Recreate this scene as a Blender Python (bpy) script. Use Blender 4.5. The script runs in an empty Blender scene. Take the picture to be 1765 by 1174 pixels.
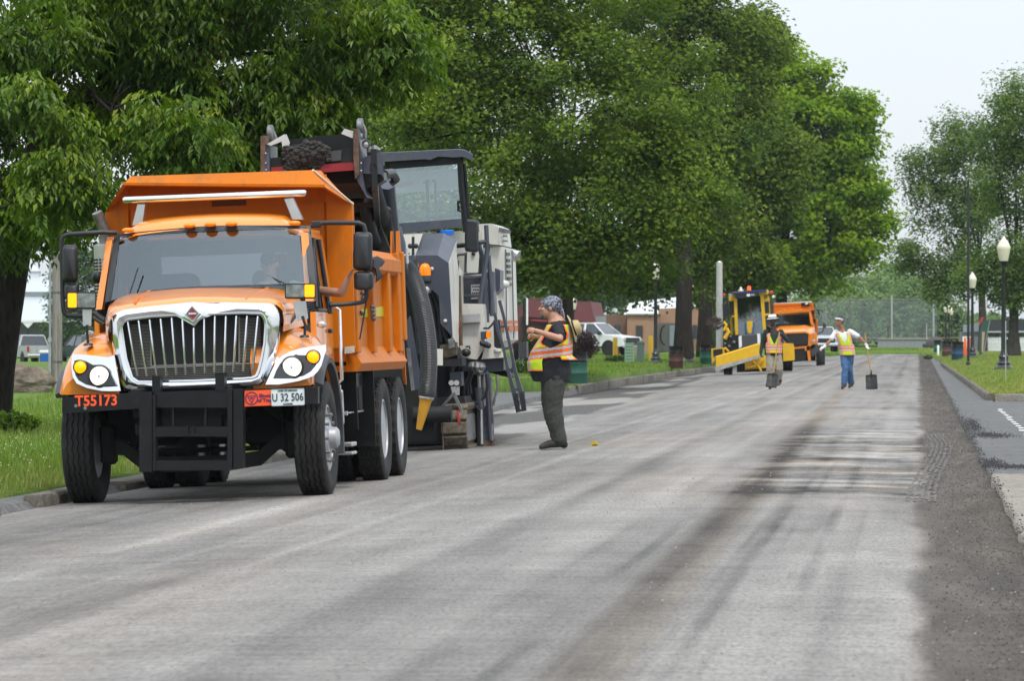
import bpy, bmesh, math, random
import numpy as np
from math import sin, cos, pi, sqrt, radians as R
from mathutils import Vector, Matrix
random.seed(7)
rng = np.random.default_rng(11)
S = bpy.context.scene
C = S.collection
# ---------------------------------------------------------------- camera
FPX, HZ, CX, CAMZ = 7480.0, 580.0, 882.5, 1.37
YAW = math.atan((1583 - CX) / FPX)
cam = bpy.data.cameras.new('camera')
camo = bpy.data.objects.new('camera', cam)
C.objects.link(camo)
cam.sensor_width = 36
cam.lens = FPX / 1765 * 36
cam.clip_start, cam.clip_end = 0.5, 6000
camo.location = (0, 0, CAMZ)
camo.rotation_euler = (R(90) - 7.0 / FPX, 0, YAW)
cam.dof.use_dof = True
cam.dof.focus_distance = 47
cam.dof.aperture_fstop = 9.0
cam.dof.aperture_blades = 7
S.camera = camo
# ---------------------------------------------------------------- sky, sun, exposure
SUN_EL, SUN_AZ = R(62), R(160)           # azimuth clockwise from +Y
w = bpy.data.worlds.new('World')
S.world = w
w.use_nodes = True
nt = w.node_tree
bg = nt.nodes['Background']
sky = nt.nodes.new('ShaderNodeTexSky')
sky.sky_type = 'NISHITA'
sky.sun_disc = False
sky.sun_elevation = SUN_EL
sky.sun_rotation = SUN_AZ
sky.air_density = 1.0
sky.dust_density = 1.2
sky.ozone_density = 1.0
hs = nt.nodes.new('ShaderNodeHueSaturation')
hs.inputs['Saturation'].default_value = 0.42
nt.links.new(sky.outputs[0], hs.inputs['Color'])
cl = nt.nodes.new('ShaderNodeMix')              # thin bright overcast in front of the blue
cl.data_type = 'RGBA'
cl.inputs[0].default_value = 0.72
nt.links.new(hs.outputs[0], cl.inputs[6])
wt_ = nt.nodes.new('ShaderNodeTexCoord')          # an overcast sky grows brighter towards the zenith
sx_ = nt.nodes.new('ShaderNodeSeparateXYZ'); nt.links.new(wt_.outputs['Generated'], sx_.inputs[0])
mr_ = nt.nodes.new('ShaderNodeMapRange'); mr_.inputs[3].default_value = 1.0; mr_.inputs[4].default_value = 2.3
nt.links.new(sx_.outputs['Z'], mr_.inputs[0])
vm_ = nt.nodes.new('ShaderNodeVectorMath'); vm_.operation = 'SCALE'; vm_.inputs[0].default_value = (4.65, 5.05, 5.45)
nt.links.new(mr_.outputs[0], vm_.inputs['Scale']); nt.links.new(vm_.outputs[0], cl.inputs[7])
nt.links.new(cl.outputs[2], bg.inputs[0])
bg.inputs[1].default_value = 0.12
sd = bpy.data.lights.new('sun', 'SUN')
sd.energy = 1.5
sd.angle = R(11)
sd.color = (1, 0.96, 0.9)
so = bpy.data.objects.new('sun', sd)
C.objects.link(so)
sv = Vector((sin(SUN_AZ) * cos(SUN_EL), cos(SUN_AZ) * cos(SUN_EL), sin(SUN_EL)))
so.rotation_euler = sv.to_track_quat('Z', 'Y').to_euler()
so.location = sv * 50
vs = S.view_settings
vs.view_transform = 'Standard'
vs.look = 'None'
vs.exposure = 0.56
vs.gamma = 1
vs.use_curve_mapping = False
S.render.engine = 'CYCLES'
S.cycles.use_denoising = True
S.cycles.max_bounces = 6
S.cycles.transparent_max_bounces = 16
S.cycles.caustics_reflective = False
S.cycles.caustics_refractive = False
# ---------------------------------------------------------------- materials
def nn(nt, t, **kw):
 n = nt.nodes.new(t)
 for k, v in kw.items():
  if k.startswith('_'):
   setattr(n, k[1:], v)
  else:
   n.inputs[k.replace('__', ' ')].default_value = v
 return n
def ramp(nt, fac, stops):
 r = nt.nodes.new('ShaderNodeValToRGB')
 e = r.color_ramp.elements
 while len(e) < len(stops):
  e.new(0.5)
 for i, (p, c) in enumerate(stops):
  e[i].position = p
  e[i].color = (*c, 1) if not isinstance(c, (int, float)) else (c, c, c, 1)
 nt.links.new(fac, r.inputs[0])
 return r.outputs[0]
def mixc(nt, a, b, fac, mode='MIX'):
 m = nt.nodes.new('ShaderNodeMix')
 m.data_type = 'RGBA'
 m.blend_type = mode
 for i, x in ((0, fac), (6, a), (7, b)):
  if hasattr(x, 'is_linked') or isinstance(x, bpy.types.NodeSocket):
   nt.links.new(x, m.inputs[i])
  elif i == 0:
   m.inputs[0].default_value = x
  else:
   m.inputs[i].default_value = (*x, 1) if len(x) == 3 else x
 return m.outputs[2]
def noise(nt, vec, scale, detail=4, rough=.55, stretch=None):
 if stretch:
  mp = nt.nodes.new('ShaderNodeMapping')
  mp.inputs['Scale'].default_value = stretch
  nt.links.new(vec, mp.inputs[0])
  vec = mp.outputs[0]
 n = nn(nt, 'ShaderNodeTexNoise', Scale=scale, Detail=detail, Roughness=rough)
 nt.links.new(vec, n.inputs['Vector'])
 return n.outputs['Fac']
def newmat(name):
 m = bpy.data.materials.new(name)
 m.use_nodes = True
 nt = m.node_tree
 p = nt.nodes['Principled BSDF']
 tc = nt.nodes.new('ShaderNodeTexCoord')
 return m, nt, p, tc.outputs['Object']
def bumpn(nt, p, h, strength, dist=0.01):
 b = nn(nt, 'ShaderNodeBump', Strength=strength, Distance=dist)
 nt.links.new(h, b.inputs['Height'])
 nt.links.new(b.outputs[0], p.inputs['Normal'])
_mc = {}
def mat(name, col, rough=.5, metal=0., var=.12, scale=6, bump=0., bscale=60, dirt=None, dirt_amt=.0, coat=0., spec=.5, emit=None, es=0, dscale=3, streak=None):
 if name in _mc:
  return _mc[name]
 m, nt, p, vec = newmat(name)
 f = noise(nt, vec, scale, 5)
 lo = tuple(c * (1 - var) for c in col)
 hi = tuple(min(1, c * (1 + var)) for c in col)
 c = ramp(nt, f, [(.3, lo), (.7, hi)])
 if dirt:
  g = noise(nt, vec, dscale, 8, .68, streak)
  k = ramp(nt, g, [(.62 - dirt_amt * .3, 0.), (.78 - dirt_amt * .2, min(1., .35 + dirt_amt))])
  c = mixc(nt, c, dirt, k)
 nt.links.new(c, p.inputs['Base Color'])
 p.inputs['Roughness'].default_value = rough
 rr = ramp(nt, f, [(.3, max(0, rough * .85)), (.7, min(1, rough * 1.15))])
 nt.links.new(rr, p.inputs['Roughness'])
 p.inputs['Metallic'].default_value = metal
 p.inputs['Specular IOR Level'].default_value = spec
 p.inputs['Coat Weight'].default_value = coat
 p.inputs['Coat Roughness'].default_value = .08
 p.inputs['Coat IOR'].default_value = 1.7
 if bump:
  bumpn(nt, p, noise(nt, vec, bscale, 3), bump)
 if emit:
  p.inputs['Emission Color'].default_value = (*emit, 1)
  p.inputs['Emission Strength'].default_value = es
 _mc[name] = m
 return m
def glass(name, tint=(.55, .6, .62), refl=.35, rough=.02, transp=.8):
 m = bpy.data.materials.new(name)
 m.use_nodes = True
 nt = m.node_tree
 nt.nodes.remove(nt.nodes['Principled BSDF'])
 out = nt.nodes['Material Output']
 tr = nn(nt, 'ShaderNodeBsdfTransparent', Color=(*tint, 1))
 gl = nn(nt, 'ShaderNodeBsdfGlossy', Color=(.82, .93, 1, 1), Roughness=rough)
 lw = nn(nt, 'ShaderNodeLayerWeight', Blend=.35)
 k = ramp(nt, lw.outputs['Fresnel'], [(0, refl), (1, 1.)])
 mx = nt.nodes.new('ShaderNodeMixShader')
 nt.links.new(k, mx.inputs[0])
 nt.links.new(tr.outputs[0], mx.inputs[1])
 nt.links.new(gl.outputs[0], mx.inputs[2])
 nt.links.new(mx.outputs[0], out.inputs[0])
 return m
M = {}
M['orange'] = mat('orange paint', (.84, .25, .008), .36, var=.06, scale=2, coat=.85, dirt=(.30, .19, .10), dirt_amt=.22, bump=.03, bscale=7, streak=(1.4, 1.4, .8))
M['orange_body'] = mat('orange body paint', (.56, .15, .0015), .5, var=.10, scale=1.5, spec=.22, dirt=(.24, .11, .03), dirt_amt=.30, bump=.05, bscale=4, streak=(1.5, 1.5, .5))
M['chrome'] = mat('chrome', (.82, .83, .85), .09, 1., var=.04, bump=.02, bscale=14)
M['satin'] = mat('satin chrome', (.88, .89, .92), .22, .95, var=.03)
M['alu'] = mat('brushed aluminium', (.62, .62, .62), .35, 1., var=.1, dirt=(.2, .18, .15), dirt_amt=.1)
M['black'] = mat('black paint', (.006, .0065, .008), .4, var=.3, bump=.06, bscale=40, dirt=(.045, .04, .034), dirt_amt=.16, dscale=5, spec=.35)
M['plastic'] = mat('black plastic', (.016, .018, .022), .45, var=.25, bump=.06, bscale=90)
M['grey_plastic'] = mat('grey plastic', (.055, .058, .065), .55, var=.15, bump=.05, bscale=90)
M['dark'] = mat('dark grimy steel', (.007, .007, .0075), .75, var=.5, dirt=(.04, .034, .028), dirt_amt=.2)
M['rubber'] = mat('tyre rubber', (.016, .0155, .015), .85, var=.2, scale=12, bump=.12, bscale=50, dirt=(.11, .10, .09), dirt_amt=.25)
M['rim'] = mat('grey wheel rim', (.42, .43, .45), .45, .3, var=.15, dirt=(.18, .15, .12), dirt_amt=.3)
M['slate'] = mat('slate blue paint', (.050, .058, .082), .42, var=.1, scale=3, coat=.15, dirt=(.11, .10, .09), dirt_amt=.3, bump=.03, bscale=12, streak=(1.6, 1.6, .6))
M['white'] = mat('cream white paint', (.66, .64, .58), .42, var=.04, scale=2, coat=.1, dirt=(.30, .25, .18), dirt_amt=.28, bump=.02, bscale=8, streak=(1.6, 1.6, .45))
M['white_clean'] = mat('white paint', (.8, .8, .8), .35, var=.03, coat=.4)
M['red'] = mat('faded red rubber', (.25, .012, .018), .55, var=.2, dirt=(.05, .03, .03), dirt_amt=.2)
M['rust'] = mat('rusty steel', (.12, .07, .045), .8, var=.5, scale=14, bump=.3, bscale=40, dirt=(.22, .17, .13), dirt_amt=.3)
M['mud'] = mat('muddy track steel', (.13, .105, .075), .85, var=.5, scale=18, bump=.6, bscale=35, dirt=(.035, .03, .025), dirt_amt=.35, dscale=7)
M['worn'] = mat('worn steel', (.2, .2, .2), .5, .6, var=.4, scale=10, dirt=(.08, .06, .05), dirt_amt=.35)
M['amber'] = mat('amber lens', (.85, .2, .0), .2, var=.05, emit=(1, .25, .0), es=.25)
M['amber_lit'] = mat('lit amber lens', (.9, .3, .0), .2, var=.1, scale=25, emit=(1, .33, .0), es=1.1)
M['lamp_lit'] = mat('lit headlamp', (.75, .74, .66), .1, var=.45, scale=26, emit=(1, .90, .66), es=1.0)
M['clear'] = mat('clear lens', (.55, .56, .55), .12, .5, var=.3, scale=18)
M['yellow'] = mat('yellow paint', (.72, .42, .012), .45, var=.08, dirt=(.16, .11, .04), dirt_amt=.22)
M['nozzle'] = mat('yellow nozzle plastic', (.62, .30, .015), .5, var=.12, dirt=(.25, .12, .03), dirt_amt=.25)
M['windshield'] = glass('windshield glass', (.78, .84, .86), .11)
M['side_glass'] = glass('side window glass', (.55, .6, .6), .1)
M['cab_glass'] = glass('cab glass', (.88, .92, .94), .15, .03)
M['interior'] = mat('cab interior', (.20, .21, .22), .8, var=.2)
M['seat'] = mat('seat cloth', (.045, .06, .08), .85, var=.2, bump=.1)
M['skin'] = mat('skin', (.46, .235, .155), .55, var=.12, scale=14, bump=.05, bscale=120)
M['skin_dark'] = mat('dark skin', (.055, .03, .022), .5, var=.15, scale=14)
M['skin_tan'] = mat('tanned skin', (.33, .15, .09), .55, var=.12, scale=14)
M['lime'] = mat('lime mesh fabric', (.50, .66, .02), .8, var=.1, scale=10, bump=.15, bscale=160)
M['vorange'] = mat('orange vest fabric', (.85, .16, .03), .8, var=.08, scale=10, bump=.1, bscale=160)
M['silver'] = mat('reflective tape', (.52, .52, .54), .35, .2, var=.12, scale=15)
M['tee'] = mat('black cotton', (.012, .013, .018), .9, var=.3, scale=9, bump=.25, bscale=22)
M['trouser'] = mat('dark olive trousers', (.042, .046, .038), .9, var=.2, scale=7, bump=.3, bscale=18)
M['boot'] = mat('dusty black boots', (.022, .02, .018), .75, var=.4, scale=18, dirt=(.11, .1, .085), dirt_amt=.3)
M['hair'] = mat('dark hair', (.02, .014, .01), .6, var=.4, scale=30, bump=.4, bscale=60)
M['goatee'] = mat('greying beard', (.13, .11, .095), .8, var=.5, scale=60, bump=.4, bscale=120)
M['straw'] = mat('straw', (.46, .36, .17), .8, var=.2, scale=30, bump=.5, bscale=60)
M['denim'] = mat('blue denim', (.05, .115, .24), .85, var=.25, scale=10, bump=.2, bscale=20)
M['khaki'] = mat('khaki cloth', (.27, .245, .19), .9, var=.15, scale=8, bump=.2, bscale=20)
M['green_shirt'] = mat('dark green shirt', (.012, .03, .022), .9, var=.2)
M['white_cloth'] = mat('white cotton', (.72, .72, .72), .9, var=.06, bump=.2, bscale=20)
M['wood'] = mat('ash wood handle', (.42, .26, .11), .6, var=.2, scale=12)
M['tee_grey'] = mat('pale grey shirt', (.42, .44, .44), .9, var=.1)
M['bandana'] = None
# ---------------------------------------------------------------- mesh builder
class MB:
 def __init__(s):
  s.v, s.f, s.m, s.mi = [], [], [], 0
  s.T = None
 def add(s, vs, fs):
  o = len(s.v)
  for p in vs:
   p = Vector(p)
   s.v.append(s.T @ p if s.T else p)
  for f in fs:
   s.f.append(tuple(i + o for i in f))
   s.m.append(s.mi)
  return s
 def box(s, x0, x1, y0, y1, z0, z1, b=0.0):
  if x0 > x1: x0, x1 = x1, x0
  if y0 > y1: y0, y1 = y1, y0
  if z0 > z1: z0, z1 = z1, z0
  b = min(b, (x1 - x0) * .45, (y1 - y0) * .45, (z1 - z0) * .45)
  if b <= 0:
   v = [(x, y, z) for x in (x0, x1) for y in (y0, y1) for z in (z0, z1)]
   return s.add(v, [(0, 1, 3, 2), (4, 6, 7, 5), (0, 4, 5, 1), (2, 3, 7, 6), (0, 2, 6, 4), (1, 5, 7, 3)])
  v, ix = [], {}
  for i, (x, sx) in enumerate(((x0, 1), (x1, -1))):
   for j, (y, sy) in enumerate(((y0, 1), (y1, -1))):
    for k, (z, sz) in enumerate(((z0, 1), (z1, -1))):
     for a in range(3):
      ix[i, j, k, a] = len(v)
      v.append((x if a == 0 else x + sx * b, y if a == 1 else y + sy * b, z if a == 2 else z + sz * b))
  fs = []
  for i in (0, 1):
   fs.append([ix[i, 0, 0, 0], ix[i, 1, 0, 0], ix[i, 1, 1, 0], ix[i, 0, 1, 0]])
   fs.append([ix[0, i, 0, 1], ix[1, i, 0, 1], ix[1, i, 1, 1], ix[0, i, 1, 1]])
   fs.append([ix[0, 0, i, 2], ix[1, 0, i, 2], ix[1, 1, i, 2], ix[0, 1, i, 2]])
  for i in (0, 1):
   for j in (0, 1):
    fs.append([ix[i, j, 0, 0], ix[i, j, 1, 0], ix[i, j, 1, 1], ix[i, j, 0, 1]])
    fs.append([ix[i, 0, j, 0], ix[i, 1, j, 0], ix[i, 1, j, 2], ix[i, 0, j, 2]])
    fs.append([ix[0, i, j, 1], ix[1, i, j, 1], ix[1, i, j, 2], ix[0, i, j, 2]])
    for k in (0, 1):
     fs.append([ix[i, j, k, 0], ix[i, j, k, 1], ix[i, j, k, 2]])
  return s.add(v, fs)
 def extr(s, pts, vec):
  pts = [Vector(p) for p in pts]
  vec = Vector(vec)
  n = len(pts)
  v = pts + [p + vec for p in pts]
  f = [tuple(range(n)), tuple(range(2 * n - 1, n - 1, -1))]
  f += [(i, (i + 1) % n, n + (i + 1) % n, n + i) for i in range(n)]
  return s.add(v, f)
 def ring(s, outer, inner, vec):
  vec = Vector(vec)
  o, i_ = [Vector(p) for p in outer], [Vector(p) for p in inner]
  n = len(o)
  v = o + i_ + [p + vec for p in o] + [p + vec for p in i_]
  f = []
  for k in range(n):
   l = (k + 1) % n
   f += [(k, l, n + l, n + k), (2 * n + k, 3 * n + k, 3 * n + l, 2 * n + l), (k, 2 * n + k, 2 * n + l, l), (n + k, n + l, 3 * n + l, 3 * n + k)]
  return s.add(v, f)
 def loft(s, rings, close=True, cap=True):
  n = len(rings[0])
  v = [p for r in rings for p in r]
  f = []
  for a in range(len(rings) - 1):
   for k in range(n if close else n - 1):
    l = (k + 1) % n
    f.append((a * n + k, a * n + l, (a + 1) * n + l, (a + 1) * n + k))
  if cap and close:
   f.append(tuple(range(n - 1, -1, -1)))
   f.append(tuple((len(rings) - 1) * n + k for k in range(n)))
  return s.add(v, f)
 def tube(s, pts, r, n=8, cap=True):
  pts = [Vector(p) for p in pts]
  rs = r if isinstance(r, (list, tuple)) else [r] * len(pts)
  rings, up = [], None
  for i, p in enumerate(pts):
   d = (pts[min(i + 1, len(pts) - 1)] - pts[max(i - 1, 0)])
   if d.length < 1e-9: d = Vector((0, 0, 1))
   d.normalize()
   if up is None:
    up = d.orthogonal().normalized()
   else:
    up = (up - d * up.dot(d))
    up = up.normalized() if up.length > 1e-6 else d.orthogonal().normalized()
   w_ = d.cross(up)
   rings.append([p + (up * cos(2 * pi * k / n) + w_ * sin(2 * pi * k / n)) * rs[i] for k in range(n)])
  return s.loft(rings, True, cap)
 def lathe(s, prof, o=(0, 0, 0), ax='z', n=20):
  o = Vector(o)
  rings = []
  for r, h in prof:
   rr = []
   for k in range(n):
    a, b = r * cos(2 * pi * k / n), r * sin(2 * pi * k / n)
    rr.append(o + Vector((a, b, h) if ax == 'z' else (h, a, b) if ax == 'x' else (a, h, b)))
   rings.append(rr)
  return s.loft(rings, True, True)
 def ball(s, c, r, n=12, T=None):
  r = (r, r, r) if isinstance(r, (int, float)) else r
  m = max(4, n // 2)
  v = [Vector((0, 0, -1))]
  for a in range(1, m):
   t = -pi / 2 + pi * a / m
   v += [Vector((cos(t) * cos(2 * pi * k / n), cos(t) * sin(2 * pi * k / n), sin(t))) for k in range(n)]
  v.append(Vector((0, 0, 1)))
  f = []
  for k in range(n):
   l = (k + 1) % n
   f.append((0, 1 + l, 1 + k))
   for a in range(m - 2):
    b = 1 + a * n
    f.append((b + k, b + l, b + n + l, b + n + k))
   b = 1 + (m - 2) * n
   f.append((b + k, b + l, len(v) - 1))
  c = Vector(c)
  out = []
  for p in v:
   q = Vector((p.x * r[0], p.y * r[1], p.z * r[2]))
   if T: q = T @ q
   out.append(c + q)
  return s.add(out, f)
 def cap(s, a, b, ra, rb, n=12):
  s.tube([a, b], [ra, rb], n)
  s.ball(a, ra, n)
  return s.ball(b, rb, n)
 def mesh(s, name, mats, smooth=35, fix=True):
  me = bpy.data.meshes.new(name)
  me.from_pydata(s.v, [], s.f)
  if not isinstance(mats, (list, tuple)): mats = [mats]
  for m in mats: me.materials.append(m)
  if len(mats) > 1:
   me.polygons.foreach_set('material_index', s.m)
  if fix:
   bm = bmesh.new()
   bm.from_mesh(me)
   bmesh.ops.recalc_face_normals(bm, faces=bm.faces)
   bm.to_mesh(me)
   bm.free()
  if smooth:
   me.polygons.foreach_set('use_smooth', [True] * len(me.polygons))
   me.set_sharp_from_angle(angle=R(smooth))
  me.update()
  return me
 def build(s, name, mats, parent=None, smooth=35, fix=True, label=None, kind=None, group=None, cat=None):
  return link(name, s.mesh(name, mats, smooth, fix), parent, label, kind, group, cat)
def link(name, me, parent=None, label=None, kind=None, group=None, cat=None):
 o = bpy.data.objects.new(name, me)
 C.objects.link(o)
 if parent: o.parent = parent
 tag(o, label, cat, group, kind)
 return o
def tag(o, label=None, cat=None, group=None, kind=None):
 if label: o['label'] = label
 if cat: o['category'] = cat
 if group: o['group'] = group
 if kind: o['kind'] = kind
 return o
class Frame:
 """a thing: an Empty at its base plus rays from the camera into its local axes"""
 def __init__(s, name, label, cat, loc, rot=(0, 0, 0), group=None):
  s.e = bpy.data.objects.new(name, None)
  C.objects.link(s.e)
  s.e.location = loc
  s.e.rotation_euler = rot
  s.e.empty_display_size = .2
  tag(s.e, label, cat, group)
  from mathutils import Euler
  s.M = Matrix.Translation(Vector(loc)) @ Euler(rot).to_matrix().to_4x4()
  s.I = s.M.inverted()
  s.o = s.I @ Vector((0, 0, CAMZ))
 def ray(s, px, py):
  return (s.I.to_3x3() @ ray(px, py))
 def y(s, px, py, y):
  d = s.ray(px, py); t = (y - s.o.y) / d.y
  return s.o + d * t
 def x(s, px, py, x):
  d = s.ray(px, py); t = (x - s.o.x) / d.x
  return s.o + d * t
 def ys(s, pts, y):
  return [s.y(a, b, y) for a, b in pts]
 def xs(s, pts, x):
  return [s.x(a, b, x) for a, b in pts]
def ray(px, py):
 r = (px - CX) / FPX
 return Vector((-sin(YAW) + cos(YAW) * r, cos(YAW) + sin(YAW) * r, -(py - HZ) / FPX))
def W(px, py, d):
 return Vector((0, 0, CAMZ)) + ray(px, py) * d
def ground_at(px, d, z=0.):
 p = W(px, HZ, d)
 return Vector((p.x, p.y, z))
def copy_tree(o, parent=None):
 c = o.copy()
 C.objects.link(c)
 if parent: c.parent = parent
 for ch in o.children: copy_tree(ch, c)
 return c
def npmesh(name, v, f, mats, var=None, smooth=False, midx=None):
 """numpy triangles/quads -> mesh"""
 me = bpy.data.meshes.new(name)
 v = np.asarray(v, np.float32); f = np.asarray(f, np.int32)
 k = f.shape[1]
 me.vertices.add(len(v)); me.vertices.foreach_set('co', v.ravel())
 me.loops.add(f.size); me.loops.foreach_set('vertex_index', f.ravel())
 me.polygons.add(len(f))
 me.polygons.foreach_set('loop_start', np.arange(0, f.size, k, dtype=np.int32))
 if midx is not None: me.polygons.foreach_set('material_index', np.asarray(midx, np.int32))
 me.polygons.foreach_set('use_smooth', np.full(len(f), bool(smooth)))
 me.update(calc_edges=True)
 for m in (mats if isinstance(mats, (list, tuple)) else [mats]): me.materials.append(m)
 if var is not None:
  a = me.attributes.new('var', 'FLOAT', 'POINT')
  a.data.foreach_set('value', np.asarray(var, np.float32))
 return me
_txt = {}
def text_mesh(body, size, mat_, ext=.001, sx=1., bold=0.0):
 cu = bpy.data.curves.new('lettering', 'FONT')
 cu.body = body; cu.size = size; cu.extrude = ext; cu.offset = bold
 cu.align_x = 'CENTER'; cu.align_y = 'CENTER'
 cu.resolution_u = 3
 o = bpy.data.objects.new('lettering', cu)
 C.objects.link(o)
 dg = bpy.context.evaluated_depsgraph_get()
 me = bpy.data.meshes.new_from_object(o.evaluated_get(dg))
 bpy.data.objects.remove(o)
 me.transform(Matrix.Diagonal((sx, 1, 1, 1)))
 me.materials.clear(); me.materials.append(mat_)
 return me
def smoothstep(a, b, x):
 t = np.clip((np.asarray(x, float) - a) / (b - a), 0, 1)
 return t * t * (3 - 2 * t)
def softplus(x, k=.35):
 return k * np.logaddexp(0, np.asarray(x, float) / k)
def road_z(x):
 return -.038 * softplus(-(np.asarray(x, float) + 3.1)) - .022 * softplus(np.asarray(x, float) + 1.0)
# ================================================================ ground and road
def vnoise(x, y, seed=0):
 x = np.asarray(x, float); y = np.asarray(y, float)
 g = np.random.default_rng(seed).random((256, 256))
 xi = np.floor(x).astype(int); yi = np.floor(y).astype(int)
 fx = x - xi; fy = y - yi
 fx = fx * fx * (3 - 2 * fx); fy = fy * fy * (3 - 2 * fy)
 a = g[xi % 256, yi % 256]; b = g[(xi + 1) % 256, yi % 256]
 c = g[xi % 256, (yi + 1) % 256]; d = g[(xi + 1) % 256, (yi + 1) % 256]
 return (a * (1 - fx) + b * fx) * (1 - fy) + (c * (1 - fx) + d * fx) * fy
def fbm(x, y, seed=0, oct=4):
 t, a, n = 0, 1., 0
 for o in range(oct):
  t = t + a * vnoise(x * 2 ** o + 17 * o, y * 2 ** o + 31 * o, seed + o); n += a; a *= .55
 return t / n
def grid(name, xs, ys, zf, m, kind='structure', parent=None, attrs=None, smooth=True, xf=None):
 X, Y = np.meshgrid(np.asarray(xs, float), np.asarray(ys, float), indexing='xy')
 if xf is not None: X = xf(X, Y)
 Z = zf(X, Y)
 v = np.stack([X, Y, Z], -1).reshape(-1, 3)
 nx, ny = len(xs), len(ys)
 i = np.arange(ny - 1)[:, None] * nx + np.arange(nx - 1)[None]
 f = np.stack([i, i + 1, i + nx + 1, i + nx], -1).reshape(-1, 4)
 me = npmesh(name, v, f, m, smooth=smooth)
 for k, fn in (attrs or {}).items():
  a = me.attributes.new(k, 'FLOAT', 'POINT')
  a.data.foreach_set('value', fn(X, Y).astype(np.float32).ravel())
 return link(name, me, parent, kind=kind)
def road_left(Y):            # the edge of the milled road widens past the side street
 return -7.92 - 1.55 * smoothstep(62, 112, Y)
def tone(X, Y):
 wob = (fbm(X * 0 + 3, Y * .25, 5, 3) - .5) * .35
 t = .205 + .11 * (fbm(X * 2.3, Y * .05, 1) - .5) + .07 * (fbm(X * 9, Y * .10, 2) - .5) + .06 * (fbm(X * 6, Y * 1.4, 12) - .5)
 t += .07 * (fbm(X * .3, Y * .9, 3) - .5) + .10 * (fbm(X * 1.1, Y * .22, 9, 5) - .5)
 def band(c, w_, s):      # a soft lengthways stripe about x = c
  return np.exp(-((X - c - wob * .25) / w_) ** 2) * s
 br = fbm(X * 1.6, Y * .18, 21, 4)
 near = 1 - smoothstep(45, 80, Y)
 t += band(-5.4, .16, .11) * (1 - smoothstep(36, 46, Y)) * smoothstep(.3, .6, br)
 t += band(-4.1, .07, .05) + band(-4.75, .05, .04) + band(-3.1, .12, .035) + band(-2.3, .3, .03)
 t += band(-.55, .45, .045) * near
 tk = smoothstep(.24, .13, abs(X + 1.42 + .006 * (Y - 30) - wob * .12)) * (.35 + .9 * fbm(X * 24, Y * .05, 37)) * (1 - smoothstep(40, 75, Y))
 t -= .07 * tk
 for c0, w0, s0 in ((-1.13, .020, .05), (-1.02, .03, .05), (-.90, .018, .045), (-.63, .035, .06), (-.40, .02, .04), (-1.72, .03, .05), (-2.05, .025, .035)):
  t -= s0 * smoothstep(w0 * 1.6, w0 * .5, abs(X - c0 - wob * .12)) * smoothstep(.35, .6, fbm(X * 3 + c0 * 9, Y * .22, 38)) * (1 - smoothstep(34, 60, Y))
 t -= band(-1.42 - .006 * (Y - 30), .09 + .0018 * (Y - 20), .065) * smoothstep(.22, .5, br + .12) * (1 - smoothstep(70, 110, Y) * .6)
 t -= band(-1.75, .3, .025) * smoothstep(25, 60, Y) * near
 t -= band(-.66, .10, .075) * smoothstep(.45, .62, fbm(X * 2, Y * .3, 33))
 t -= band(-1.05, .07, .06) * smoothstep(.4, .6, fbm(X * 2, Y * .3, 35)) * near
 t -= band(-2.9, .12, .035) + band(-6.6, .75, .06) * (1 - smoothstep(40, 60, Y))
 # loose dark millings left along the right-hand cut
 e = smoothstep(-.06, .10, X - wob * .30 + .25 * (fbm(X * 3, Y * .45, 41) - .5))
 t = t * (1 - e) + e * (.085 + .08 * (fbm(X * 6, Y * .7, 43) - .5) + .035 * smoothstep(0.1, .45, .45 - abs(X - .3)) * 0)
 # scraped patch with dark and brown cross streaks
 p = smoothstep(36, 39, Y) * (1 - smoothstep(60, 68, Y)) * smoothstep(-2.0, -1.3, X) * (1 - smoothstep(-.05, .12, X))
 st = fbm(X * .9 + 1.3 * fbm(X * .5, Y * .3, 53), Y * 1.5 + 1.1 * fbm(X * .9, Y * .2, 54), 51, 6)
 t -= p * .13 * smoothstep(.48, .62, st) * (.4 + .6 * fbm(X * 14, Y * .4, 55))
 t += p * .12 * smoothstep(.47, .34, st) * (.35 + .9 * fbm(X * 16, Y * .35, 56))
 # cross joints of the last pass
 for yj, s in ((38.3, .10), (49, .05), (72, .05), (84, .05)):
  t -= np.exp(-((Y - yj - (fbm(X * 1.5, Y * 0, 61 + int(yj)) - .5) * 1.6) / (.012 * yj)) ** 2) * s * smoothstep(-2.1, -1.5, X) * (1 - smoothstep(-.2, .2, X))
 # darker strip left of the fresh cut beyond the milling machine
 bl = -5.75 - .022 * (Y - 58)
 dk = smoothstep(.10, -.12, X - bl - wob) * smoothstep(54, 58, Y)
 lt = smoothstep(.52, .62, fbm(X * .8, Y * .10, 71, 4))
 t = t * (1 - dk) + dk * (.085 + .16 * lt)
 t -= .05 * smoothstep(.3, 0, abs(X - road_left(Y) - .25)) 
 t -= .03 * smoothstep(95, 170, Y)
 return np.clip(t, .035, .5)
def brown(X, Y):
 p = smoothstep(36, 40, Y) * (1 - smoothstep(58, 66, Y)) * smoothstep(-1.9, -1.3, X) * (1 - smoothstep(-.1, .1, X))
 return .4 * smoothstep(.22, .10, abs(X + 1.42 + .006 * (Y - 30))) + p * smoothstep(.55, .68, fbm(X * .9, Y * .8, 81, 4)) * .7 + .5 * smoothstep(-.1, .1, X) + .22 * smoothstep(.5, .75, fbm(X * .5, Y * .07, 83))
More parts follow.
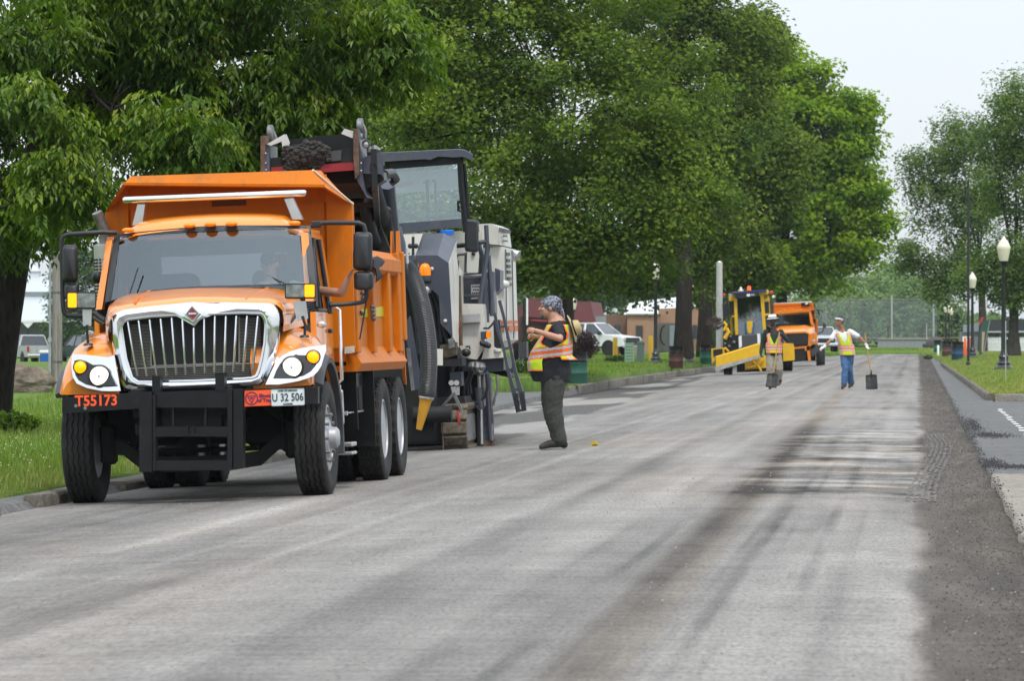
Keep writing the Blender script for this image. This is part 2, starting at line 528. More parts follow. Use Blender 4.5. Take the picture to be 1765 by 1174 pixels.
def m_road():
 m, nt, p, vec = newmat('milled asphalt')
 at = nt.nodes.new('ShaderNodeAttribute'); at.attribute_name = 'tone'
 ab = nt.nodes.new('ShaderNodeAttribute'); ab.attribute_name = 'brown'
 grain = noise(nt, vec, 38, 6, .75)
 g2 = noise(nt, vec, 1, 5, .7, (40, 6.5, 10))       # combed grooves of the drum
 g3 = noise(nt, vec, 1, 4, .6, (1.2, 9, 4))
 k = nn(nt, 'ShaderNodeMath', _operation='MULTIPLY_ADD')
 nt.links.new(ramp(nt, grain, [(.30, .0), (.45, .8), (.6, 1.05), (.70, 1.6)]), k.inputs[0])
 k.inputs[1].default_value = .62; k.inputs[2].default_value = .30
 k2 = nn(nt, 'ShaderNodeMath', _operation='MULTIPLY')
 nt.links.new(k.outputs[0], k2.inputs[0]); nt.links.new(ramp(nt, g2, [(.34, .72), (.52, 1.0), (.7, 1.10)]), k2.inputs[1])
 k3 = nn(nt, 'ShaderNodeMath', _operation='MULTIPLY')
 nt.links.new(k2.outputs[0], k3.inputs[0]); nt.links.new(ramp(nt, g3, [(.3, .78), (.7, 1.06)]), k3.inputs[1])
 k4 = nn(nt, 'ShaderNodeMath', _operation='MULTIPLY'); k4.inputs[1].default_value = 1.45
 nt.links.new(k3.outputs[0], k4.inputs[0])
 tn = nn(nt, 'ShaderNodeMath', _operation='MULTIPLY')
 nt.links.new(at.outputs['Fac'], tn.inputs[0]); nt.links.new(k4.outputs[0], tn.inputs[1])
 cc = nt.nodes.new('ShaderNodeCombineColor')
 for i in range(3): nt.links.new(tn.outputs[0], cc.inputs[i])
 c = mixc(nt, cc.outputs[0], (1.035, .985, .925), 1., 'MULTIPLY')
 c2 = mixc(nt, c, (1.08, .90, .72), 1., 'MULTIPLY')
 c = mixc(nt, c, c2, ab.outputs['Fac'])
 # pale chips of crushed stone
 vo = nn(nt, 'ShaderNodeTexVoronoi', Scale=48)
 nt.links.new(vec, vo.inputs['Vector'])
 chip = ramp(nt, vo.outputs['Distance'], [(.10, 1.), (.2, 0.)])
 sel = nn(nt, 'ShaderNodeMath', _operation='MULTIPLY')
 nt.links.new(chip, sel.inputs[0]); nt.links.new(ramp(nt, noise(nt, vec, 31, 2), [(.58, 0.), (.66, .55)]), sel.inputs[1])
 c = mixc(nt, c, (.42, .40, .37), sel.outputs[0])
 nt.links.new(c, p.inputs['Base Color'])
 p.inputs['Roughness'].default_value = .88
 p.inputs['Specular IOR Level'].default_value = .25
 h = nn(nt, 'ShaderNodeMath', _operation='MULTIPLY_ADD')
 nt.links.new(grain, h.inputs[0]); h.inputs[1].default_value = .8
 nt.links.new(g2, h.inputs[2])
 bumpn(nt, p, h.outputs[0], .9, .016)
 return m
M['road'] = m_road()
ys_ = FPX * 1.45 / (np.linspace(1420, 600, 640) - HZ)
ys_ = ys_[ys_ < 335]
ys_ = np.append(ys_, 335)
def road_x(X, Y):
 t = (X + 7.92) / (7.92 + .72)
 lo = road_left(Y)
 return lo + t * (.72 - lo)
def road_h(X, Y):
 z = road_z(X)
 z = z + .010 * (fbm(X * 4, Y * .5, 91) - .5) + .03 * smoothstep(.5, .7, fbm(X * 2.2, Y * .35, 95)) * smoothstep(.35, .62, X) * .8
 return z
road = grid('road', np.linspace(-7.92, .72, 215), ys_, road_h, M['road'], attrs={'tone': tone, 'brown': brown}, xf=road_x)
def m_ground(name, c1, c2, c3, sc=.6, rough=.95, bump=.4, bsc=25):
 m, nt, p, vec = newmat(name)
 a = noise(nt, vec, sc, 6, .6)
 b = noise(nt, vec, sc * 14, 5, .7)
 c = ramp(nt, a, [(.3, c1), (.52, c2), (.75, c3)])
 c = mixc(nt, c, tuple(x * .55 for x in c1), ramp(nt, b, [(.35, .75), (.6, 0.)]))
 nt.links.new(c, p.inputs['Base Color'])
 p.inputs['Roughness'].default_value = rough
 p.inputs['Specular IOR Level'].default_value = .2
 bumpn(nt, p, noise(nt, vec, bsc, 4), bump, .03)
 return m
M['lawn'] = m_ground('lawn turf', (.07, .125, .02), (.12, .20, .03), (.18, .23, .05), .35, bump=.6, bsc=14)
M['soil'] = m_ground('far field', (.05, .09, .02), (.07, .13, .03), (.10, .15, .045), .05)
M['asphalt'] = m_ground('old grey asphalt', (.13, .13, .13), (.165, .165, .162), (.20, .197, .19), .8, bump=.5, bsc=55)
M['concrete'] = m_ground('pale concrete', (.25, .23, .195), (.30, .275, .24), (.345, .32, .28), .9, bump=.3, bsc=45)
M['kerb'] = m_ground('weathered kerb concrete', (.14, .125, .10), (.22, .20, .17), (.29, .27, .235), 2.5, bump=.6, bsc=30)
grid('ground', np.linspace(-2500, 2500, 12), np.linspace(-200, 4800, 12), lambda X, Y: X * 0 - 1.25, M['soil'])
def lawn_left_z(X, Y):
 z = .0 + .25 * smoothstep(75, 118, Y) * smoothstep(-8.9, -10.5, X)
 z = z - .95 * smoothstep(120, 420, Y) * smoothstep(-16, -30, X)
 z = z + .05 * (fbm(X * .3, Y * .1, 101) - .5)
 z = z - .10 * smoothstep(-8.9, -8.35, X) * (1 - smoothstep(60, 75, Y))
 if np.ndim(X) == 2: z[:, -1] -= .5
 return z
def lawn_left_x(X, Y):
 t = (X + 170) / (170 - 8.37)
 edge = -8.37 - 2.6 * smoothstep(62, 70, Y) * (1 - smoothstep(108, 120, Y)) - 1.43 * smoothstep(60, 70, Y)
 return -170 + (edge + 170) * np.clip(t, 0, 1) ** .35
grid('left_lawn', np.append(np.linspace(-170, -8.37, 60), -8.3701), np.concatenate([np.linspace(14, 60, 40), np.linspace(60.5, 66, 12), np.linspace(68, 112, 23), np.linspace(113, 122, 18), np.linspace(125, 330, 42), np.linspace(340, 900, 20)]), lawn_left_z, M['lawn'], xf=lawn_left_x)
def lawn_right_z(X, Y):
 z = .06 + .26 * smoothstep(0, 1.3, X - kerb_rx(Y)) + .05 * (fbm(X * .3, Y * .08, 111) - .5)
 if np.ndim(X) == 2: z[:, 0] -= .5; z[0, :] -= .5
 return z
def kerb_rx(Y):
 return 1.50 - .0036 * (np.asarray(Y, float) - 92)
def rx_(X, Y):
 return kerb_rx(Y) + .13 + X
grid('right_lawn', np.array([-.001, 0, .15, .4, .8, 1.3, 2, 3, 5, 8, 12, 20, 40, 80]), np.concatenate([[91.299], np.linspace(91.3, 330, 70), np.linspace(345, 800, 20)]), lawn_right_z, M['lawn'], xf=rx_)
grid('far_lawn', np.linspace(-60, 1.5, 30), np.concatenate([[335], np.linspace(335.02, 900, 30)]), lambda X, Y: .10 + .20 * smoothstep(335, 350, Y) - .4 * (Y < 335.01), M['lawn'])
# unmilled side surfaces
def jag(X, Y):
 e = smoothstep(.8, .7, X)
 return X + e * (.05 * (fbm(Y * 1.7, Y * 0 + 2, 121, 3) - .5) * 2)
xs_r = np.concatenate([[.70, .705, .76], np.linspace(.9, 1.7, 8), np.linspace(2.2, 16, 10)])
def pav_z(X, Y):
 z = -.022 * softplus(np.asarray(.7) + 1.) + .055 + .0 * X + .02 * (X - .7) * 0
 z = np.where(X < .703 + .0, z - .09, z) if False else z
 z = z + .006 * (fbm(X * 2, Y * .5, 131) - .5)
 return z
def edge_strip(name, xs, ys, m):
 o = grid(name, xs, ys, lambda X, Y: pav_z(X, Y) - .10 * (np.arange(len(xs))[None, :] == 0), m, xf=jag)
 return o
edge_strip('right_pavement', np.concatenate([[.70, .704], np.linspace(.78, 1.55, 7)]), np.concatenate([np.linspace(90.5, 200, 120), np.linspace(205, 334, 30)]), M['asphalt'])
edge_strip('driveway_asphalt', xs_r, np.linspace(43.0, 90.5, 150), M['asphalt'])
edge_strip('driveway_slab', xs_r, np.linspace(8, 42.95, 180), M['concrete'])
def ss_x(X, Y):                                   # X runs 0 (left) to 1 (ragged cut edge on the road)
 e = road_left(Y) + .10 * (fbm(Y * .9, Y * 0, 145, 4) - .5)
 return np.where(X > 1, e + .012, -14.5 + (e + 14.5) * np.minimum(X, 1))
def ss_z(X, Y):
 z = -.14 + .03 * smoothstep(-9, -13, X) + .02 * fbm(X, Y * .3, 141)
 z[:, -1] -= .3
 return z
grid('side_street', np.append(np.linspace(0, 1, 30), 1.01), np.linspace(60, 121, 160), ss_z, M['asphalt'], xf=ss_x)
grid('gutter_strip', np.linspace(-8.45, -7.86, 8), np.linspace(14, 62, 90), lambda X, Y: -.125 + .02 * fbm(X * 3, Y, 151) - .10 * smoothstep(-8.05, -7.95, X), M['asphalt'])
def kerb_run(name, pts, zf, hgt, length=1.8, wid=.14, gap=.02, keep=1.0, depth=.25):
 k = MB()
 o = bpy.data.objects.new(name, None); C.objects.link(o); o['kind'] = 'structure'
 o.location = (pts[0][0], pts[0][1], zf(*pts[0]))
 n0 = 0
 L_ = Vector(o.location)
 for (a, b) in zip(pts[:-1], pts[1:]):
  a, b = Vector((*a, 0)), Vector((*b, 0))
  n = max(1, round((b - a).length / length))
  for i in range(n):
   if random.random() > keep: continue
   p, q = a.lerp(b, i / n), a.lerp(b, (i + 1) / n)
   d = (q - p).normalized(); s_ = Vector((d.y, -d.x, 0))
   mb = MB()
   rings = []
   pr = [(-wid / 2, -depth), (-wid / 2, hgt - .03), (-wid / 2 + .03, hgt), (wid / 2 - .03, hgt), (wid / 2, hgt - .03), (wid / 2, -depth)]
   for t in np.linspace(0, 1, 5):
    c = p.lerp(q, t); c = c + d * (gap / 2 if t == 0 else -gap / 2 if t == 1 else 0)
    z = float(zf(c.x, c.y))
    j = [random.uniform(-.014, .014) for _ in pr]
    rings.append([c + s_ * (u + j[e]) + Vector((0, 0, z + h + j[e] * .7)) - L_ for e, (u, h) in enumerate(pr)])
   mb.loft(rings)
   mb.build('kerb_stone', M['kerb'], o, 50)
 return o
kz = lambda x, y: float(road_z(x))
kerb_run('left_kerb', [(-9.55, 118), (-9.72, 142), (-9.6, 167), (-9.35, 200)], lambda x, y: -.12, .12, 2.4)
kerb_run('side_street_kerb', [(-12.5, 121.0), (-11.2, 120.8), (-10.0, 119.5), (-9.6, 118.2)], lambda x, y: -.10, .10, 1.5)
kerb_run('right_kerb', [(1.51, 92.0), (1.30, 150), (1.10, 205)], lambda x, y: .0, .17, 2.2)
kerb_run('driveway_kerb', [(1.60, 91.0), (3.1, 90.6), (5.2, 90.4), (9, 90.3)], lambda x, y: .0, .17, 1.8, .2)
kerb_run('broken_kerb', [(-7.98, 31.5), (-7.98, 36.9)], lambda x, y: -.17, .09, 1.8, .2)
kerb_run('broken_kerb', [(-7.98, 38.7), (-8.02, 41.2)], lambda x, y: -.17, .10, 1.3, .2)
kerb_run('broken_kerb', [(-8.02, 43), (-8.02, 60)], lambda x, y: -.17, .08, 2.0, .2)
# white dashes sprayed on the drive
dash = mat('white paint marking', (.7, .7, .68), .7, var=.1, dirt=(.2, .2, .2), dirt_amt=.4, dscale=20)
mk = bpy.data.objects.new('road_marking', None); C.objects.link(mk); mk['kind'] = 'structure'; mk.location = (1.49, 60, 0)
mk_me = None
for i in range(15):
 y = 59.5 + i * 1.5
 z = float(pav_z(1.49, y)) + .008
 if mk_me is None:
  b_ = MB(); b_.box(-.04, .04, -.3, .3, -.002, .002); mk_me = b_.mesh('dash', dash)
 o = link('dash', mk_me, mk); o.location = (random.uniform(-.02, .02), y - 60, z); o.rotation_euler.z = random.uniform(-.05, .05)
# ---- loose stones and crumbs of asphalt (stuff)
def scatter_stones(name, xs, ys, zs, size, m, label=None, cat=None):
 n = len(xs)
 base = np.array([[1, 0, 0], [-.8, .3, 0], [0, 1, .1], [.1, -1, 0], [.1, .1, .8], [0, 0, -.5]])
 fc = np.array([[0, 2, 4], [2, 1, 4], [1, 3, 4], [3, 0, 4], [2, 0, 5], [1, 2, 5], [3, 1, 5], [0, 3, 5]])
 r = rng.random((n, 6, 3)) * .5 + .75
 a = rng.random(n) * 6.28
 v = base[None] * r
 ca, sa = np.cos(a)[:, None], np.sin(a)[:, None]
 v = np.stack([v[..., 0] * ca - v[..., 1] * sa, v[..., 0] * sa + v[..., 1] * ca, v[..., 2]], -1)
 v = v * np.asarray(size)[:, None, None] + np.stack([xs, ys, zs], -1)[:, None]
 f = fc[None] + (np.arange(n) * 6)[:, None, None]
 return link(name, npmesh(name, v.reshape(-1, 3), f.reshape(-1, 3), m), None, label, 'stuff', cat=cat)
M['crumb'] = mat('crushed asphalt', (.10, .09, .078), .9, var=.5, scale=30)
M['chip'] = mat('pale stone chips', (.3, .28, .25), .9, var=.4, scale=30)
n = 14000
yy = 10 * np.exp(rng.random(n) * math.log(14)); xx = .02 + .68 * np.sqrt(rng.random(n))
scatter_stones('asphalt_crumbs', xx, yy, road_h(xx, yy) + .004, .002 + .007 * rng.random(n) ** 4 + .00005 * yy, M['crumb'])
n = 6000
yy = 12 * np.exp(rng.random(n) * math.log(9)); xx = -7.7 + 8.3 * rng.random(n)
scatter_stones('stone_chips', xx, yy, road_h(xx, yy) + .002, .003 + .006 * rng.random(n) ** 3 + .00003 * yy, M['chip'])
n = 5200                                     # crumbs spilt over the cut edge on to the drive
c_ = np.array([[.82, 66, .07, 3.0], [1.0, 59.5, .14, .8], [.80, 46.5, .06, .9], [.98, 45.2, .14, .35], [.72, 70, .04, 14], [.72, 45, .03, 16], [.71, 25, .02, 9]])
w_ = np.array([.26, .22, .14, .20, .06, .07, .05]); k_ = rng.choice(7, n, p=w_)
xx = np.maximum(.66, c_[k_, 0] + c_[k_, 2] * rng.normal(size=n)); yy = np.maximum(9, c_[k_, 1] + c_[k_, 3] * rng.normal(size=n))
scatter_stones('spilt_crumbs', xx, yy, np.full(n, float(pav_z(1., 50.)) + .004), .004 + .009 * rng.random(n) ** 3, mat('black crumbs', (.03, .03, .032), .9, var=.4))
# wheel track pressed into the dark millings: bars of a tread print
tt = MB()
for i in range(150):
 t = i / 149
 y = 36.5 + t * 25.0; x = .03 + .27 * smoothstep(0, .8, t) - .06 * smoothstep(.8, 1, t)
 for j in range(5):
  if random.random() < .18: continue
  a = x - .13 + j * .056 + .008 * (-1) ** i; h_ = random.uniform(.014, .022)
  z = float(road_h(x, y)) + .012; w0 = random.uniform(.02, .036); l_ = random.uniform(.10, .17)
  tt.add([(a, y, z), (a + w0, y, z), (a + w0, y + l_, z), (a, y + l_, z)], [(0, 1, 2, 3)])
tt.build('tread_print', mat('pressed pale dust', (.145, .135, .12), .95, var=.4, scale=20, dirt=(.09, .08, .07), dirt_amt=.4, dscale=6), None, 0, False, kind='stuff')
# ---- grass
def m_leaf(name, stops, rough=.5, transl=.35, spec=.35):
 m, nt, p, vec = newmat(name)
 a = nt.nodes.new('ShaderNodeAttribute'); a.attribute_name = 'var'
 c = ramp(nt, a.outputs['Fac'], stops)
 nt.links.new(c, p.inputs['Base Color'])
 p.inputs['Roughness'].default_value = rough
 p.inputs['Specular IOR Level'].default_value = spec
 t = nt.nodes.new('ShaderNodeBsdfTranslucent')
 c2 = mixc(nt, c, (1.35, 1.5, .4), 1., 'MULTIPLY')
 nt.links.new(c2, t.inputs[0])
 mx = nt.nodes.new('ShaderNodeMixShader'); mx.inputs[0].default_value = transl
 nt.links.new(p.outputs[0], mx.inputs[1]); nt.links.new(t.outputs[0], mx.inputs[2])
 nt.links.new(mx.outputs[0], nt.nodes['Material Output'].inputs[0])
 return m
M['grass'] = m_leaf('grass blades', [(0, (.055, .11, .014)), (.4, (.13, .22, .026)), (.8, (.23, .29, .07)), (1, (.36, .32, .14))], .6, .3, .2)
def blades(name, x, y, z, h, wd, label=None):
 n = len(x)
 a = rng.random(n) * pi; lean = rng.normal(size=(n, 2)) * .35
 c = np.stack([x, y, z], -1)
 dx = np.stack([np.cos(a), np.sin(a), 0 * a], -1) * wd[:, None] * .5
 tip = c + np.stack([lean[:, 0] * h, lean[:, 1] * h, h], -1)
 mid = c + np.stack([lean[:, 0] * h * .3, lean[:, 1] * h * .3, h * .55], -1)
 v = np.stack([c - dx, c + dx, mid + dx * .8, tip, mid - dx * .8], 1).reshape(-1, 3)
 i = (np.arange(n) * 5)[:, None]
 f = np.concatenate([i + np.array([[0, 1, 2]]), i + np.array([[0, 2, 4]]), i + np.array([[4, 2, 3]])])
 dry = .35 * smoothstep(-9.1, -8.4, x) * (y < 60)
 dry = dry + .28 * (x > 0)
 var = np.repeat(np.clip(.25 + dry + .5 * fbm(x * .5, y * .2, 161) + .22 * rng.normal(size=n), 0, 1), 5)
 return link(name, npmesh(name, v, f, M['grass'], var), None, label, 'stuff')
n = 60000
yy = 30 + 75 * rng.random(n) ** 1.6
xx = -8.38 - (.4 + yy * .075) * rng.random(n) ** 1.3 - .12 * rng.random(n) - 3.0 * smoothstep(60, 68, yy)
ok = xx < -200 + 1e9
xx, yy = xx[ok], yy[ok]; n = len(xx)
patch = fbm(xx * .8, yy * .25, 171)
blades('grass', xx, yy, lawn_left_z(xx, yy) - .01, (.05 + .12 * rng.random(n)) * (.55 + patch), .005 + .00008 * yy)
n = 45000
yy = 122 + 150 * rng.random(n) ** 1.5; xx = -9.8 - (.3 + (yy - 60) * .10) * rng.random(n)
blades('grass', xx, yy, lawn_left_z(xx, yy) - .01, .04 + .07 * rng.random(n), .010 + .00008 * yy)
n = 50000
yy = 91.4 + 240 * rng.random(n) ** 1.6; xx = kerb_rx(yy) + .14 + (yy * .027) * rng.random(n)
blades('grass', xx, yy, lawn_right_z(xx, yy) - .01, .03 + .05 * rng.random(n) + .05 * (xx - kerb_rx(yy) < .35) * rng.random(n), .009 + .00008 * yy)
n = 9000
yy = 336 + 60 * rng.random(n); xx = -14 + 15 * rng.random(n)
blades('grass', xx, yy, np.full(n, .28), .06 + .06 * rng.random(n), np.full(n, .06))
# weeds growing over the kerbs
n = 5000
yy = 92 + 110 * rng.random(n) ** 1.3; xx = kerb_rx(yy) + .02 + .10 * rng.random(n)
blades('grass', xx, yy, np.full(n, .10), .08 + .10 * rng.random(n), .010 + .00006 * yy)
n = 420
k_ = rng.random(n); yy = 38 + 32 * k_; xx = -8.6 - (.2 + yy * .05) * rng.random(n) - 3.2 * (yy > 60)
scatter_stones('clover_flowers', xx, yy, lawn_left_z(xx, yy) + .08 + .05 * rng.random(n), np.full(n, .010), mat('clover white', (.62, .58, .52), .9))
n = 260
yy = 93 + 14 * rng.random(n); xx = kerb_rx(yy) + .2 + 2.6 * rng.random(n)
scatter_stones('yellow_flowers', xx, yy, lawn_right_z(xx, yy) + .05 + .03 * rng.random(n), np.full(n, .011), mat('dandelion yellow', (.55, .42, .06), .9))
# ================================================================ the orange dump truck in front
def rrect(cx, cz, hx, hz, r, n=5):
 """rounded rectangle outline, (x, z) pairs"""
 out = []
 for sx, sz, a0 in ((1, 1, 0), (-1, 1, 90), (-1, -1, 180), (1, -1, 270)):
  for k in range(n):
   a = R(a0 + 90 * k / (n - 1))
   out.append((cx + sx * (hx - r) + r * cos(a), cz + sz * (hz - r) + r * sin(a)))
 return out
def wheel(parent, name, c, rad, wid, face, steer=True, lug=True, rimmat='rim', depth=.0, zig=4):
 """tyre + rim + hub; axle along x; face=+1 outer side toward +x"""
 t = MB()
 hw = wid / 2
 n = 56
 # tread profile with grooves
 prof = [(rad * .56, -hw * .72), (rad * .66, -hw * .92), (rad * .82, -hw), (rad * .93, -hw * .97), (rad * .985, -hw * .86)]
 ng = 4
 us = np.linspace(-hw * .80, hw * .80, ng * 2 + 2)
 step = (us[-1] - us[0]) / (ng * 4 + ng + 1)
 grooves = []
 x = -hw * .82
 rib = (hw * 1.64 - ng * .016) / (ng + 1)
 for k in range(ng + 1):
  prof += [(rad, x), (rad, x + rib)]
  if k < ng:
   prof += [(rad - .017, x + rib + .003), (rad - .017, x + rib + .013)]
  x += rib + .016
 prof += [(rad * .985, hw * .86), (rad * .93, hw * .97), (rad * .82, hw), (rad * .66, hw * .92), (rad * .56, hw * .72)]
 rings = []
 inner = range(5, len(prof) - 5)
 for i, (r, h) in enumerate(prof):
  rr = []
  for k in range(n * 2 if steer else n * 2):
   a = 2 * pi * k / (n * 2)
   hh = h
   if i in inner:
    hh += (.006 if steer else .010) * (1 if (k // 2) % 2 else -1)
    if not steer and i in inner and (k % 4 == 0) and r == rad: r_ = rad - .012
    else: r_ = r
   else: r_ = r
   rr.append(Vector(c) + Vector((hh * 1.0, r_ * cos(a), r_ * sin(a))))
  rings.append(rr)
 t.loft(rings, True, False)
 w_ = t.build('wheel', M['rubber'], parent, 30)
 # rim
 m = MB()
 f = face
 o = (c[0], c[1], c[2])
 R_ = rad * .575
 if steer:
  pr = [(R_, f * hw * .70), (R_ * 1.02, f * hw * .80), (R_ * .96, f * hw * .84), (R_ * .92, f * hw * .60), (R_ * .62, f * hw * .72), (R_ * .55, f * hw * .9), (R_ * .34, f * hw * .95), (R_ * .32, f * hw * 1.35), (R_ * .24, f * hw * 1.5), (0.001, f * hw * 1.52)]
 else:
  pr = [(R_, f * hw * .70), (R_ * 1.02, f * hw * .80), (R_ * .96, f * hw * .84), (R_ * .90, f * hw * .2), (R_ * .84, -f * hw * .25), (R_ * .6, -f * hw * .15), (R_ * .42, -f * hw * .1), (R_ * .36, f * hw * .45), (R_ * .2, f * hw * .5), (0.001, f * hw * .5)]
 m.lathe(pr, o, 'x', 32)
 m.lathe([(R_ * .97, -f * hw * .70), (R_ * .9, -f * hw * .3), (R_ * .2, -f * hw * .3), (.001, -f * hw * .3)], o, 'x', 24)
 rm = m.build('rim', M[rimmat], w_, 40)
 b = MB()
 for k in range(10):
  a = 2 * pi * k / 10
  q = Vector(o) + Vector(((f * hw * .70 if steer else -f * hw * .16), R_ * .73 * cos(a), R_ * .73 * sin(a)))
  b.tube([q, q + Vector((f * .05, 0, 0))], .017, 6)
 b.build('wheel_nut', M['worn'], w_, 40, kind='stuff')
 return w_
ROLL = R(-2.2)
tr = Frame('dump_truck', 'orange dump truck with chrome grille and plow frame, headlights on, parked in the gutter', 'dump truck',
           ground_at(350, 40.2, -.137), (0, ROLL, 0))
T = tr.e
# ---- wheels
for sx in (1, -1):
 o = wheel(T, 'wheel', (sx * 1.075, 0, .525), .525, .29, sx, True)
for yy in (4.05, 5.40):
 for sx in (1, -1):
  wheel(T, 'wheel', (sx * 1.105, yy, .52), .52, .26, sx, False)
  wheel(T, 'wheel', (sx * .775, yy, .52), .52, .26, -sx, False)
# ---- chassis, axle, under-body
b = MB()
for sx in (1, -1):
 b.box(sx * .36, sx * .44, -1.0, 6.2, .78, 1.05, .01)
b.box(-.36, .36, -.2, -.05, .8, 1.0); b.box(-.36, .36, 2.4, 2.55, .8, 1.0)
b.build('chassis_rail', M['dark'], T)
b = MB()
b.loft([[Vector((x, -.06 * k1, z + h)) for k1, h in ((-1, -.07), (1, -.07), (1, .07), (-1, .07))] for x, z in ((-.92, .52), (-.72, .50), (-.55, .36), (-.3, .33), (.3, .33), (.55, .36), (.72, .50), (.92, .52))])
for sx in (1, -1):
 b.box(sx * .8, sx * .93, -.12, .12, .35, .72, .03)
 b.box(sx * .36, sx * .46, -.85, .85, .62, .74, .02)
b.tube([(.5, .2, .45), (-.75, .2, .45)], .025)
b.build('front_axle', M['dark'], T)
b = MB()
for yy in (4.05, 5.40):
 b.tube([(-.95, yy, .52), (-.2, yy, .52), (0, yy, .52), (.2, yy, .52), (.95, yy, .52)], [.09, .1, .24, .1, .09], 14)
b.tube([(0, .8, .7), (0, 4.05, .6)], .06)
b.build('rear_axle', M['dark'], T)
b = MB()
b.box(-.33, .33, -.45, 1.6, .60, 1.25, .06)
b.box(-.8, .8, -.45, -.42, .98, 1.05)
for k in range(9):
 q = Vector((random.uniform(-.75, .75), random.uniform(-.6, -.1), random.uniform(.5, 1.0)))
 b.tube([q, q + Vector((random.uniform(-.2, .2), .2, -.15)), q + Vector((random.uniform(-.4, .4), .3, .1))], random.uniform(.012, .03), 6)
b.box(-.72, .72, .25, .35, .5, 1.3); b.box(-1.0, 1.0, 1.75, 1.80, .55, 1.3)
b.build('engine', M['dark'], T)
# ---- bumper with plow frame
YB = -1.12
b = MB()
b.extr(tr.ys([(107, 685), (262, 675), (262, 703), (107, 713)], YB), (0, .10, 0))
b.extr(tr.ys([(395, 671), (548, 667), (548, 696), (395, 703)], YB), (0, .10, 0))
b.extr(tr.ys([(262, 676), (395, 672), (395, 700), (262, 704)], YB + .03), (0, .06, 0))
for p in b.v[8:]: pass
for l, r_ in (((246, 676), (262, 676)), ((392, 672), (419, 671))):
 pass
b.build('bumper', M['black'], T, 30)
b = MB()
def post(x0, x1, y0, y1, dy=-.05, th=.14):
 b.extr(tr.ys([(x0, y0), (x1, y0), (x1, y1), (x0, y1)], YB + dy), (0, th, 0))
post(240, 262, 677, 814, -.035); post(392, 400, 671, 809, -.055); post(402, 419, 671, 808, -.03); post(263, 268, 680, 812, -.06)
post(268, 392, 736, 748); post(268, 392, 748, 753, -.075, .17); post(266, 394, 794, 811); post(268, 392, 677, 703, -.01)
post(262, 276, 648, 676, .02); post(371, 387, 644, 673, .02)
post(296, 300, 703, 737, .02, .05); post(352, 356, 702, 736, .02, .05); post(320, 324, 735, 752, -.08, .03); post(331, 335, 735, 752, -.08, .03)
b.build('plow_frame', M['black'], T, 30)
b = MB()
for px, py in ((131, 700), (147, 704), (246, 707), (405, 700)):
 q = tr.y(px, py, YB - .0); b.lathe([(.016, 0), (.016, -.012), (.001, -.014)], q, 'y', 8)
b.build('bolt', M['worn'], T, kind='stuff')
red_txt = mat('orange red lettering', (.95, .10, .02), .5, var=.05, emit=(1, .1, .02), es=.0)
me = text_mesh('T55173', .135, red_txt, .0015, .93, .0035)
o = link('lettering', me, T); q = tr.y(166, 691.5, YB - .004); o.location = q; o.rotation_euler = (R(90), R(-.6) * -1, 0); o['label'] = 'orange fleet number T55173'
# sticker and plate
orange_st = mat('orange sticker', (.92, .10, .012), .5, var=.05)
purple = mat('purple print', (.10, .012, .09), .5)
b = MB(); b.extr(tr.ys([(421.5, 674), (466.5, 672), (466.5, 699), (421.5, 701)], YB - .006), (0, .006, 0))
st = b.build('sticker', orange_st, T)
b = MB()
qc = tr.y(433.5, 687, YB - .009)
circ = lambda r, n=28: [qc + Vector((r * cos(2 * pi * k / n), 0, r * sin(2 * pi * k / n))) for k in range(n)]
b.ring(circ(.060), circ(.050), (0, .004, 0))
tri = lambda r, a0: [qc + Vector((r * cos(a0 + 2 * pi * k / 3), 0, r * sin(a0 + 2 * pi * k / 3))) for k in range(3)]
b.ring(tri(.050, R(-90)), tri(.034, R(-90)), (0, .004, 0))
b.extr(tri(.018, R(-90)), (0, .004, 0))
b.build('emblem', purple, st, 0)
for s_, px, py in (('Illinois', 457.0, 682.5), ('of Tran', 456.5, 690.5)):
 o = link('lettering', text_mesh(s_, .044, purple, .001, 1., .0016), st)
 o.location = tr.y(px, py, YB - .009); o.rotation_euler = (R(90), R(.6), 0)
plate_m = mat('white number plate', (.66, .72, .74), .4, var=.03)
b = MB()
c_ = tr.y(496, 685, YB - .012)
b.extr([c_ + Vector((x, 0, z)) for x, z in rrect(0, 0, .152, .076, .012)], (0, .008, 0))
pl = b.build('number_plate', plate_m, T)
b = MB(); b.ring([c_ + Vector((x, -.002, z)) for x, z in rrect(0, 0, .152, .076, .012)], [c_ + Vector((x, -.002, z)) for x, z in rrect(0, 0, .147, .071, .010)], (0, .004, 0))
b.build('plate_rim', M['alu'], pl)
dk = mat('dark plate print', (.02, .04, .035), .5)
for s_, sz, dx, dz, sx in (('U 32 506', .098, 0, -.003, .78), ('LAND OF LINCOLN', .020, 0, .060, 1), ('ILLINOIS', .022, 0, -.062, 1)):
 o = link('lettering', text_mesh(s_, sz, dk, .001, sx, .0012), pl); o.location = c_ + Vector((dx, -.004, dz)); o.rotation_euler = (R(90), 0, 0)
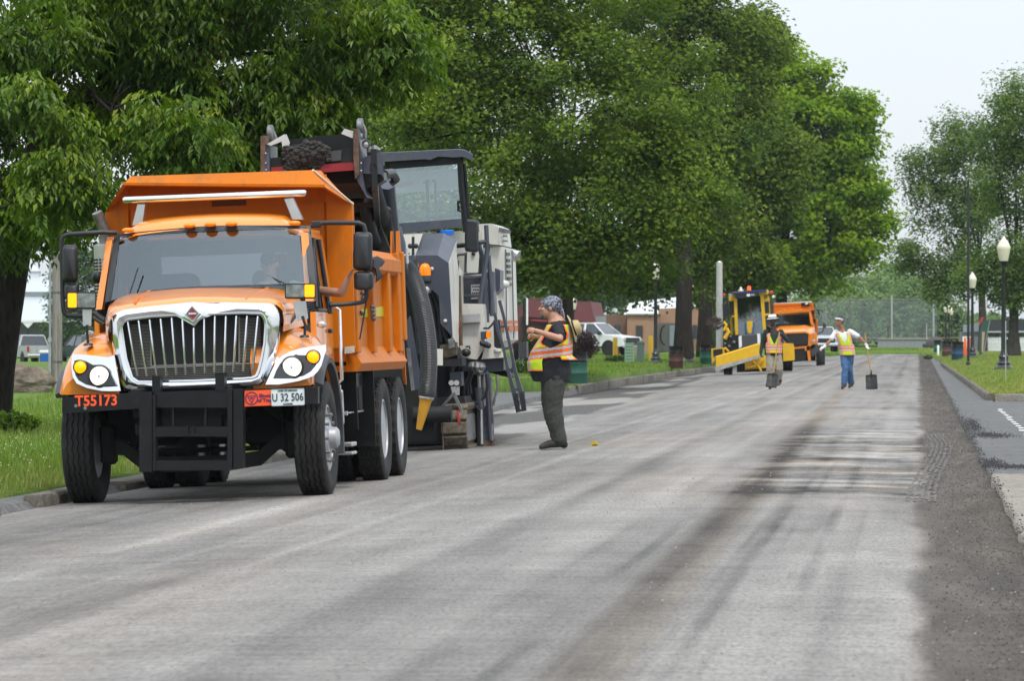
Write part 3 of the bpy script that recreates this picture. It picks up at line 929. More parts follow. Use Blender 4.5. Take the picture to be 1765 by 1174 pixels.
# ---- grille
YG = -.80
outer = [(192, 548), (198, 540), (214, 533), (260, 527), (300, 523), (333, 520), (370, 520), (420, 521), (464, 522), (476, 526), (482, 534), (484, 548), (482, 585), (476, 620), (468, 645), (460, 660), (452, 666), (420, 669), (340, 672), (260, 675), (222, 676), (212, 672), (204, 655), (196, 615), (192, 580)]
inner = [(208, 562), (211, 554), (220, 550), (260, 545), (302, 543), (316, 551), (332, 560), (346, 551), (360, 541), (420, 539), (450, 540), (455, 544), (458, 551), (459, 560), (457, 590), (452, 620), (447, 640), (443, 649), (436, 652), (420, 653.5), (340, 657), (260, 659), (236, 659), (226, 652), (216, 620)]
mid = [((a[0] * .45 + c[0] * .55), (a[1] * .45 + c[1] * .55)) for a, c in zip(outer, inner)]
b = MB()
ro, rm_, ri, rb = tr.ys(outer, YG + .12), tr.ys(mid, YG - .01), tr.ys(inner, YG), tr.ys(inner, YG + .12)
ro0 = tr.ys([(x + (4 if x < 335 else -4), y + (3 if y < 600 else -3)) for x, y in outer], YG + .03)
b.loft([ro, ro0, rm_, ri, rb], True, False)
b.build('grille_surround', M['chrome'], T, 50)
b = MB()
in1 = [(x + (3.2 if x < 335 else -3.2), y + (2.5 if y < 600 else -2.5)) for x, y in inner]
b.loft([tr.ys(inner, YG + .002), tr.ys(inner, YG - .014), tr.ys(in1, YG - .012), tr.ys(in1, YG + .02)], True, False)
b.build('grille_trim', M['chrome'], T, 50)
tops = [(220.5, 555), (239, 552.5), (258, 551), (277, 549.5), (296, 548), (314.5, 551), (334, 565), (352, 550), (370.5, 545), (389.5, 545), (407.5, 544.5), (426, 544.5), (444.5, 545)]
bots = [(237, 648), (253, 648), (270, 647.5), (287, 647), (304, 646), (320, 645.5), (335, 644.5), (352.5, 643.5), (369, 643), (386, 642.5), (402, 641.5), (418.5, 640.5), (435, 640)]
for (ax, ay), (bx, by) in zip(tops, bots):
 b = MB()
 rings = []
 for t in np.linspace(0, 1, 7):
  bow = .5 * (ax - bx) * (t - t * t) * .55
  x = ax + (bx - ax) * t - bow * -1 * .35; y = ay + (by - ay) * t
  yy = YG + .005 - .035 * sin(pi * t)
  c = tr.y(x, y, yy)
  rings.append([c + Vector((u, v, 0)) for u, v in ((-.0125, .02), (-.010, -.008), (-.003, -.016), (.006, -.016), (.0125, -.004), (.0125, .02))])
 b.loft(rings)
 b.build('grille_bar', M['satin'], T, 50)
b = MB()
b.extr(tr.ys([(206, 541), (462, 535), (450, 660), (222, 664)], YG + .18), (0, .02, 0))
b.build('radiator', mat('black radiator', (.02, .02, .022), .6, var=.2), T)
b = MB()
for x0, x1, y0, y1, st_ in ((226, 259, 560, 632, 2.5), (412, 449, 549, 622, 2.5), (226, 446, 636, 657, 3.2)):
 y = y0
 while y < y1:
  b.extr(tr.ys([(x0, y), (x1, y - (x1 - x0) * .03), (x1, y + .9 - (x1 - x0) * .03), (x0, y + .9)], YG + .155), (0, .02, 0)); y += st_
b.build('cooler_fin', mat('dull aluminium', (.36, .34, .30), .5, .3), T, 0, kind='stuff')
b = MB()
for pts in ([(259, 630), (412, 624), (412, 626), (259, 632)], [(259, 552), (261, 552), (261, 632), (259, 632)], [(411, 546), (413, 546), (413, 626), (411, 626)], [(222, 634), (448, 624), (448, 627), (222, 637)]):
 b.extr(tr.ys(pts, YG + .15), (0, .03, 0))
b.build('radiator_frame', mat('dull aluminium', (.36, .34, .30), .5, .3), T)
# diamond badge
b = MB()
dc = tr.y(332, 541, YG - .03)
dm = lambda k, y: [dc + Vector((x * k, y, z * k)) for x, z in ((0, .086), (.075, 0), (0, -.086), (-.075, 0))]
b.loft([dm(1, .05), dm(1, -.004), dm(.86, -.014), dm(.78, -.014), dm(.66, .0)], True, True)
bd = b.build('badge', M['chrome'], T, 20)
b = MB(); b.extr(dm(.62, -.006), (0, .01, 0)); b.build('badge_centre', mat('badge red', (.30, .03, .03), .3), bd, 0)
b = MB(); b.box(dc.x - .036, dc.x + .036, dc.y - .014, dc.y - .002, dc.z - .008, dc.z + .010, .003); b.build('badge_bar', M['satin'], bd)
# ---- hood
b = MB()
rings = []
def hood_ring(left, top, right, y, zc):
 return left + top + right
secs = [
 (-.66, [(188, 590), (186, 566), (189, 548), (198, 537), (216, 529), (262, 523), (300, 518.5), (333, 516), (372, 516), (420, 517), (464, 518), (478, 521), (487, 530), (489, 548), (487, 572)]),
 (-.50, [(184, 585), (184, 560), (188, 542), (197, 532), (216, 524), (262, 517), (300, 513), (335, 510), (374, 510), (422, 511.5), (466, 513), (481, 517), (491, 527), (494, 546), (493, 570)]),
 (-.15, [(182, 580), (181, 552), (187, 531), (200, 521.5), (220, 514), (264, 508), (302, 504), (338, 502), (378, 502), (426, 503), (470, 506), (487, 510), (500, 522), (508, 542), (508, 566)]),
 (.38, [(186, 575), (184, 545), (188, 526), (202, 515), (224, 507), (268, 500.5), (306, 496.5), (342, 495), (384, 494.5), (432, 495), (478, 497), (498, 502), (516, 514), (528, 535), (530, 560)]),
]
secs.insert(0, (-.69, [(x, y + 5) for x, y in secs[0][1]]))
for y, pts in secs:
 rings.append(tr.ys(pts, y))
b.loft(rings, False, False)
hood = b.build('hood', M['orange'], T, 60)
for pts in ([(232, 523, -.62), (238, 514, -.3), (258, 502, .34)], [(424, 516, -.62), (440, 507, -.2), (462, 496.5, .34)]):
 q = [tr.y(x, y - .5, yy) for x, y, yy in pts]
 b = MB(); b.tube(q, .012, 6)
 b.build('hood_crease', M['orange'], hood, 60)
b = MB()                                             # side louvres by the windscreen
for k in range(4):
 b.extr([tr.x(520 + k * 1.5, 524 + k * 4, .86), tr.x(541, 518 + k * 4, .92), tr.x(541, 520 + k * 4, .92), tr.x(520 + k * 1.5, 526.5 + k * 4, .86)], (.03, 0, 0))
b.build('louvre', M['plastic'], hood)
# ---- fenders with black arch flares
for sx in (1, -1):
 b = MB()
 rings = []
 for y, zt in ((-.73, 1.22), (-.66, 1.34), (-.5, 1.455), (-.3, 1.54), (-.05, 1.575), (.25, 1.56), (.5, 1.50), (.74, 1.40)):
  za = .52 + sqrt(max(.02, .70 ** 2 - y * y)) if abs(y) < .69 else .66
  if y < -.6: za = 1.02 - (y + .6) * .1
  zi = zt + .04
  rings.append([Vector((sx * x, y, z)) for x, z in ((.60, zi - .02), (.74, zi - .02), (.88, zt), (1.0, zt - .035), (1.09, zt - .10), (1.15, zt - .20), (1.165, max(za, zt - .32) * .5 + za * .5), (1.165, za), (.95, za + .02))])
 b.loft(rings, False, False)
 b.loft([rings[0][0:9], [Vector((sx * .62, -.70, 1.0))] * 9], False, False)
 fn = b.build('fender', M['orange'], T, 55)
 b = MB()
 rings = []
 for a in np.linspace(42, 192, 15):
  aa = R(180 - a)
  y, z = .70 * cos(aa) * 1.02, .52 + .70 * sin(aa)
  y2, z2 = y * 1.11, .52 + (z - .52) * 1.13
  rings.append([Vector((sx * 1.14, y, z)), Vector((sx * 1.235, y, z)), Vector((sx * 1.24, (y + y2) / 2, (z + z2) / 2)), Vector((sx * 1.175, y2, z2)), Vector((sx * 1.14, y2, z2))])
 b.loft(rings)
 b.build('wheel_arch_flare', M['grey_plastic'], fn, 50)
 b = MB()                                         # inner liner keeps the wheel well dark
 rings = [[Vector((sx * x, .67 * cos(R(a)), .54 + .67 * sin(R(a)))) for x in (.58, 1.14)] for a in range(0, 141, 14)]
 b.loft(rings, False, False)
 b.build('wheel_liner', M['dark'], fn)
# ---- headlamp pods
def pod(sx, outline, bezel, lampc, amb):
 yf = lambda px, py=640: -.96 + .16 * min(1, max(0, (abs(tr.y(px, 640, -.8).x) - .62) / .56)) + .30 * max(0, (668 - py) / 187.)
 b = MB()
 b.loft([[tr.y(x, y, yf(x, y)) for x, y in outline], [tr.y(x, y, yf(x, y) + .16) for x, y in outline]])
 hp = b.build('headlamp_pod', M['chrome'], T, 40)
 b = MB()
 b.loft([[tr.y(x, y, yf(x, y) - .008) for x, y in bezel], [tr.y(x, y, yf(x, y) + .02) for x, y in bezel]])
 b.build('bezel', M['plastic'], hp, 40)
 for (px, py), r, nm, mt in ((lampc, .088, 'headlamp', 'lamp_lit'), (amb, .057, 'turn_signal', 'amber_lit')):
  c = tr.y(px, py, yf(px, py) - .012)
  k = MB(); k.lathe([(r * 1.18, .02), (r * 1.18, -.02), (r * 1.02, -.026), (r, -.01)], c, 'y', 24)
  h = k.build('lamp_ring', M['plastic'], hp)
  k = MB(); k.lathe([(r, -.012), (r * .8, -.030), (r * .4, -.040), (.001, -.043)], c, 'y', 20)
  k.build(nm, M[mt], hp, 60)
  if nm == 'headlamp':
   k = MB()
   k.ball(c + Vector((0, -.042, 0)), .015, 8)
   k.build('bulb_cap', M['clear'], hp)
pod(1, [(457.6, 663), (466, 644), (476, 623), (487, 613), (500, 606), (516, 601), (534, 597.6), (550, 596), (561.5, 594), (562, 604), (558, 616), (554, 630), (548, 640), (540, 648), (531, 652), (516, 656.5), (503.6, 659), (480, 663)],
 [(471, 652), (476, 639), (483, 626.6), (496, 617), (510, 611), (520, 607), (531, 604), (542, 605), (551, 608), (549, 620), (544.5, 630), (536, 640), (524, 647), (503.6, 652)], (503.6, 633), (540, 615.6))
pod(-1, [(125, 611), (140, 611), (160, 613), (187, 616), (197, 612), (202, 640), (208, 674), (190, 674.5), (175.6, 674), (150, 669), (132, 661), (125.5, 650), (123.4, 638), (123, 624)],
 [(128, 622), (136, 620), (147, 622), (160, 629), (175.6, 629), (188, 638), (200, 664), (180, 665.5), (161, 665.7), (146, 662), (135, 655.6), (130, 647), (128, 638)], (171.8, 648.3), (138.8, 633))
# white repeater lamp on the left fender
for px, py, yv in ((554.5, 559.5, .25), (155, 576, -.35)):
 b = MB(); b.ball(tr.y(px, py, yv), (.05, .03, .035), 10); b.build('repeater_lamp', M['clear'], T, 60)
# ---- cab
YW0, YW1 = .36, .80
wb = [(187, 519), (246, 504), (300, 498), (352, 496), (410, 494), (480, 491), (538, 490)]
wt = [(203, 406), (250, 401), (300, 397.5), (352, 395), (410, 392.5), (470, 391), (529, 391)]
bow = lambda x: -.16 * (1 - ((x - 362) / 175) ** 2)
b = MB()
nx = 13
rings = []
for t in np.linspace(0, 1, 5):
 row = []
 for k in range(nx):
  u = k / (nx - 1)
  xb = 187 + (538 - 187) * u; xt = 203 + (529 - 203) * u
  yb = np.interp(xb, [p[0] for p in wb], [p[1] for p in wb]); yt = np.interp(xt, [p[0] for p in wt], [p[1] for p in wt])
  px, py = xb + (xt - xb) * t, yb + (yt - yb) * t
  row.append(tr.y(px, py, YW0 + (YW1 - YW0) * t + bow(px) + .10))
 rings.append(row)
b.loft(rings, False, False)
b.build('windshield', M['windshield'], T, 60)
b = MB()                                              # black seal round the glass
seal = [rings[0][k] for k in range(nx)] + [rings[t][-1] for t in range(1, 5)] + [rings[4][k] for k in range(nx - 2, -1, -1)] + [rings[t][0] for t in range(3, 0, -1)]
cen = sum(seal, Vector()) / len(seal)
so_ = [p + (p - cen).normalized() * .035 + Vector((0, -.012, 0)) for p in seal]
si_ = [p - (p - cen).normalized() * .025 + Vector((0, -.012, 0)) for p in seal]
b.ring(so_, si_, (0, .02, 0))
b.build('windshield_seal', M['plastic'], T, 40)
b = MB()                                              # band at the top edge
b.loft([[r + Vector((0, -.006, 0)) for r in rings[4]], [r4 * .86 + r3 * .14 + Vector((0, -.006, 0)) for r4, r3 in zip(rings[4], rings[3])]], False, False)
b.build('sun_band', mat('grey glass band', (.05, .06, .065), .3), T)
# cab shell: pillars, roof, sides, back
xl = lambda px, py, y: tr.y(px, py, y)
b = MB()
rf = []
for y, dz, w_ in ((.875, 0, 0), (.90, .055, -.0), (1.0, .12, .02), (1.2, .15, .04), (1.62, .13, .04), (1.78, .06, .03)):
 row = []
 for k in range(15):
  u = k / 14; x = -.955 + 1.91 * u
  x = x * (1 + w_ * .5)
  px = 203 + (529 - 203) * u
  z0 = 2.455 + .075 * (1 - (2 * u - 1) ** 2)
  edge = smoothstep(0, .16, min(u, 1 - u))
  row.append(Vector((x, y + (bow(px) + .02) * (1 if y < .89 else .9 if y < .95 else .6 if y < 1.1 else .1), z0 + dz * (.35 + .65 * float(edge)) - .05 * (1 - float(edge)))))
 rf.append(row)
b.loft(rf, False, False)
b.extr([Vector((x, 1.76, z)) for x, z in ((-.98, 1.0), (.98, 1.0), (.98, 1.5), (-.98, 1.5))], (0, .03, 0))
for sx in (1, -1):
 # A pillar
 b.loft([[Vector((sx * (.965 - .0), .44 + .0, 1.80)), Vector((sx * 1.035, .48, 1.80)), Vector((sx * 1.035, .62, 1.80)), Vector((sx * .97, .60, 1.80))],
   [Vector((sx * .90, .76, 2.46)), Vector((sx * .965, .80, 2.45)), Vector((sx * .965, .93, 2.45)), Vector((sx * .9, .90, 2.46))]])
 # B pillar, rear quarter, window header
 b.loft([[Vector((sx * .99, 1.50, 1.72)), Vector((sx * 1.04, 1.50, 1.72)), Vector((sx * 1.04, 1.79, 1.72)), Vector((sx * .99, 1.79, 1.72))],
   [Vector((sx * .92, 1.42, 2.46)), Vector((sx * .965, 1.42, 2.45)), Vector((sx * .965, 1.78, 2.45)), Vector((sx * .92, 1.78, 2.46))]])
 b.loft([[Vector((sx * .91, .84, 2.40)), Vector((sx * .972, .84, 2.40)), Vector((sx * .965, .84, 2.49)), Vector((sx * .91, .84, 2.49))],
   [Vector((sx * .91, 1.6, 2.40)), Vector((sx * .972, 1.6, 2.40)), Vector((sx * .965, 1.6, 2.49)), Vector((sx * .91, 1.6, 2.49))]])
b.box(-.95, .95, 1.755, 1.785, 1.5, 1.72); b.box(-.95, -.62, 1.755, 1.785, 1.72, 2.3); b.box(.62, .95, 1.755, 1.785, 1.72, 2.3); b.box(-.93, .93, 1.755, 1.785, 2.3, 2.47)
b.build('cab_shell', M['orange'], T, 45)
b = MB()
b.loft([[p + Vector((0, .03 if i == 0 else 0, -.045)) for p in r_] for i, r_ in enumerate(rf)], False, False)
b.box(-.95, .95, 1.735, 1.75, 1.5, 1.72); b.box(-.95, -.62, 1.735, 1.75, 1.72, 2.3); b.box(.62, .95, 1.735, 1.75, 1.72, 2.3); b.box(-.93, .93, 1.735, 1.75, 2.3, 2.44)
b.build('headliner', M['interior'], T)
for sx in (1, -1):
 b = MB()
 b.loft([[Vector((sx * 1.0, y, z)) for y, z in ((.50, .92), (1.52, .92), (1.52, 1.70), (.47, 1.70))], [Vector((sx * 1.05, y, z)) for y, z in ((.52, .94), (1.51, .94), (1.51, 1.70), (.49, 1.70))]])
 b.box(sx * .98, sx * 1.03, 1.53, 1.80, .95, 1.72)
 dr = b.build('door', M['orange'], T, 40)
 b = MB()
 b.tube([(sx * 1.045, .60, 1.74), (sx * .985, .94, 2.40)], .018); b.tube([(sx * 1.045, 1.48, 1.72), (sx * .975, 1.42, 2.40)], .022)
 b.tube([(sx * 1.02, 1.02, 1.72), (sx * .98, 1.06, 2.40)], .014)
 b.tube([(sx * 1.045, .6, 1.715), (sx * 1.045, 1.48, 1.715)], .02)
 b.build('window_frame', M['plastic'], dr)
 if sx < 0:
  b = MB(); b.extr([Vector((sx * 1.03, .62, 1.72)), Vector((sx * 1.03, 1.48, 1.72)), Vector((sx * .975, 1.42, 2.4)), Vector((sx * .975, .95, 2.4))], (.006, 0, 0))
  b.build('side_window', M['side_glass'], dr)
 b = MB(); b.box(sx * 1.05, sx * 1.085, 1.30, 1.44, 1.50, 1.54, .01); b.build('door_handle', M['plastic'], dr)
 b = MB(); b.tube([(sx * 1.06, 1.62, 1.0), (sx * 1.12, 1.63, 1.05), (sx * 1.12, 1.64, 1.72), (sx * 1.04, 1.64, 1.78)], .018, 8); b.build('grab_handle', M['chrome'], T, 60)
b = MB(); b.extr([Vector((-.62, 1.77, 1.72)), Vector((.62, 1.77, 1.72)), Vector((.62, 1.77, 2.3)), Vector((-.62, 1.77, 2.3))], (0, .006, 0)); b.build('rear_window', M['side_glass'], T)
# interior
b = MB(); b.box(-.95, .95, .45, .80, 1.55, 1.78, .06); b.box(-.96, .96, .55, 1.75, 1.0, 1.05); b.box(-.9, .9, 1.70, 1.75, 1.05, 1.60); b.build('dashboard', M['interior'], T)
for cx in (-.48, .50):
 b = MB(); b.box(cx - .25, cx + .25, 1.08, 1.55, 1.25, 1.42, .06)
 b.loft([[Vector((cx + x * k, 1.50 + .12 * t + y, 1.35 + .78 * t)) for x, y in ((-.25, -.05), (.25, -.05), (.25, .07), (-.25, .07))] for t, k in ((0, 1), (.3, 1), (.7, .92), (.95, .78), (1, .6))])
 b.build('seat', M['seat'], T, 60)
b = MB()
sc_ = Vector((.50, .92, 1.74))
circ_ = [sc_ + Vector((.22 * cos(a), -.10 * sin(a), .20 * sin(a))) for a in np.linspace(0, 2 * pi, 25)]
b.tube(circ_, .016, 8); b.tube([sc_ + Vector((-.2, 0, 0)), sc_ + Vector((.2, 0, 0))], .015); b.tube([sc_, sc_ + Vector((0, -.15, -.2))], .03)
b.build('steering_wheel', M['plastic'], T)
# wipers
for pts in ([(224, 505), (238, 462)], [(497, 492), (452, 470)]):
 b = MB(); b.tube([tr.y(pts[0][0], pts[0][1], YW0 - .02), tr.y(pts[1][0], pts[1][1], YW0 + .12)], .008, 6); b.build('wiper', M['plastic'], T)
# amber marker lamps on the roof
for px, py in ((221, 396), (326.5, 388), (362.5, 386), (399, 385), (507.5, 384)):
 b = MB(); b.ball(tr.y(px, py + .5, .78 + bow(px) + .08), (.060, .05, .024), 12); b.build('marker_lamp', M['amber'], T, 60)
# air horn bar: the pale rail over the cab
YL = 1.15
b = MB()
p0, p1 = tr.y(212, 345, YL), tr.y(528, 332.5, YL)
b.tube([p0, p0.lerp(p1, .01), p0.lerp(p1, .99), p1], [.02, .032, .032, .02], 12)
d_ = p1 - p0
for t in (.33, .62, .78): b.tube([p0 + d_ * t, p0 + d_ * (t + .01)], .034, 12)
lb = b.build('light_rail', M['chrome'], T, 50)
for pts in ([(228, 388), (237, 352), (250, 352), (245, 387)], [(504, 378), (490, 343), (505, 341), (522, 378)]):
 b = MB(); b.extr(tr.ys(pts, YL - .01), (0, .10, 0)); b.build('rail_bracket', M['alu'], T)
# ---- exhaust stack
b = MB()
q = [tr.y(181, 445, 1.95), tr.y(181, 402, 1.95), tr.y(177, 388, 1.93), tr.y(171, 375, 1.9), tr.y(167, 366, 1.88)]
b.tube(q, [.055, .055, .055, .055, .05], 14); b.build('exhaust_pipe', M['worn'], T, 60)
b = MB(); a_, z_ = tr.y(182, 530, 1.95), tr.y(182, 422, 1.95)
b.lathe([(.095, 0), (.095, (z_ - a_).z), (.05, (z_ - a_).z + .01)], a_, 'z', 18)
es = b.build('heat_shield', mat('stainless shield', (.45, .45, .42), .4, .6, var=.1), T)
b = MB()
for k in range(14):
 for j in range(4):
  an = R(215 + j * 22); b.T = None
  q = a_ + Vector((.096 * cos(an), .096 * sin(an), .05 + k * .032))
  b.box(q.x - .009, q.x + .009, q.y - .009, q.y + .006, q.z - .009, q.z + .009)
b.build('shield_slot', M['dark'], es, 0, kind='stuff')
# ---- mirrors
def mirror(arm, big, small, sx, y, extra=None):
 b = MB(); b.tube([tr.y(px, py, yy) for px, py, yy in arm], .022, 8)
 ar = b.build('mirror_arm', M['plastic'], T, 60)
 for nm, (x0, x1, y0, y1) in (('mirror', big), ('convex_mirror', small)):
  b = MB()
  pts = rrect((x0 + x1) / 2, (y0 + y1) / 2, (x1 - x0) / 2, (y1 - y0) / 2, min(x1 - x0, y1 - y0) * .22)
  k_ = lambda s: [((px - (x0 + x1) / 2) * s + (x0 + x1) / 2, (py - (y0 + y1) / 2) * (.5 + s * .5) + (y0 + y1) / 2) for px, py in pts]
  b.loft([tr.ys(k_(.55), y - .10), tr.ys(k_(.85), y - .08), tr.ys(k_(1), y - .02), tr.ys(k_(1), y + .05)])
  b.build(nm, M['plastic'], T, 50)
mirror([(536, 389, .8), (548, 386, .8), (560, 384, .8), (606, 384, .78), (618, 384, .78), (627, 388, .78), (630, 400, .78), (631, 440, .78), (632, 490, .78), (632, 512, .78), (629, 519, .78), (620, 522, .78), (590, 525, .75), (568, 526, .7)], (609, 642, 400, 466), (610, 644, 468, 500), 1, .75)
mirror([(202, 401, .8), (190, 401, .8), (178, 400, .78), (118, 404, .75), (108, 408, .75), (106, 418, .75), (107, 470, .75), (108, 520, .75), (110, 538, .75), (116, 544, .75), (140, 545, .75), (165, 540, .6), (182, 552, .3)], (107, 134, 422, 487), (110, 137, 489, 516), -1, .75)
for q0, q1 in ((tr.y(536, 392, .78), tr.y(556, 381, .92)), (tr.y(564, 541, .72), tr.y(574, 520, .85))):
 b = MB(); b.box(*[v for a in zip(q0, q1) for v in a], .01); b.build('mirror_mount', M['plastic'], T)
b = MB(); b.ball(tr.y(168, 478, 1.0), (.06, .05, .06), 10); b.tube([tr.y(168, 478, 1.0), tr.y(190, 478, 1.1)], .02); b.build('spot_mirror', M['plastic'], T, 60)
b = MB(); b.tube([tr.y(635, 490, .8), tr.y(628, 540, .8), tr.y(620, 585, .8)], .008, 6); b.build('mirror_cable', M['plastic'], T)
# ---- plow lights on posts
def plow_light(x0, x1, y0, y1, ambx, post_pts, base):
 y = -.55
 b = MB(); b.loft([tr.ys(rrect((x0 + x1) / 2, (y0 + y1) / 2, (x1 - x0) / 2, (y1 - y0) / 2, 3), yy) for yy in (y, y + .13)])
 pl_ = b.build('plow_light', M['plastic'], T, 40)
 ax0, ax1 = ambx
 b = MB(); b.loft([tr.ys(rrect((ax0 + ax1) / 2, (y0 + y1) / 2 - .5, (ax1 - ax0) / 2, (y1 - y0) / 2 - 2.5, 2), yy) for yy in (y - .02, y + .02)]); b.build('amber_lens', M['amber_lit'], pl_, 40)
 cx0, cx1 = (x0 + 2, ax0 - 1) if ax0 > (x0 + x1) / 2 else (ax1 + 1, x1 - 2)
 b = MB(); b.loft([tr.ys(rrect((cx0 + cx1) / 2, (y0 + y1) / 2 - .5, (cx1 - cx0) / 2, (y1 - y0) / 2 - 2.5, 2), yy) for yy in (y - .016, y + .02)]); b.build('clear_lens', mat('grey lamp lens', (.22, .24, .23), .12, .3, var=.5, scale=14), pl_, 40)
 b = MB(); b.extr(tr.ys(post_pts, y + .04), (0, .012, 0)); b.build('light_bracket', M['alu'], pl_)
 b = MB(); b.tube([tr.y(x, yy, y + .02) for x, yy in base], .014, 6); b.lathe([(.05, 0), (.04, .02), (.001, .03)], tr.y(base[-1][0], base[-1][1], y + .02), 'z', 10); b.build('light_post', M['plastic'], pl_)
plow_light(491, 543.5, 488.5, 515, (525, 542), [(504, 519), (527, 519), (531, 549), (512, 554)], [(521, 545), (526, 560), (525, 582)])
plow_light(114, 166, 503.5, 533, (117, 132), [(142, 531), (158, 531), (157, 562), (143, 562)], [(150, 560), (150, 572), (152, 596)])
# antenna, vents and little pipes at the grille corner
b = MB(); b.tube([tr.y(486, 560, -.4), tr.y(500, 555, -.3), tr.y(512, 540, -.1)], .02); b.tube([tr.y(180, 560, -.4), tr.y(160, 548, -.3)], .016); b.build('hood_latch', M['plastic'], T)
# ---- dump body
XB = 1.215
YF = 2.06
b = MB()                                              # chamfered headboard, rails, floor
def P3(pts): return [tr.y(px, py, yy) for px, py, yy in pts]
# headboard (centre, with chamfered corner panels)
b.loft([[Vector((x, y, z)) for x, y in ((-XB, YF + .18), (-.95, YF), (.95, YF), (XB, YF + .18), (XB, YF + .22), (.94, YF + .04), (-.94, YF + .04), (-XB, YF + .22))] for z in (1.3, 2.78)])
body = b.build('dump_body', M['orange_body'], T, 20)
# cab guard: lip, sloping roof plate and the two cut corners
YT = 1.42
lipT = [(225.5, 303.5), (537.5, 293)]
lipB = [(212, 318), (562, 323)]
b = MB()
A, Bp = tr.y(225.5, 303.5, YT + .12), tr.y(537.5, 293, YT + .12)
Cc, D = tr.y(212, 318.5, YT), tr.y(560, 322, YT)
E, F_ = tr.y(181.5, 365, YF - .02), tr.y(606.5, 352, YF - .02)
E2, F2 = tr.y(181.5, 365, YF + .18), tr.y(606.5, 352, YF + .18)
Ab, Bb = A + Vector((0, YF - YT, .02)), Bp + Vector((0, YF - YT, .02))
th = Vector((0, .03, .0))
b.extr([A, Bp, D, Cc], (0, .03, -.01))                        # sloped front lip
b.loft([[A, Bp], [Ab, Bb]], False, False)
b.extr([Cc, D, D + Vector((-.1, YF - YT, .04)), Cc + Vector((.1, YF - YT, .04))], (0, 0, .025))
b.extr([A, Cc, E, E2, Ab], (.03, 0, 0)); b.extr([Bp, D, F_, F2, Bb], (-.03, 0, 0))
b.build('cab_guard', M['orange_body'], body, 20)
b = MB()                                              # wing panels that reach the body sides
b.extr([tr.y(562, 323, YF - .03), tr.y(606.5, 353, YF - .03), tr.y(607, 440, YF - .03), tr.y(612, 600, YF - .03), tr.y(566, 600, YF - .03)], (0, .05, 0))
b.extr([tr.y(221, 330, YF - .03), tr.y(181.5, 366, YF - .03), tr.y(182, 440, YF - .03), tr.y(182, 600, YF - .03), tr.y(222, 600, YF - .03)], (0, .05, 0))
b.extr([tr.y(221, 308, YF + .02), tr.y(562, 300, YF + .02), tr.y(562, 420, YF + .02), tr.y(221, 425, YF + .02)], (0, .03, 0))
b.build('headboard', M['orange_body'], body, 20)
b = MB(); b.extr(tr.ys([(365, 346), (424, 344), (424, 376), (365, 378)], YF + .005), (0, .015, 0)); b.build('cab_guard_window', mat('shade coloured steel', (.12, .035, .004), .7), body)  # window opening drawn as a brown plate, its shade put into the colour
b = MB()                                              # pale strip along the plate edge of the right wing
b.tube([Bp + Vector((.01, -.005, 0)), F_ + Vector((.012, -.005, 0))], .012, 6); b.build('plate_edge', mat('pale plate edge', (.72, .60, .45), .5), body)
YR = 6.05
for sx in (1, -1):
 b = MB()
 b.box(sx * (XB - .09), sx * (XB - .06), YF + .1, YR, 1.22, 2.22)           # side sheet (recessed)
 b.loft([[Vector((sx * x, y, z)) for x, z in ((XB - .12, 2.10), (XB - .03, 2.10), (XB + .02, 2.14), (XB + .02, 2.26), (XB - .06, 2.34), (XB - .12, 2.34))] for y in (YF + .1, YR - .1)])   # top rail
 b.loft([[Vector((sx * x, y, z)) for x, z in ((XB - .12, 1.12), (XB - .02, 1.12), (XB + .03, 1.20), (XB - .06, 1.36), (XB - .12, 1.36))] for y in (YF + .12, YR - .05)])  # lower rail with sloped top
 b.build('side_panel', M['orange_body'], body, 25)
 for y0, y1, z1 in ((YF + .1, YF + .30, 2.3), (3.45, 3.62, 2.12), (4.75, 4.92, 2.12), (YR - .42, YR - .22, 2.34)):
  b = MB(); b.box(sx * (XB - .08), sx * (XB + .012), y0, y1, 1.3, z1, .01); b.build('side_rib', M['orange_body'], body)
 b = MB(); b.box(sx * (XB - .1), sx * (XB + .035), YR - .16, YR, 1.42, 2.36, .012)
 b.extr([Vector((sx * (XB - .02), y, z)) for y, z in ((YR - .3, 2.34), (YR - .05, 2.34), (YR - .12, 2.58), (YR - .22, 2.58))], (sx * .03, 0, 0))
 b.extr([Vector((sx * (XB - .08), y, z)) for y, z in ((YR - .3, 2.34), (YR - .05, 2.34), (YR - .12, 2.58), (YR - .22, 2.58))], (sx * .02, 0, 0))
 b.extr([Vector((sx * (XB - .03), y, z)) for y, z in ((YR - .14, 1.42), (YR - .02, 1.42), (YR + .06, .95), (YR + .02, .95))], (sx * .03, 0, 0))
 b.build('corner_post', M['orange_body'], body)
b = MB(); b.box(-XB + .1, XB - .1, YF + .1, YR, 1.12, 1.18); b.box(-XB + .08, XB - .08, YR - .06, YR, 1.2, 2.3); b.build('tailgate', M['orange_body'], body)
b = MB(); q = tr.x(689, 441, XB - .05); b.tube([q + Vector((-.12, 0, 0)), q + Vector((.08, 0, 0))], .016, 8); b.box(q.x + .07, q.x + .09, q.y - .05, q.y + .05, q.z - .09, q.z + .09, .01); b.build('hinge_pin', M['alu'], body)
b = MB(); b.box(-.4, .4, 2.3, 6, 1.04, 1.12); b.build('body_sill', M['dark'], T)
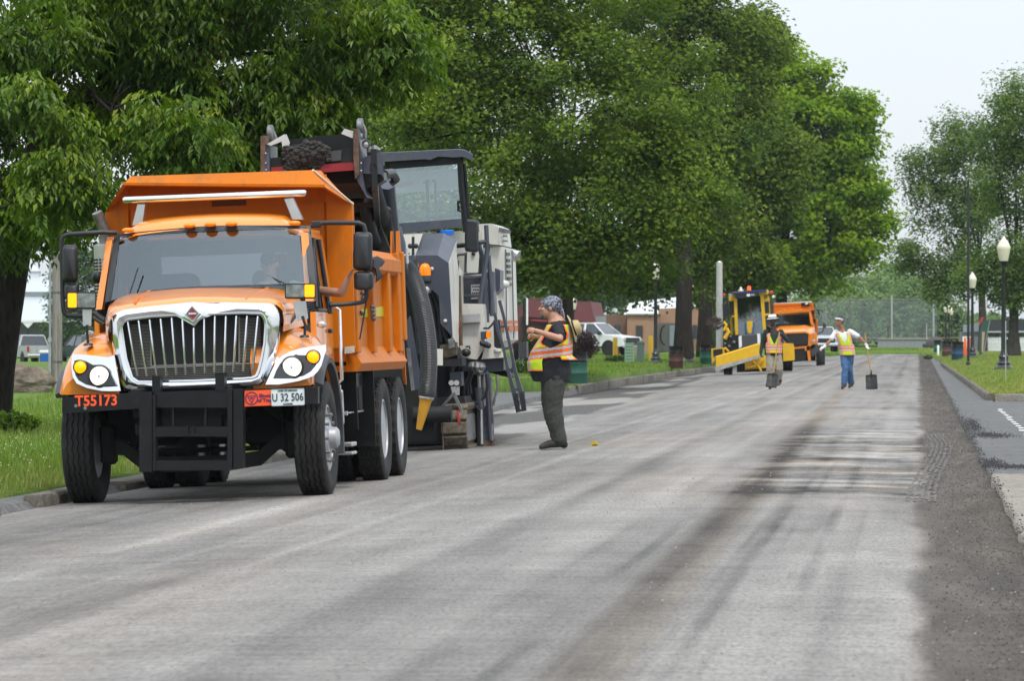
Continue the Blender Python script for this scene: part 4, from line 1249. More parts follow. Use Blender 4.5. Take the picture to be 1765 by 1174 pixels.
# lime reflective sticker, chains, tarp bundle, small plate
b = MB(); b.extr(tr.xs([(621, 533), (664, 528), (664, 545), (621, 547)], XB - .055), (.002, 0, 0)); b.build('reflective_sticker', mat('lime sticker', (.55, .50, .01), .4), body)
b = MB(); b.extr(tr.ys([(594, 598), (611, 596), (611, 608), (594, 610)], YF - .06), (0, .01, 0)); b.build('maker_plate', mat('pale plate', (.6, .58, .52), .5, dirt=(.1, .1, .1), dirt_amt=.5, dscale=40), body)
for px, py in ((640, 530), (640, 536), (641, 543), (642, 550), (624, 506), (625, 515), (622, 540)):
 b = MB(); q = tr.x(px, py, XB + .02); b.tube([q + Vector((0, -.03, .02)), q + Vector((.03, 0, 0)), q + Vector((0, .03, -.02))], .012, 6); b.ball(q, .02, 6)
 b.build('chain_link', M['worn'], body)
b = MB()
cl_ = [(640, 444), (650, 441), (658, 445), (664, 451), (659, 458), (653, 462), (657, 470), (660, 477), (652, 484), (647, 488), (648, 476), (645, 464), (640, 460)]
b.loft([tr.xs([((x - 650) * .8 + 650, (y - 464) * .8 + 464) for x, y in cl_], XB + .04), tr.xs(cl_, XB + .09), tr.xs([((x - 650) * .7 + 651, (y - 464) * .75 + 463) for x, y in cl_], XB + .15)])
b.build('tarp_end', M['tee'], body, 60)
# mud flaps, side boxes, tanks, steps
for q in ((.62, 1.14, 2.55, 2.57, .55, 1.22), (-1.14, -.62, 2.55, 2.57, .55, 1.22), (.62, 1.2, 3.42, 3.44, .36, 1.15), (-1.2, -.62, 3.42, 3.44, .36, 1.15)):
 b = MB(); b.box(*q); b.build('mud_flap', M['black'], T)
b = MB(); b.box(.55, 1.08, 1.0, 1.55, .55, .95, .03); b.build('battery_box', M['black'], T)
b = MB()
for k in range(3):
 b.tube([Vector((1.09, 1.75 + .03 * sin(a) + k * .03, .78 + .16 * cos(a))) for a in np.linspace(-.4, 3.6, 10)], .012, 6)
b.build('air_hose', M['alu'], T, 60)
b = MB(); b.box(1.02, 1.10, 1.62, 1.70, .90, 1.0); b.box(1.02, 1.12, 1.9, 1.98, .7, .74); b.tube([(1.1, 1.8, .72), (1.1, 3.3, .72)], .008); b.build('hose_bracket', M['alu'], T)
b = MB(); b.box(.92, 1.18, 1.75, 2.1, .40, .44, .008); b.box(.92, 1.18, 1.75, 2.1, .32, .35, .008); b.build('cab_step', M['alu'], T)
b = MB(); b.lathe([(.001, .55), (.27, .56), (.28, .6), (.28, 1.5), (.27, 1.54), (.001, 1.55)], (-.85, 1.0, .72), 'y', 20); b.build('fuel_tank', M['alu'], T)
b = MB(); b.box(-.1, 1.1, 3.0, 3.3, .7, 1.1, .02); b.build('valve_box', M['dark'], T)
for sx in (1, -1):                                   # rear wheel fenders' dark skirt
 b = MB(); b.box(sx * .6, sx * 1.1, 2.58, 3.40, .95, 1.12, .02); b.build('hydraulic_tank', M['black'], T)
b = MB(); q = tr.y(418, 703, YB + .05); b.ball(q, .03, 8); b.tube([q, q + Vector((0, 0, -.1)), q + Vector((-.02, .05, -.2)), q + Vector((-.12, .1, -.35))], .014, 6); b.build('glad_hand', M['worn'], T)
def person_simple(): pass
# ================================================================ cold milling machine behind the truck
ml = Frame('milling_machine', 'white and slate blue road milling machine loading millings into the orange truck', 'milling machine',
           ground_at(745, 57, -.16), (0, ROLL, 0))
T = ml.e
P = ml.y
def Pm(pts): return [ml.y(px, py, yy) for px, py, yy in pts]
def plate(name, pts, y, dy, m, parent=T, sm=30, lab=None):
 b = MB(); b.extr(ml.ys(pts, y), (0, dy, 0)); return b.build(name, M[m] if isinstance(m, str) else m, parent, sm, label=lab)
def pipe(name, pts, r, m, parent=T, n=8):
 b = MB(); b.tube(Pm(pts), r, n); return b.build(name, M[m], parent, 60)
def bx(name, x0, x1, y0, y1, z0, z1, m, parent=T, bev=.015):
 b = MB(); b.box(x0, x1, y0, y1, z0, z1, bev); return b.build(name, M[m], parent, 30)
def slab(name, pts, x0, dx, m, parent=T):      # outline in (y, z)
 b = MB(); b.extr([Vector((x0, y, z)) for y, z in pts], (dx, 0, 0)); return b.build(name, M[m], parent, 30)
xr = ml.y(803, 700, 0).x                        # outer side of the near track
# ---- crawler tracks
def crawler(cx, y0, L=1.55, H=.62, wd=.34):
 b = MB()
 prof = []
 r = H / 2 - .03
 for k in range(9):
  a = R(90 + 180 * k / 8); prof.append((y0 + H / 2 + r * cos(a), H / 2 + r * sin(a)))
 for k in range(9):
  a = R(-90 + 180 * k / 8); prof.append((y0 + L - H / 2 + r * cos(a), H / 2 + r * sin(a)))
 b.extr([Vector((cx - wd * .36, y, z)) for y, z in prof], (wd * .72, 0, 0))
 tk = b.build('crawler_track', M['mud'], T, 40)
 # side frame
 b = MB()
 b.extr([Vector((cx + wd * .30, y0 + H / 2 + (y - y0 - H / 2) * .9, H / 2 + (z - H / 2) * .62)) for y, z in prof], (wd * .16, 0, 0))
 b.build('track_frame', M['worn'], tk, 40)
 # pads round the loop
 per = pi * r + 2 * (L - H)
 n = 22
 pm = None
 per = 2 * pi * r + 2 * (L - H)
 for k in range(n):
  s = (k + .35) / n * per
  a1 = L - H
  if s < a1: y, z, an = y0 + H / 2 + s, H, 0
  elif s < a1 + pi * r:
   t = (s - a1) / r; y, z, an = y0 + L - H / 2 + (r + .03) * sin(t), H / 2 + (r + .03) * cos(t), -t
  elif s < 2 * a1 + pi * r: y, z, an = y0 + L - H / 2 - (s - a1 - pi * r), 0, pi
  else:
   t = (s - 2 * a1 - pi * r) / r; y, z, an = y0 + H / 2 - (r + .03) * sin(t), H / 2 - (r + .03) * cos(t), pi - t
  if pm is None:
   b = MB(); b.box(-wd / 2, wd / 2, -.075, .075, -.05, .012, .012); b.box(-wd / 2 + .01, wd / 2 - .01, -.085, .085, -.07, -.045)
   pm = b.mesh('track_pad', M['mud'])
  o = link('track_pad', pm, tk); o.location = (cx, y, max(z, .012) - .0); o.rotation_euler = (an, 0, 0)
 return tk
cxr = xr - .17
crawler(cxr, 0.)
crawler(cxr - 1.75, 0.)
crawler(cxr - .85, 5.3)
# ---- leg column, bracket plates over the near track
b = MB(); a_, z_ = P(765, 690, .75), P(765, 628, .75); b.lathe([(.19, 0), (.17, .05), (.15, .12), (.15, (z_ - a_).z)], a_, 'z', 18); b.build('lifting_column', M['dark'], T, 40)
b = MB(); b.lathe([(.15, 0), (.15, .75)], (cxr - 1.75, .75, .6), 'z', 16); b.build('lifting_column', M['dark'], T, 40)
plate('gauge_box', [(775, 642), (795, 641), (796, 665), (776, 666)], .35, .3, 'slate')
for px, py in ((778, 660), (787, 660)):
 b = MB(); b.lathe([(.035, 0), (.035, -.02), (.001, -.022)], P(px, py, .34), 'y', 14); b.build('pressure_gauge', M['white'], T)
plate('label_plate', [(777, 667), (792, 666), (792, 681), (780, 681)], .3, .02, mat('pale label plate', (.4, .4, .4), .5, dirt=(.08, .08, .08), dirt_amt=.5, dscale=30))
for pts in ([(779, 678), (762, 698), (764, 701), (782, 682)], [(779, 678), (783, 676), (800, 712), (795, 714)]):
 plate('strut', pts, .06, .08, 'worn')
plate('track_yoke', [(748, 686), (800, 684), (803, 700), (748, 702)], .25, .9, 'dark')
plate('bracket', [(750, 601), (763, 602), (763, 630), (753, 630), (753, 619), (750, 618)], -.4, .03, mat('cream white paint', (.66, .64, .58)))
plate('bracket', [(750, 620), (796, 618), (797, 631), (760, 632)], .2, .5, 'dark')
b = MB(); b.tube(Pm([(752, 703, .1), (744, 704, .1), (741, 711, .1), (741, 722, .1)]), .022, 8); b.build('tow_eye', M['worn'], T, 60)
b = MB(); b.extr(ml.ys([(786, 708), (789, 706), (794, 728), (790, 731)], -.02), (0, .02, 0)); b.build('red_tag', mat('red strap', (.4, .03, .03), .6), T)
b = MB()
for k in range(9):
 q = P(762 + .25 * k, 699 + k * 9.3, -.22); b.tube([q, P(762.2 + .25 * k, 707.5 + k * 9.3, -.22)], .010, 5)
b.build('chain', M['rust'], T)
# ---- main frame under everything
bx('chassis', xr - 2.25, xr - .3, 2.0, 7.0, 1.05, 1.75, 'dark')
bx('frame_block', xr - 2.2, xr - .75, -.6, .9, .95, 1.3, 'dark')
bx('drum_housing', xr - 2.25, xr - .15, 2.4, 4.8, .05, 1.1, 'dark')
plate('side_beam', [(795, 618), (868, 618), (868, 638), (852, 641), (797, 640)], 1.6, 1.2, 'slate')
plate('side_beam', [(838, 619), (868, 617), (870, 640), (884, 650), (880, 652), (838, 641)], 2.6, .6, 'dark')
# ---- side plate and its cylinders beside the drum
plate('scraper_plate', [(801, 640), (832, 640), (836, 768), (804, 771)], 1.9, .3, 'black')
plate('side_plate', [(830, 700), (849, 700), (852, 762), (846, 769), (831, 771)], 1.4, .04, mat('worn slate plate', (.10, .11, .13), .5, .3, var=.4, dirt=(.22, .2, .18), dirt_amt=.4))
for x0, x1, y0, y1, r, m in ((826, 828, 640, 690, .028, 'alu'), (825, 829, 668, 706, .055, 'slate'), (829, 830, 706, 766, .03, 'alu'), (838, 846, 640, 760, .03, 'slate'), (834, 835, 643, 682, .035, 'worn'), (842, 849, 643, 730, .022, 'slate'), (846, 848, 650, 760, .022, 'worn'), (822, 824, 700, 764, .04, 'black')):
 b = MB(); b.tube([P(x0, y0, 1.3), P(x1, y1, 1.3)], r, 10); b.build('hydraulic_cylinder', M[m], T, 60)
b = MB()
for px, py, r in ((815, 632, .07), (822, 633, .08), (829, 633, .07), (818, 640, .05), (827, 641, .06)): b.ball(P(px, py, 1.25), r, 8)
b.build('valve_block', M['worn'], T)
for pts in ([(812, 640), (803, 660), (800, 678), (806, 692), (822, 702), (826, 708)], [(816, 640), (806, 668), (808, 690), (822, 695)], [(838, 645), (840, 668), (836, 684), (830, 690)], [(856, 646), (858, 668), (853, 684), (850, 700)], [(812, 636), (808, 650), (812, 680)]):
 b = MB(); b.tube([P(x, y, 1.15) for x, y in pts], .02, 6); b.build('hydraulic_hose', M['plastic' if pts[0][0] < 850 else 'worn'], T, 60)
plate('wear_shoe', [(830, 762), (853, 757), (853, 766), (838, 770), (831, 771)], 1.30, .5, 'rust')
b = MB(); b.lathe([(.04, -.05), (.04, .05)], P(823, 742, 1.35), 'x', 10); b.build('pivot_pin', M['worn'], T)
# ---- cream lower body, shelf, side panel
plate('lower_body', [(784, 455), (792, 470), (793, 523), (832, 524), (836, 600), (822, 620), (800, 617), (787, 604), (784, 585)], 1.5, .5, 'white')
b = MB(); b.loft([ml.ys([(836, 596), (839, 589), (867, 608), (868, 616), (830, 619.5)], 1.45), ml.ys([(836, 596), (839, 589), (867, 608), (868, 616), (830, 619.5)], 2.3)]); b.build('step_shelf', M['white'], T, 20)
b = MB(); b.lathe([(.05, 0), (.05, .03), (.001, .04)], P(858, 606, 1.45), 'z', 12); b.build('cap', M['white'], T)
plate('step_plate', [(795, 543), (826, 541), (827, 555), (796, 557)], 1.40, .3, 'alu')
# ---- front: slate hood with cream cheeks
YH = .15
b = MB()
front = [(716, 440), (754, 440), (773, 453), (775, 485), (780, 581), (759, 557), (756.5, 509), (742, 498), (730, 494), (716, 475)]
b.extr(ml.ys(front, YH), (0, .12, 0))
b.loft([ml.ys([(716, 440), (754, 440), (773, 453)], YH), ml.ys([(729, 402.5), (765, 401.5), (787, 414)], YH + .9)], False, False)
b.loft([ml.ys([(729, 402.5), (765, 401.5), (787, 414)], YH + .9), ml.ys([(729, 402), (765, 401), (787, 413.5)], YH + 2.2)], False, False)
hd = b.build('engine_hood', M['slate'], T, 20)
b = MB()
b.extr([P(774, 454, YH + .02), P(787, 414.5, YH + .9), P(787.5, 440, YH + .9), P(791, 470, YH + .9), P(791, 600, YH + .9), P(781, 582, YH + .02)], (-.02, 0, 0))
b.build('cheek_panel', M['white'], hd, 20)
b = MB(); b.loft([ml.ys([(694, 404), (729, 402.5), (716, 440), (714, 480), (690, 480)], YH + .14), ml.ys([(694, 404), (729, 402.5), (716, 440), (714, 480), (690, 480)], YH + 1.6)]); b.build('cheek_panel', M['white'], hd, 20)
plate('inner_frame', [(690, 470), (742, 480), (765, 560), (790, 610), (690, 625)], YH + .5, .6, 'dark')
for px, py in ((744.5, 463.5), (767.5, 553.5), (751, 420), (748, 429), (745, 438.5)):
 b = MB(); dy_ = YH + (.0 if py > 441 else .35 if py > 430 else .5 if py > 425 else .68)
 b.lathe([(.026, 0), (.026, -.012), (.001, -.02)], P(px, py, dy_ - .004), 'y', 12); b.build('bolt', M['alu'], hd)
b = MB(); b.lathe([(.10, 0), (.10, .055), (.085, .065), (.001, .066)], P(770, 405, YH + 1.1), 'z', 20); b.build('tank_cap', mat('blue cap', (.0, .12, .55), .4), hd, 40)
b = MB(); b.box(*[v for a in zip(P(746, 408, YH + 1.0), P(756, 401, YH + 1.3)) for v in a]); b.tube([P(756, 407, YH + 1.1), P(757, 396, YH + 1.1)], .025); b.box(*[v for a in zip(P(748, 397.5, YH + 1.05), P(763, 394.5, YH + 1.25)) for v in a]); b.build('latch', M['plastic'], hd)
# beacon and work lamp
b = MB(); q = P(733, 475, YH - .06); b.lathe([(.075, 0), (.078, .05), (.07, .11), (.045, .15), (.001, .165)], q, 'z', 20); bc = b.build('beacon', M['amber'], T, 60)
b = MB(); b.lathe([(.072, -.075), (.08, -.05), (.08, 0)], q, 'z', 20); b.build('beacon_base', M['grey_plastic'], bc, 40)
b = MB(); q = P(735, 499, YH - .16); b.lathe([(.065, .1), (.07, 0), (.068, -.02), (.052, -.02), (.045, 0), (.001, 0)], q, 'y', 20); b.tube([q + Vector((-.02, .03, 0)), q + Vector((-.14, .05, 0))], .02); wl = b.build('work_lamp', M['grey_plastic'], T, 40)
b = MB(); b.lathe([(.046, -.004), (.02, -.014), (.001, -.016)], q, 'y', 16); b.build('lens', M['clear'], wl, 60)
# dark machinery in the gap left of the hood
for pts, r in (([(728, 500), (742, 512), (748, 540), (752, 580), (755, 600)], .05), ([(745, 505), (756, 530), (760, 590)], .035), ([(700, 470), (712, 500), (722, 560), (726, 610)], .06), ([(738, 486), (728, 492), (722, 505)], .025), ([(748, 512), (768, 580), (775, 598)], .03)):
 b = MB(); b.tube([P(x, y, YH + .3) for x, y in pts], r, 8); b.build('hose', M['plastic'], T, 60)
plate('filter_housing', [(758, 595), (786, 590), (786, 612), (768, 618), (758, 612)], .25, .2, mat('grimy oil brown', (.07, .055, .03), .6, var=.5, scale=15))
plate('hinge_bracket', [(772, 585), (781, 582), (783, 598), (774, 601)], .12, .06, 'worn')
# ---- suction hose with yellow nozzle
hp = [(693, 460), (700, 462), (708, 472), (718, 495), (727, 525), (734, 560), (738, 595), (739, 630), (737, 665), (735, 684)]
pp = [Vector(P(x, y, -2.0)) for x, y in hp]
cr = []
for i in range(len(pp) - 1):
 p0, p1, p2, p3 = pp[max(0, i - 1)], pp[i], pp[i + 1], pp[min(len(pp) - 1, i + 2)]
 for k in range(26):
  t = k / 26
  cr.append(.5 * ((2 * p1) + (p2 - p0) * t + (2 * p0 - 5 * p1 + 4 * p2 - p3) * t * t + (3 * p1 - p0 - 3 * p2 + p3) * t ** 3))
b = MB(); b.tube(cr, [(.113 if k % 2 else .108) for k in range(len(cr))], 16); b.build('corrugated_hose', mat('corrugated grey hose', (.045, .048, .052), .45, var=.1), T, 20)
q0, q1 = P(735, 684, -2.0), P(722, 741, -2.0)
b = MB(); b.tube([q0, q0.lerp(q1, .1), q0.lerp(q1, .12), q1.lerp(q0, .04), q1], [.085, .085, .078, .040, .036], 8); nz = b.build('hose_nozzle', M['nozzle'], T, 25)
b = MB(); b.tube([q0 + (q0 - q1) * .03, q0.lerp(q1, .05)], .098, 18); b.build('hose_clamp', M['alu'], nz)
b = MB(); b.ball(P(746, 676, -1.95), .03, 8); b.build('clamp_screw', M['worn'], nz)
# second hose and plates close behind the truck's tail
b = MB(); b.tube(Pm([(716, 505, -1.2), (736, 540, -1.2), (743, 600, -1.2), (744, 640, -1.2)]), .06, 10); b.build('hose', M['plastic'], T, 60)
plate('tow_arm', [(697, 560), (706, 545), (722, 640), (722, 672), (714, 672)], -2.3, .12, 'slate')
plate('tow_arm', [(700, 600), (706, 600), (714, 672), (709, 674)], -2.5, .06, 'worn')
plate('push_bumper', [(696, 640), (748, 636), (748, 760), (698, 764)], -.2, .4, 'dark')
b = MB(); q = P(713, 716, -.3); b.lathe([(.11, 0), (.11, .5)], q, 'x', 14); b.build('push_roller', M['dark'], T)
# ---- operator's platform, rails
plate('platform_box', [(793, 472), (850, 468), (853, 541), (793, 541)], 2.2, .35, 'slate')
plate('vent_panel', [(812, 491), (828, 490), (828, 508), (812, 509)], 2.17, .02, 'alu')
b = MB()
for i in range(4):
 for j in range(3):
  b.lathe([(.012, 0), (.012, -.004), (.001, -.005)], P(815 + i * 3.6 + (j % 2) * 1.5, 494 + j * 5.5, 2.165), 'y', 8)
b.build('vent_hole', M['black'], T, 0, kind='stuff')
plate('step_tread', [(812, 513), (824, 512), (824, 515), (812, 516)], 2.1, .1, 'alu')
def rail(name, pts, r, m='slate', n=8):
 b = MB(); b.tube(Pm(pts), r, n); return b.build(name, M[m], T, 60)
rail('hand_rail', [(791, 475, 1.3), (792, 520, 1.3), (794, 596, 1.3)], .030, 'rust')
rail('hand_rail', [(793, 478, 2.0), (812, 477, 2.0), (833, 475, 2.0)], .028, 'worn'); rail('hand_rail', [(793, 510, 2.0), (832, 509, 2.0)], .022, 'slate')
for pts in ([(838, 388, 1.9), (840, 430, 1.9), (828, 520, 1.8), (826, 558, 1.8)], [(842, 420, 1.9), (830, 500, 1.9), (830, 556, 1.9)], [(837, 480, 1.9), (836, 500, 1.9), (832, 556, 1.9)], [(842, 440, 2.0), (847, 500, 2.0), (848, 545, 2.0)], [(828, 430, 2.0), (834, 450, 2.0), (836, 500, 2.0), (840, 556, 2.0)], [(826, 420, 2.1), (830, 440, 2.1), (828, 470, 2.1)], [(786, 424, 1.9), (800, 422, 1.9)], [(825, 418, 1.9), (842, 416, 1.9)], [(787, 450, 1.6), (787, 442, 1.6), (791, 439, 1.6), (803, 438, 1.6)], [(803, 435, 1.7), (802, 470, 1.7)]):
 rail('hand_rail', pts, .032 if pts[0][2] > 1.75 else .018)
plate('hinge_block', [(782, 452), (790, 449), (790, 466), (783, 468)], 1.4, .1, 'plastic')
plate('control_box', [(853, 462), (862, 466), (862, 498), (853, 508)], 2.6, .5, 'slate')
plate('lamp_box', [(828, 572), (838, 571), (838, 584), (829, 585)], 1.3, .2, 'slate')
plate('side_marker', [(838, 572), (845, 571.5), (845, 582), (838, 582.5)], 1.25, .1, 'amber')
b = MB()
for px, py, r in ((831, 592, .04), (834, 593, .04), (838, 594, .045), (842, 596, .04)): b.ball(P(px, py, 1.3), r, 8)
b.build('connector', M['plastic'], T, 60)
b = MB(); b.tube(Pm([(833, 566, 1.3), (842, 566, 1.3), (848, 560, 1.3), (850, 556, 1.3)]), .014, 6); b.build('cable', M['plastic'], T, 60)
b = MB(); b.ball(P(803, 608, 1.42), (.07, .05, .055), 10); b.tube(Pm([(803, 598, 1.44), (809, 597, 1.42), (810, 602, 1.42)]), .012, 6); b.build('plug', M['plastic'], T, 60)
# cream cabinet at the back with louvres on its side
YC = 5.2
b = MB(); b.extr(ml.ys([(832, 427), (866, 425), (871, 586), (850, 600), (838, 600)], YC), (0, 2.0, 0)); b.build('rear_cabinet', M['white'], T, 20)
XC = ml.y(868, 500, YC).x
b = MB(); b.extr(ml.ys([(825, 386), (846, 385), (858, 390), (862, 422), (843, 421), (828, 421)], YC - .1), (0, 1.75, 0)); b.build('air_intake_box', M['white'], T, 20)
XI = ml.y(859.5, 400, YC - .1).x + .03
def splate(name, pts, x, dx, m): 
 b = MB(); b.extr(ml.xs(pts, x), (dx, 0, 0)); return b.build(name, M[m] if isinstance(m, str) else m, T, 20)
splate('intake_strip', [(860, 392), (879, 397), (879.5, 403), (860, 399)], XI, .012, 'grey_plastic')
for px, py in ((866, 398), (867, 407), (867.5, 415.5)): splate('louvre', [(px, py - 1.8), (px + 6, py - 1.2), (px + 6, py + 1.6), (px, py + 1)], XI + .01, .012, 'black')
for py in (438, 449, 459, 469, 480, 490): splate('louvre', [(872 + (py - 438) * .06, py - 3), (878 + (py - 438) * .06, py - 2.5), (878.3 + (py - 438) * .06, py + 2.8), (872.2 + (py - 438) * .06, py + 2.6)], XC + .012, .01, 'black')
for x0, y0, x1, y1 in ((871.5, 430, 873.5, 584), (882.5, 432, 885.5, 584)):
 b = MB(); b.tube([ml.x(x0, y0, XC + .02), ml.x(x1, y1, XC + .02)], .012, 4); b.build('panel_gap', M['grey_plastic'], T)
st_or = mat('orange stripe', (.55, .13, .02), .5)
for pts in ([(863, 552.5), (869, 552.5), (869, 558), (863, 558)], [(864, 561), (869, 561), (869.2, 571), (864, 571)]): plate('stripe', pts, YC - .015, .03, st_or)
for pts in ([(876, 552.5), (884, 552.5), (884, 557.5), (876, 558)], [(886, 552.5), (892, 552.5), (892, 557.5), (886, 558)], [(876.5, 561), (884.5, 561), (885, 571), (877, 571)], [(886.5, 561), (892, 561), (892.3, 571), (887, 571)]): splate('stripe', pts, XC + .022, .006, st_or)
for pts in ([(781, 556), (792, 556), (792, 560), (781, 560)], [(786, 565), (791, 565), (791, 576), (786, 576)]): plate('stripe', pts, YH + .82, .02, st_or)
b = MB(); b.tube(Pm([(884, 436, YC + .4), (890, 437, YC + .4), (889, 444, YC + .4), (885, 450, YC + .4)]), [.05, .075, .07, .03], 8); b.build('exhaust_end', M['alu'], T, 60)
b = MB(); b.ball(P(868, 490, YC - .05), (.09, .05, .06), 10); b.build('cabinet_latch', M['white'], T, 60)
# cream back wall behind the cab front
plate('rear_wall', [(690, 402), (800, 398), (832, 400), (832, 470), (690, 480)], 3.6, .06, 'white')
plate('service_hatch', [(803, 434), (824, 433), (828, 470), (805, 470)], 3.5, .05, 'white')
b = MB(); b.ball(P(816, 437, 3.48), .03, 8); b.build('hatch_knob', M['plastic'], T)
# ---- canopy with front screen
YK = 2.8
b = MB()
top = [(655, 263.5), (720, 260.5), (790, 257.5), (800, 258.5), (815, 266), (815.5, 275), (810, 275), (798, 270), (779, 271), (756, 269), (741, 275.5), (732, 274), (655, 279)]
b.loft([ml.ys(top, YK - .15), ml.ys([(x, y - 1) for x, y in top], YK + 2.2)])
cp = b.build('canopy_roof', M['slate'], T, 20)
plate('screen_header', [(663, 277), (792, 268), (792, 282), (663, 292)], YK, .08, 'black')
plate('screen_sill', [(672, 386), (800, 376.5), (800, 391), (755, 394), (692, 403), (672, 404)], YK - .02, .10, 'slate')
b = MB(); b.tube(Pm([(792.5, 270, YK), (795, 320, YK), (803, 400, YK)]), .045, 6); b.build('canopy_post', M['black'], T, 40)
b = MB(); b.tube(Pm([(799, 282, YK + 1.8), (801, 300, YK + 1.8), (806, 376, YK + 1.8)]), .035, 6); b.build('canopy_post', M['black'], T, 40)
b = MB(); b.tube(Pm([(664, 285, YK), (668, 390, YK)]), .045, 6); b.build('canopy_post', M['black'], T, 40)
b = MB(); b.extr(ml.ys([(668, 291), (790, 283), (798, 377), (672, 386)], YK + .03), (0, .01, 0)); b.build('front_screen', M['cab_glass'], T)
b = MB(); b.box(*[v for a in zip(P(733, 310, YK + 1.6), P(742, 384, YK + 1.64)) for v in a]); b.build('seat_post', M['grey_plastic'], T)
pipe('grab_rail', [(745, 312, YK + 1.4), (748, 310, YK + 1.4), (750.5, 315, YK + 1.4), (753, 378, YK + 1.4)], .02, 'slate')
pipe('grab_rail', [(730, 316, YK + 1.5), (731, 314, YK + 1.5), (740, 313, YK + 1.5)], .012, 'slate')
plate('cab_back_panel', [(668, 296), (795, 290), (797, 326), (668, 334)], YK + 2.0, .03, mat('pale cab panel', (.62, .62, .60), .5))  # plain pale panel at the back of the cab
plate('orange_label', [(680, 316), (711, 313), (711, 318), (680, 323)], YK + 1.98, .02, mat('faded orange label', (.60, .28, .14), .5))
pipe('door_handle', [(796, 346, YK - .03), (789, 347, YK - .03), (790, 363, YK - .03), (797, 365, YK - .03)], .016, 'black')
pipe('lower_rail', [(700, 378, YK + .2), (745, 375, YK + .2), (796, 371, YK + .2)], .014, 'slate')
# operator mirror
b = MB()
mp = rrect(813, 406, 12, 28.5, 5)
sc = lambda s: [((x - 813) * s + 813, (y - 406) * (.5 + .5 * s) + 406 + (x - 813) * .06) for x, y in mp]
b.loft([ml.ys(sc(.7), 1.55), ml.ys(sc(1), 1.60), ml.ys(sc(1), 1.72)]); b.build('operator_mirror', M['plastic'], T, 40)
rail('mirror_arm', [(788, 424, 1.8), (798, 423, 1.8), (806, 422, 1.7)], .03, 'plastic')
# ---- ladder
for pts in ([(861, 518), (868, 545), (880, 600), (888, 640), (897, 672), (904, 709)], [(853, 540), (858, 570), (868, 600), (876, 640), (886, 676), (894, 711)]):
 b = MB(); b.tube([P(x, y, 1.55) for x, y in pts], [.03, .028, .028, .030, .045, .045], 4); b.build('ladder_rail', M['slate'], T, 30)
for (ax, ay), (bx_, by_) in (((858, 565), (872, 562)), ((869, 602), (881, 599)), ((877, 638), (888, 635)), ((885, 673), (897, 670)), ((893, 709), (904, 706))):
 b = MB(); b.tube([P(ax, ay, 1.55), P(bx_, by_, 1.55)], .024, 4); b.build('rung', M['slate'], T, 30)
for x, y in ((889, 686), (900, 683), (891, 699), (902, 697)):
 plate('rubber_joint', [(x - 3.5, y - 7), (x + 3.5, y - 8), (x + 4.5, y + 6), (x - 2.5, y + 7)], 1.48, .1, 'plastic')
plate('ladder_bracket', [(850, 552), (861, 551), (866, 600), (852, 601)], 1.7, .2, 'plastic')
plate('tool_box', [(893, 590), (907, 588.5), (908, 617), (894, 618)], 4.2, .3, 'grey_plastic')
plate('tool_box', [(884, 592), (892, 590), (893, 620), (886, 621)], 4.3, .3, 'plastic')
rail('cable', [(901, 618, 4.2), (899, 625, 4.2), (902, 630, 4.2)], .012, 'worn')
# ---- loading conveyor
YD = -12.6                                      # discharge end hangs over the truck body
hx = ml.y(555, 300, YD).x
base = Vector((xr - 1.35, -2.2, 2.05))
head = P(548, 310, YD)
dirv = (head - base)
sidev = Vector((dirv.y, -dirv.x, 0)).normalized() * -1
if sidev.x < 0: sidev = -sidev
b = MB()
hw = .55
upv = dirv.cross(sidev).normalized()
if upv.z < 0: upv = -upv
b.loft([[c - sidev * hw * .85, c + sidev * hw * .85, c + sidev * hw * .85 + upv * .25, c - sidev * hw * .85 + upv * .25] for c in (base, head + dirv.normalized() * -.3)])
cv = b.build('conveyor', M['dark'], T, 30)
for s_ in (1, -1):
 b = MB()
 b.loft([[c + sidev * hw * s_ + upv * h + sidev * w_ for h, w_ in ((-.12, 0), (-.12, .06), (.30, .06), (.30, 0))] for c in (base, head)])
 b.build('conveyor_side', M['slate' if s_ < 0 else 'black'], cv, 30)
b = MB()
for k in range(9):
 c = base.lerp(head, (k + .5) / 9.5) - upv * .10
 b.tube([c - sidev * hw, c + sidev * hw], .05, 8)
b.build('carry_roller', M['dark'], cv, 40, kind='stuff')
def hplate(name, pts, m, y=YD, dy=.05, parent=cv): return plate(name, pts, y, dy, m, parent)
hplate('hood_back', [(495, 240), (588, 231), (610, 236), (610, 292), (495, 296)], 'black', YD + .5, .05)
hplate('end_plate', [(449, 234), (457, 233), (457, 300), (449, 302)], 'rust', YD - .05, .55)
hplate('end_plate', [(458, 250), (466, 250), (466, 300), (459, 301)], 'slate', YD, .5)
hplate('end_plate', [(609, 222), (616, 221), (618, 258), (619, 300), (612, 308), (609, 270)], 'rust', YD - .05, .05)
hplate('end_plate', [(610, 222), (617, 222), (622, 262), (624, 300), (632, 340), (614, 308)], 'slate', YD + .02, .5)
hplate('red_skirt', [(467, 288), (610, 279.5), (610, 293), (467, 303)], 'red', YD - .02, .05)
hplate('roller_guard', [(467, 272), (609, 262), (610, 280), (467, 289)], 'dark', YD + .02, .3)
hplate('belt_scraper', [(566, 261), (588, 258), (588, 276), (560, 279)], 'grey_plastic', YD - .0, .05)
flap = mat('white rubber flap', (.55, .55, .54), .5, var=.08, dirt=(.3, .28, .25), dirt_amt=.2)
b = MB(); b.loft([ml.ys([(460, 248), (491, 230.5), (495, 240), (466, 251)], YD - .02), ml.ys([(460, 249), (491, 231.5), (495, 241), (466, 252)], YD + .3)]); b.extr(ml.ys([(485, 241), (493, 231), (499, 246), (494, 263), (487, 254)], YD - .04), (0, .04, 0)); b.build('side_flap', flap, cv, 30)
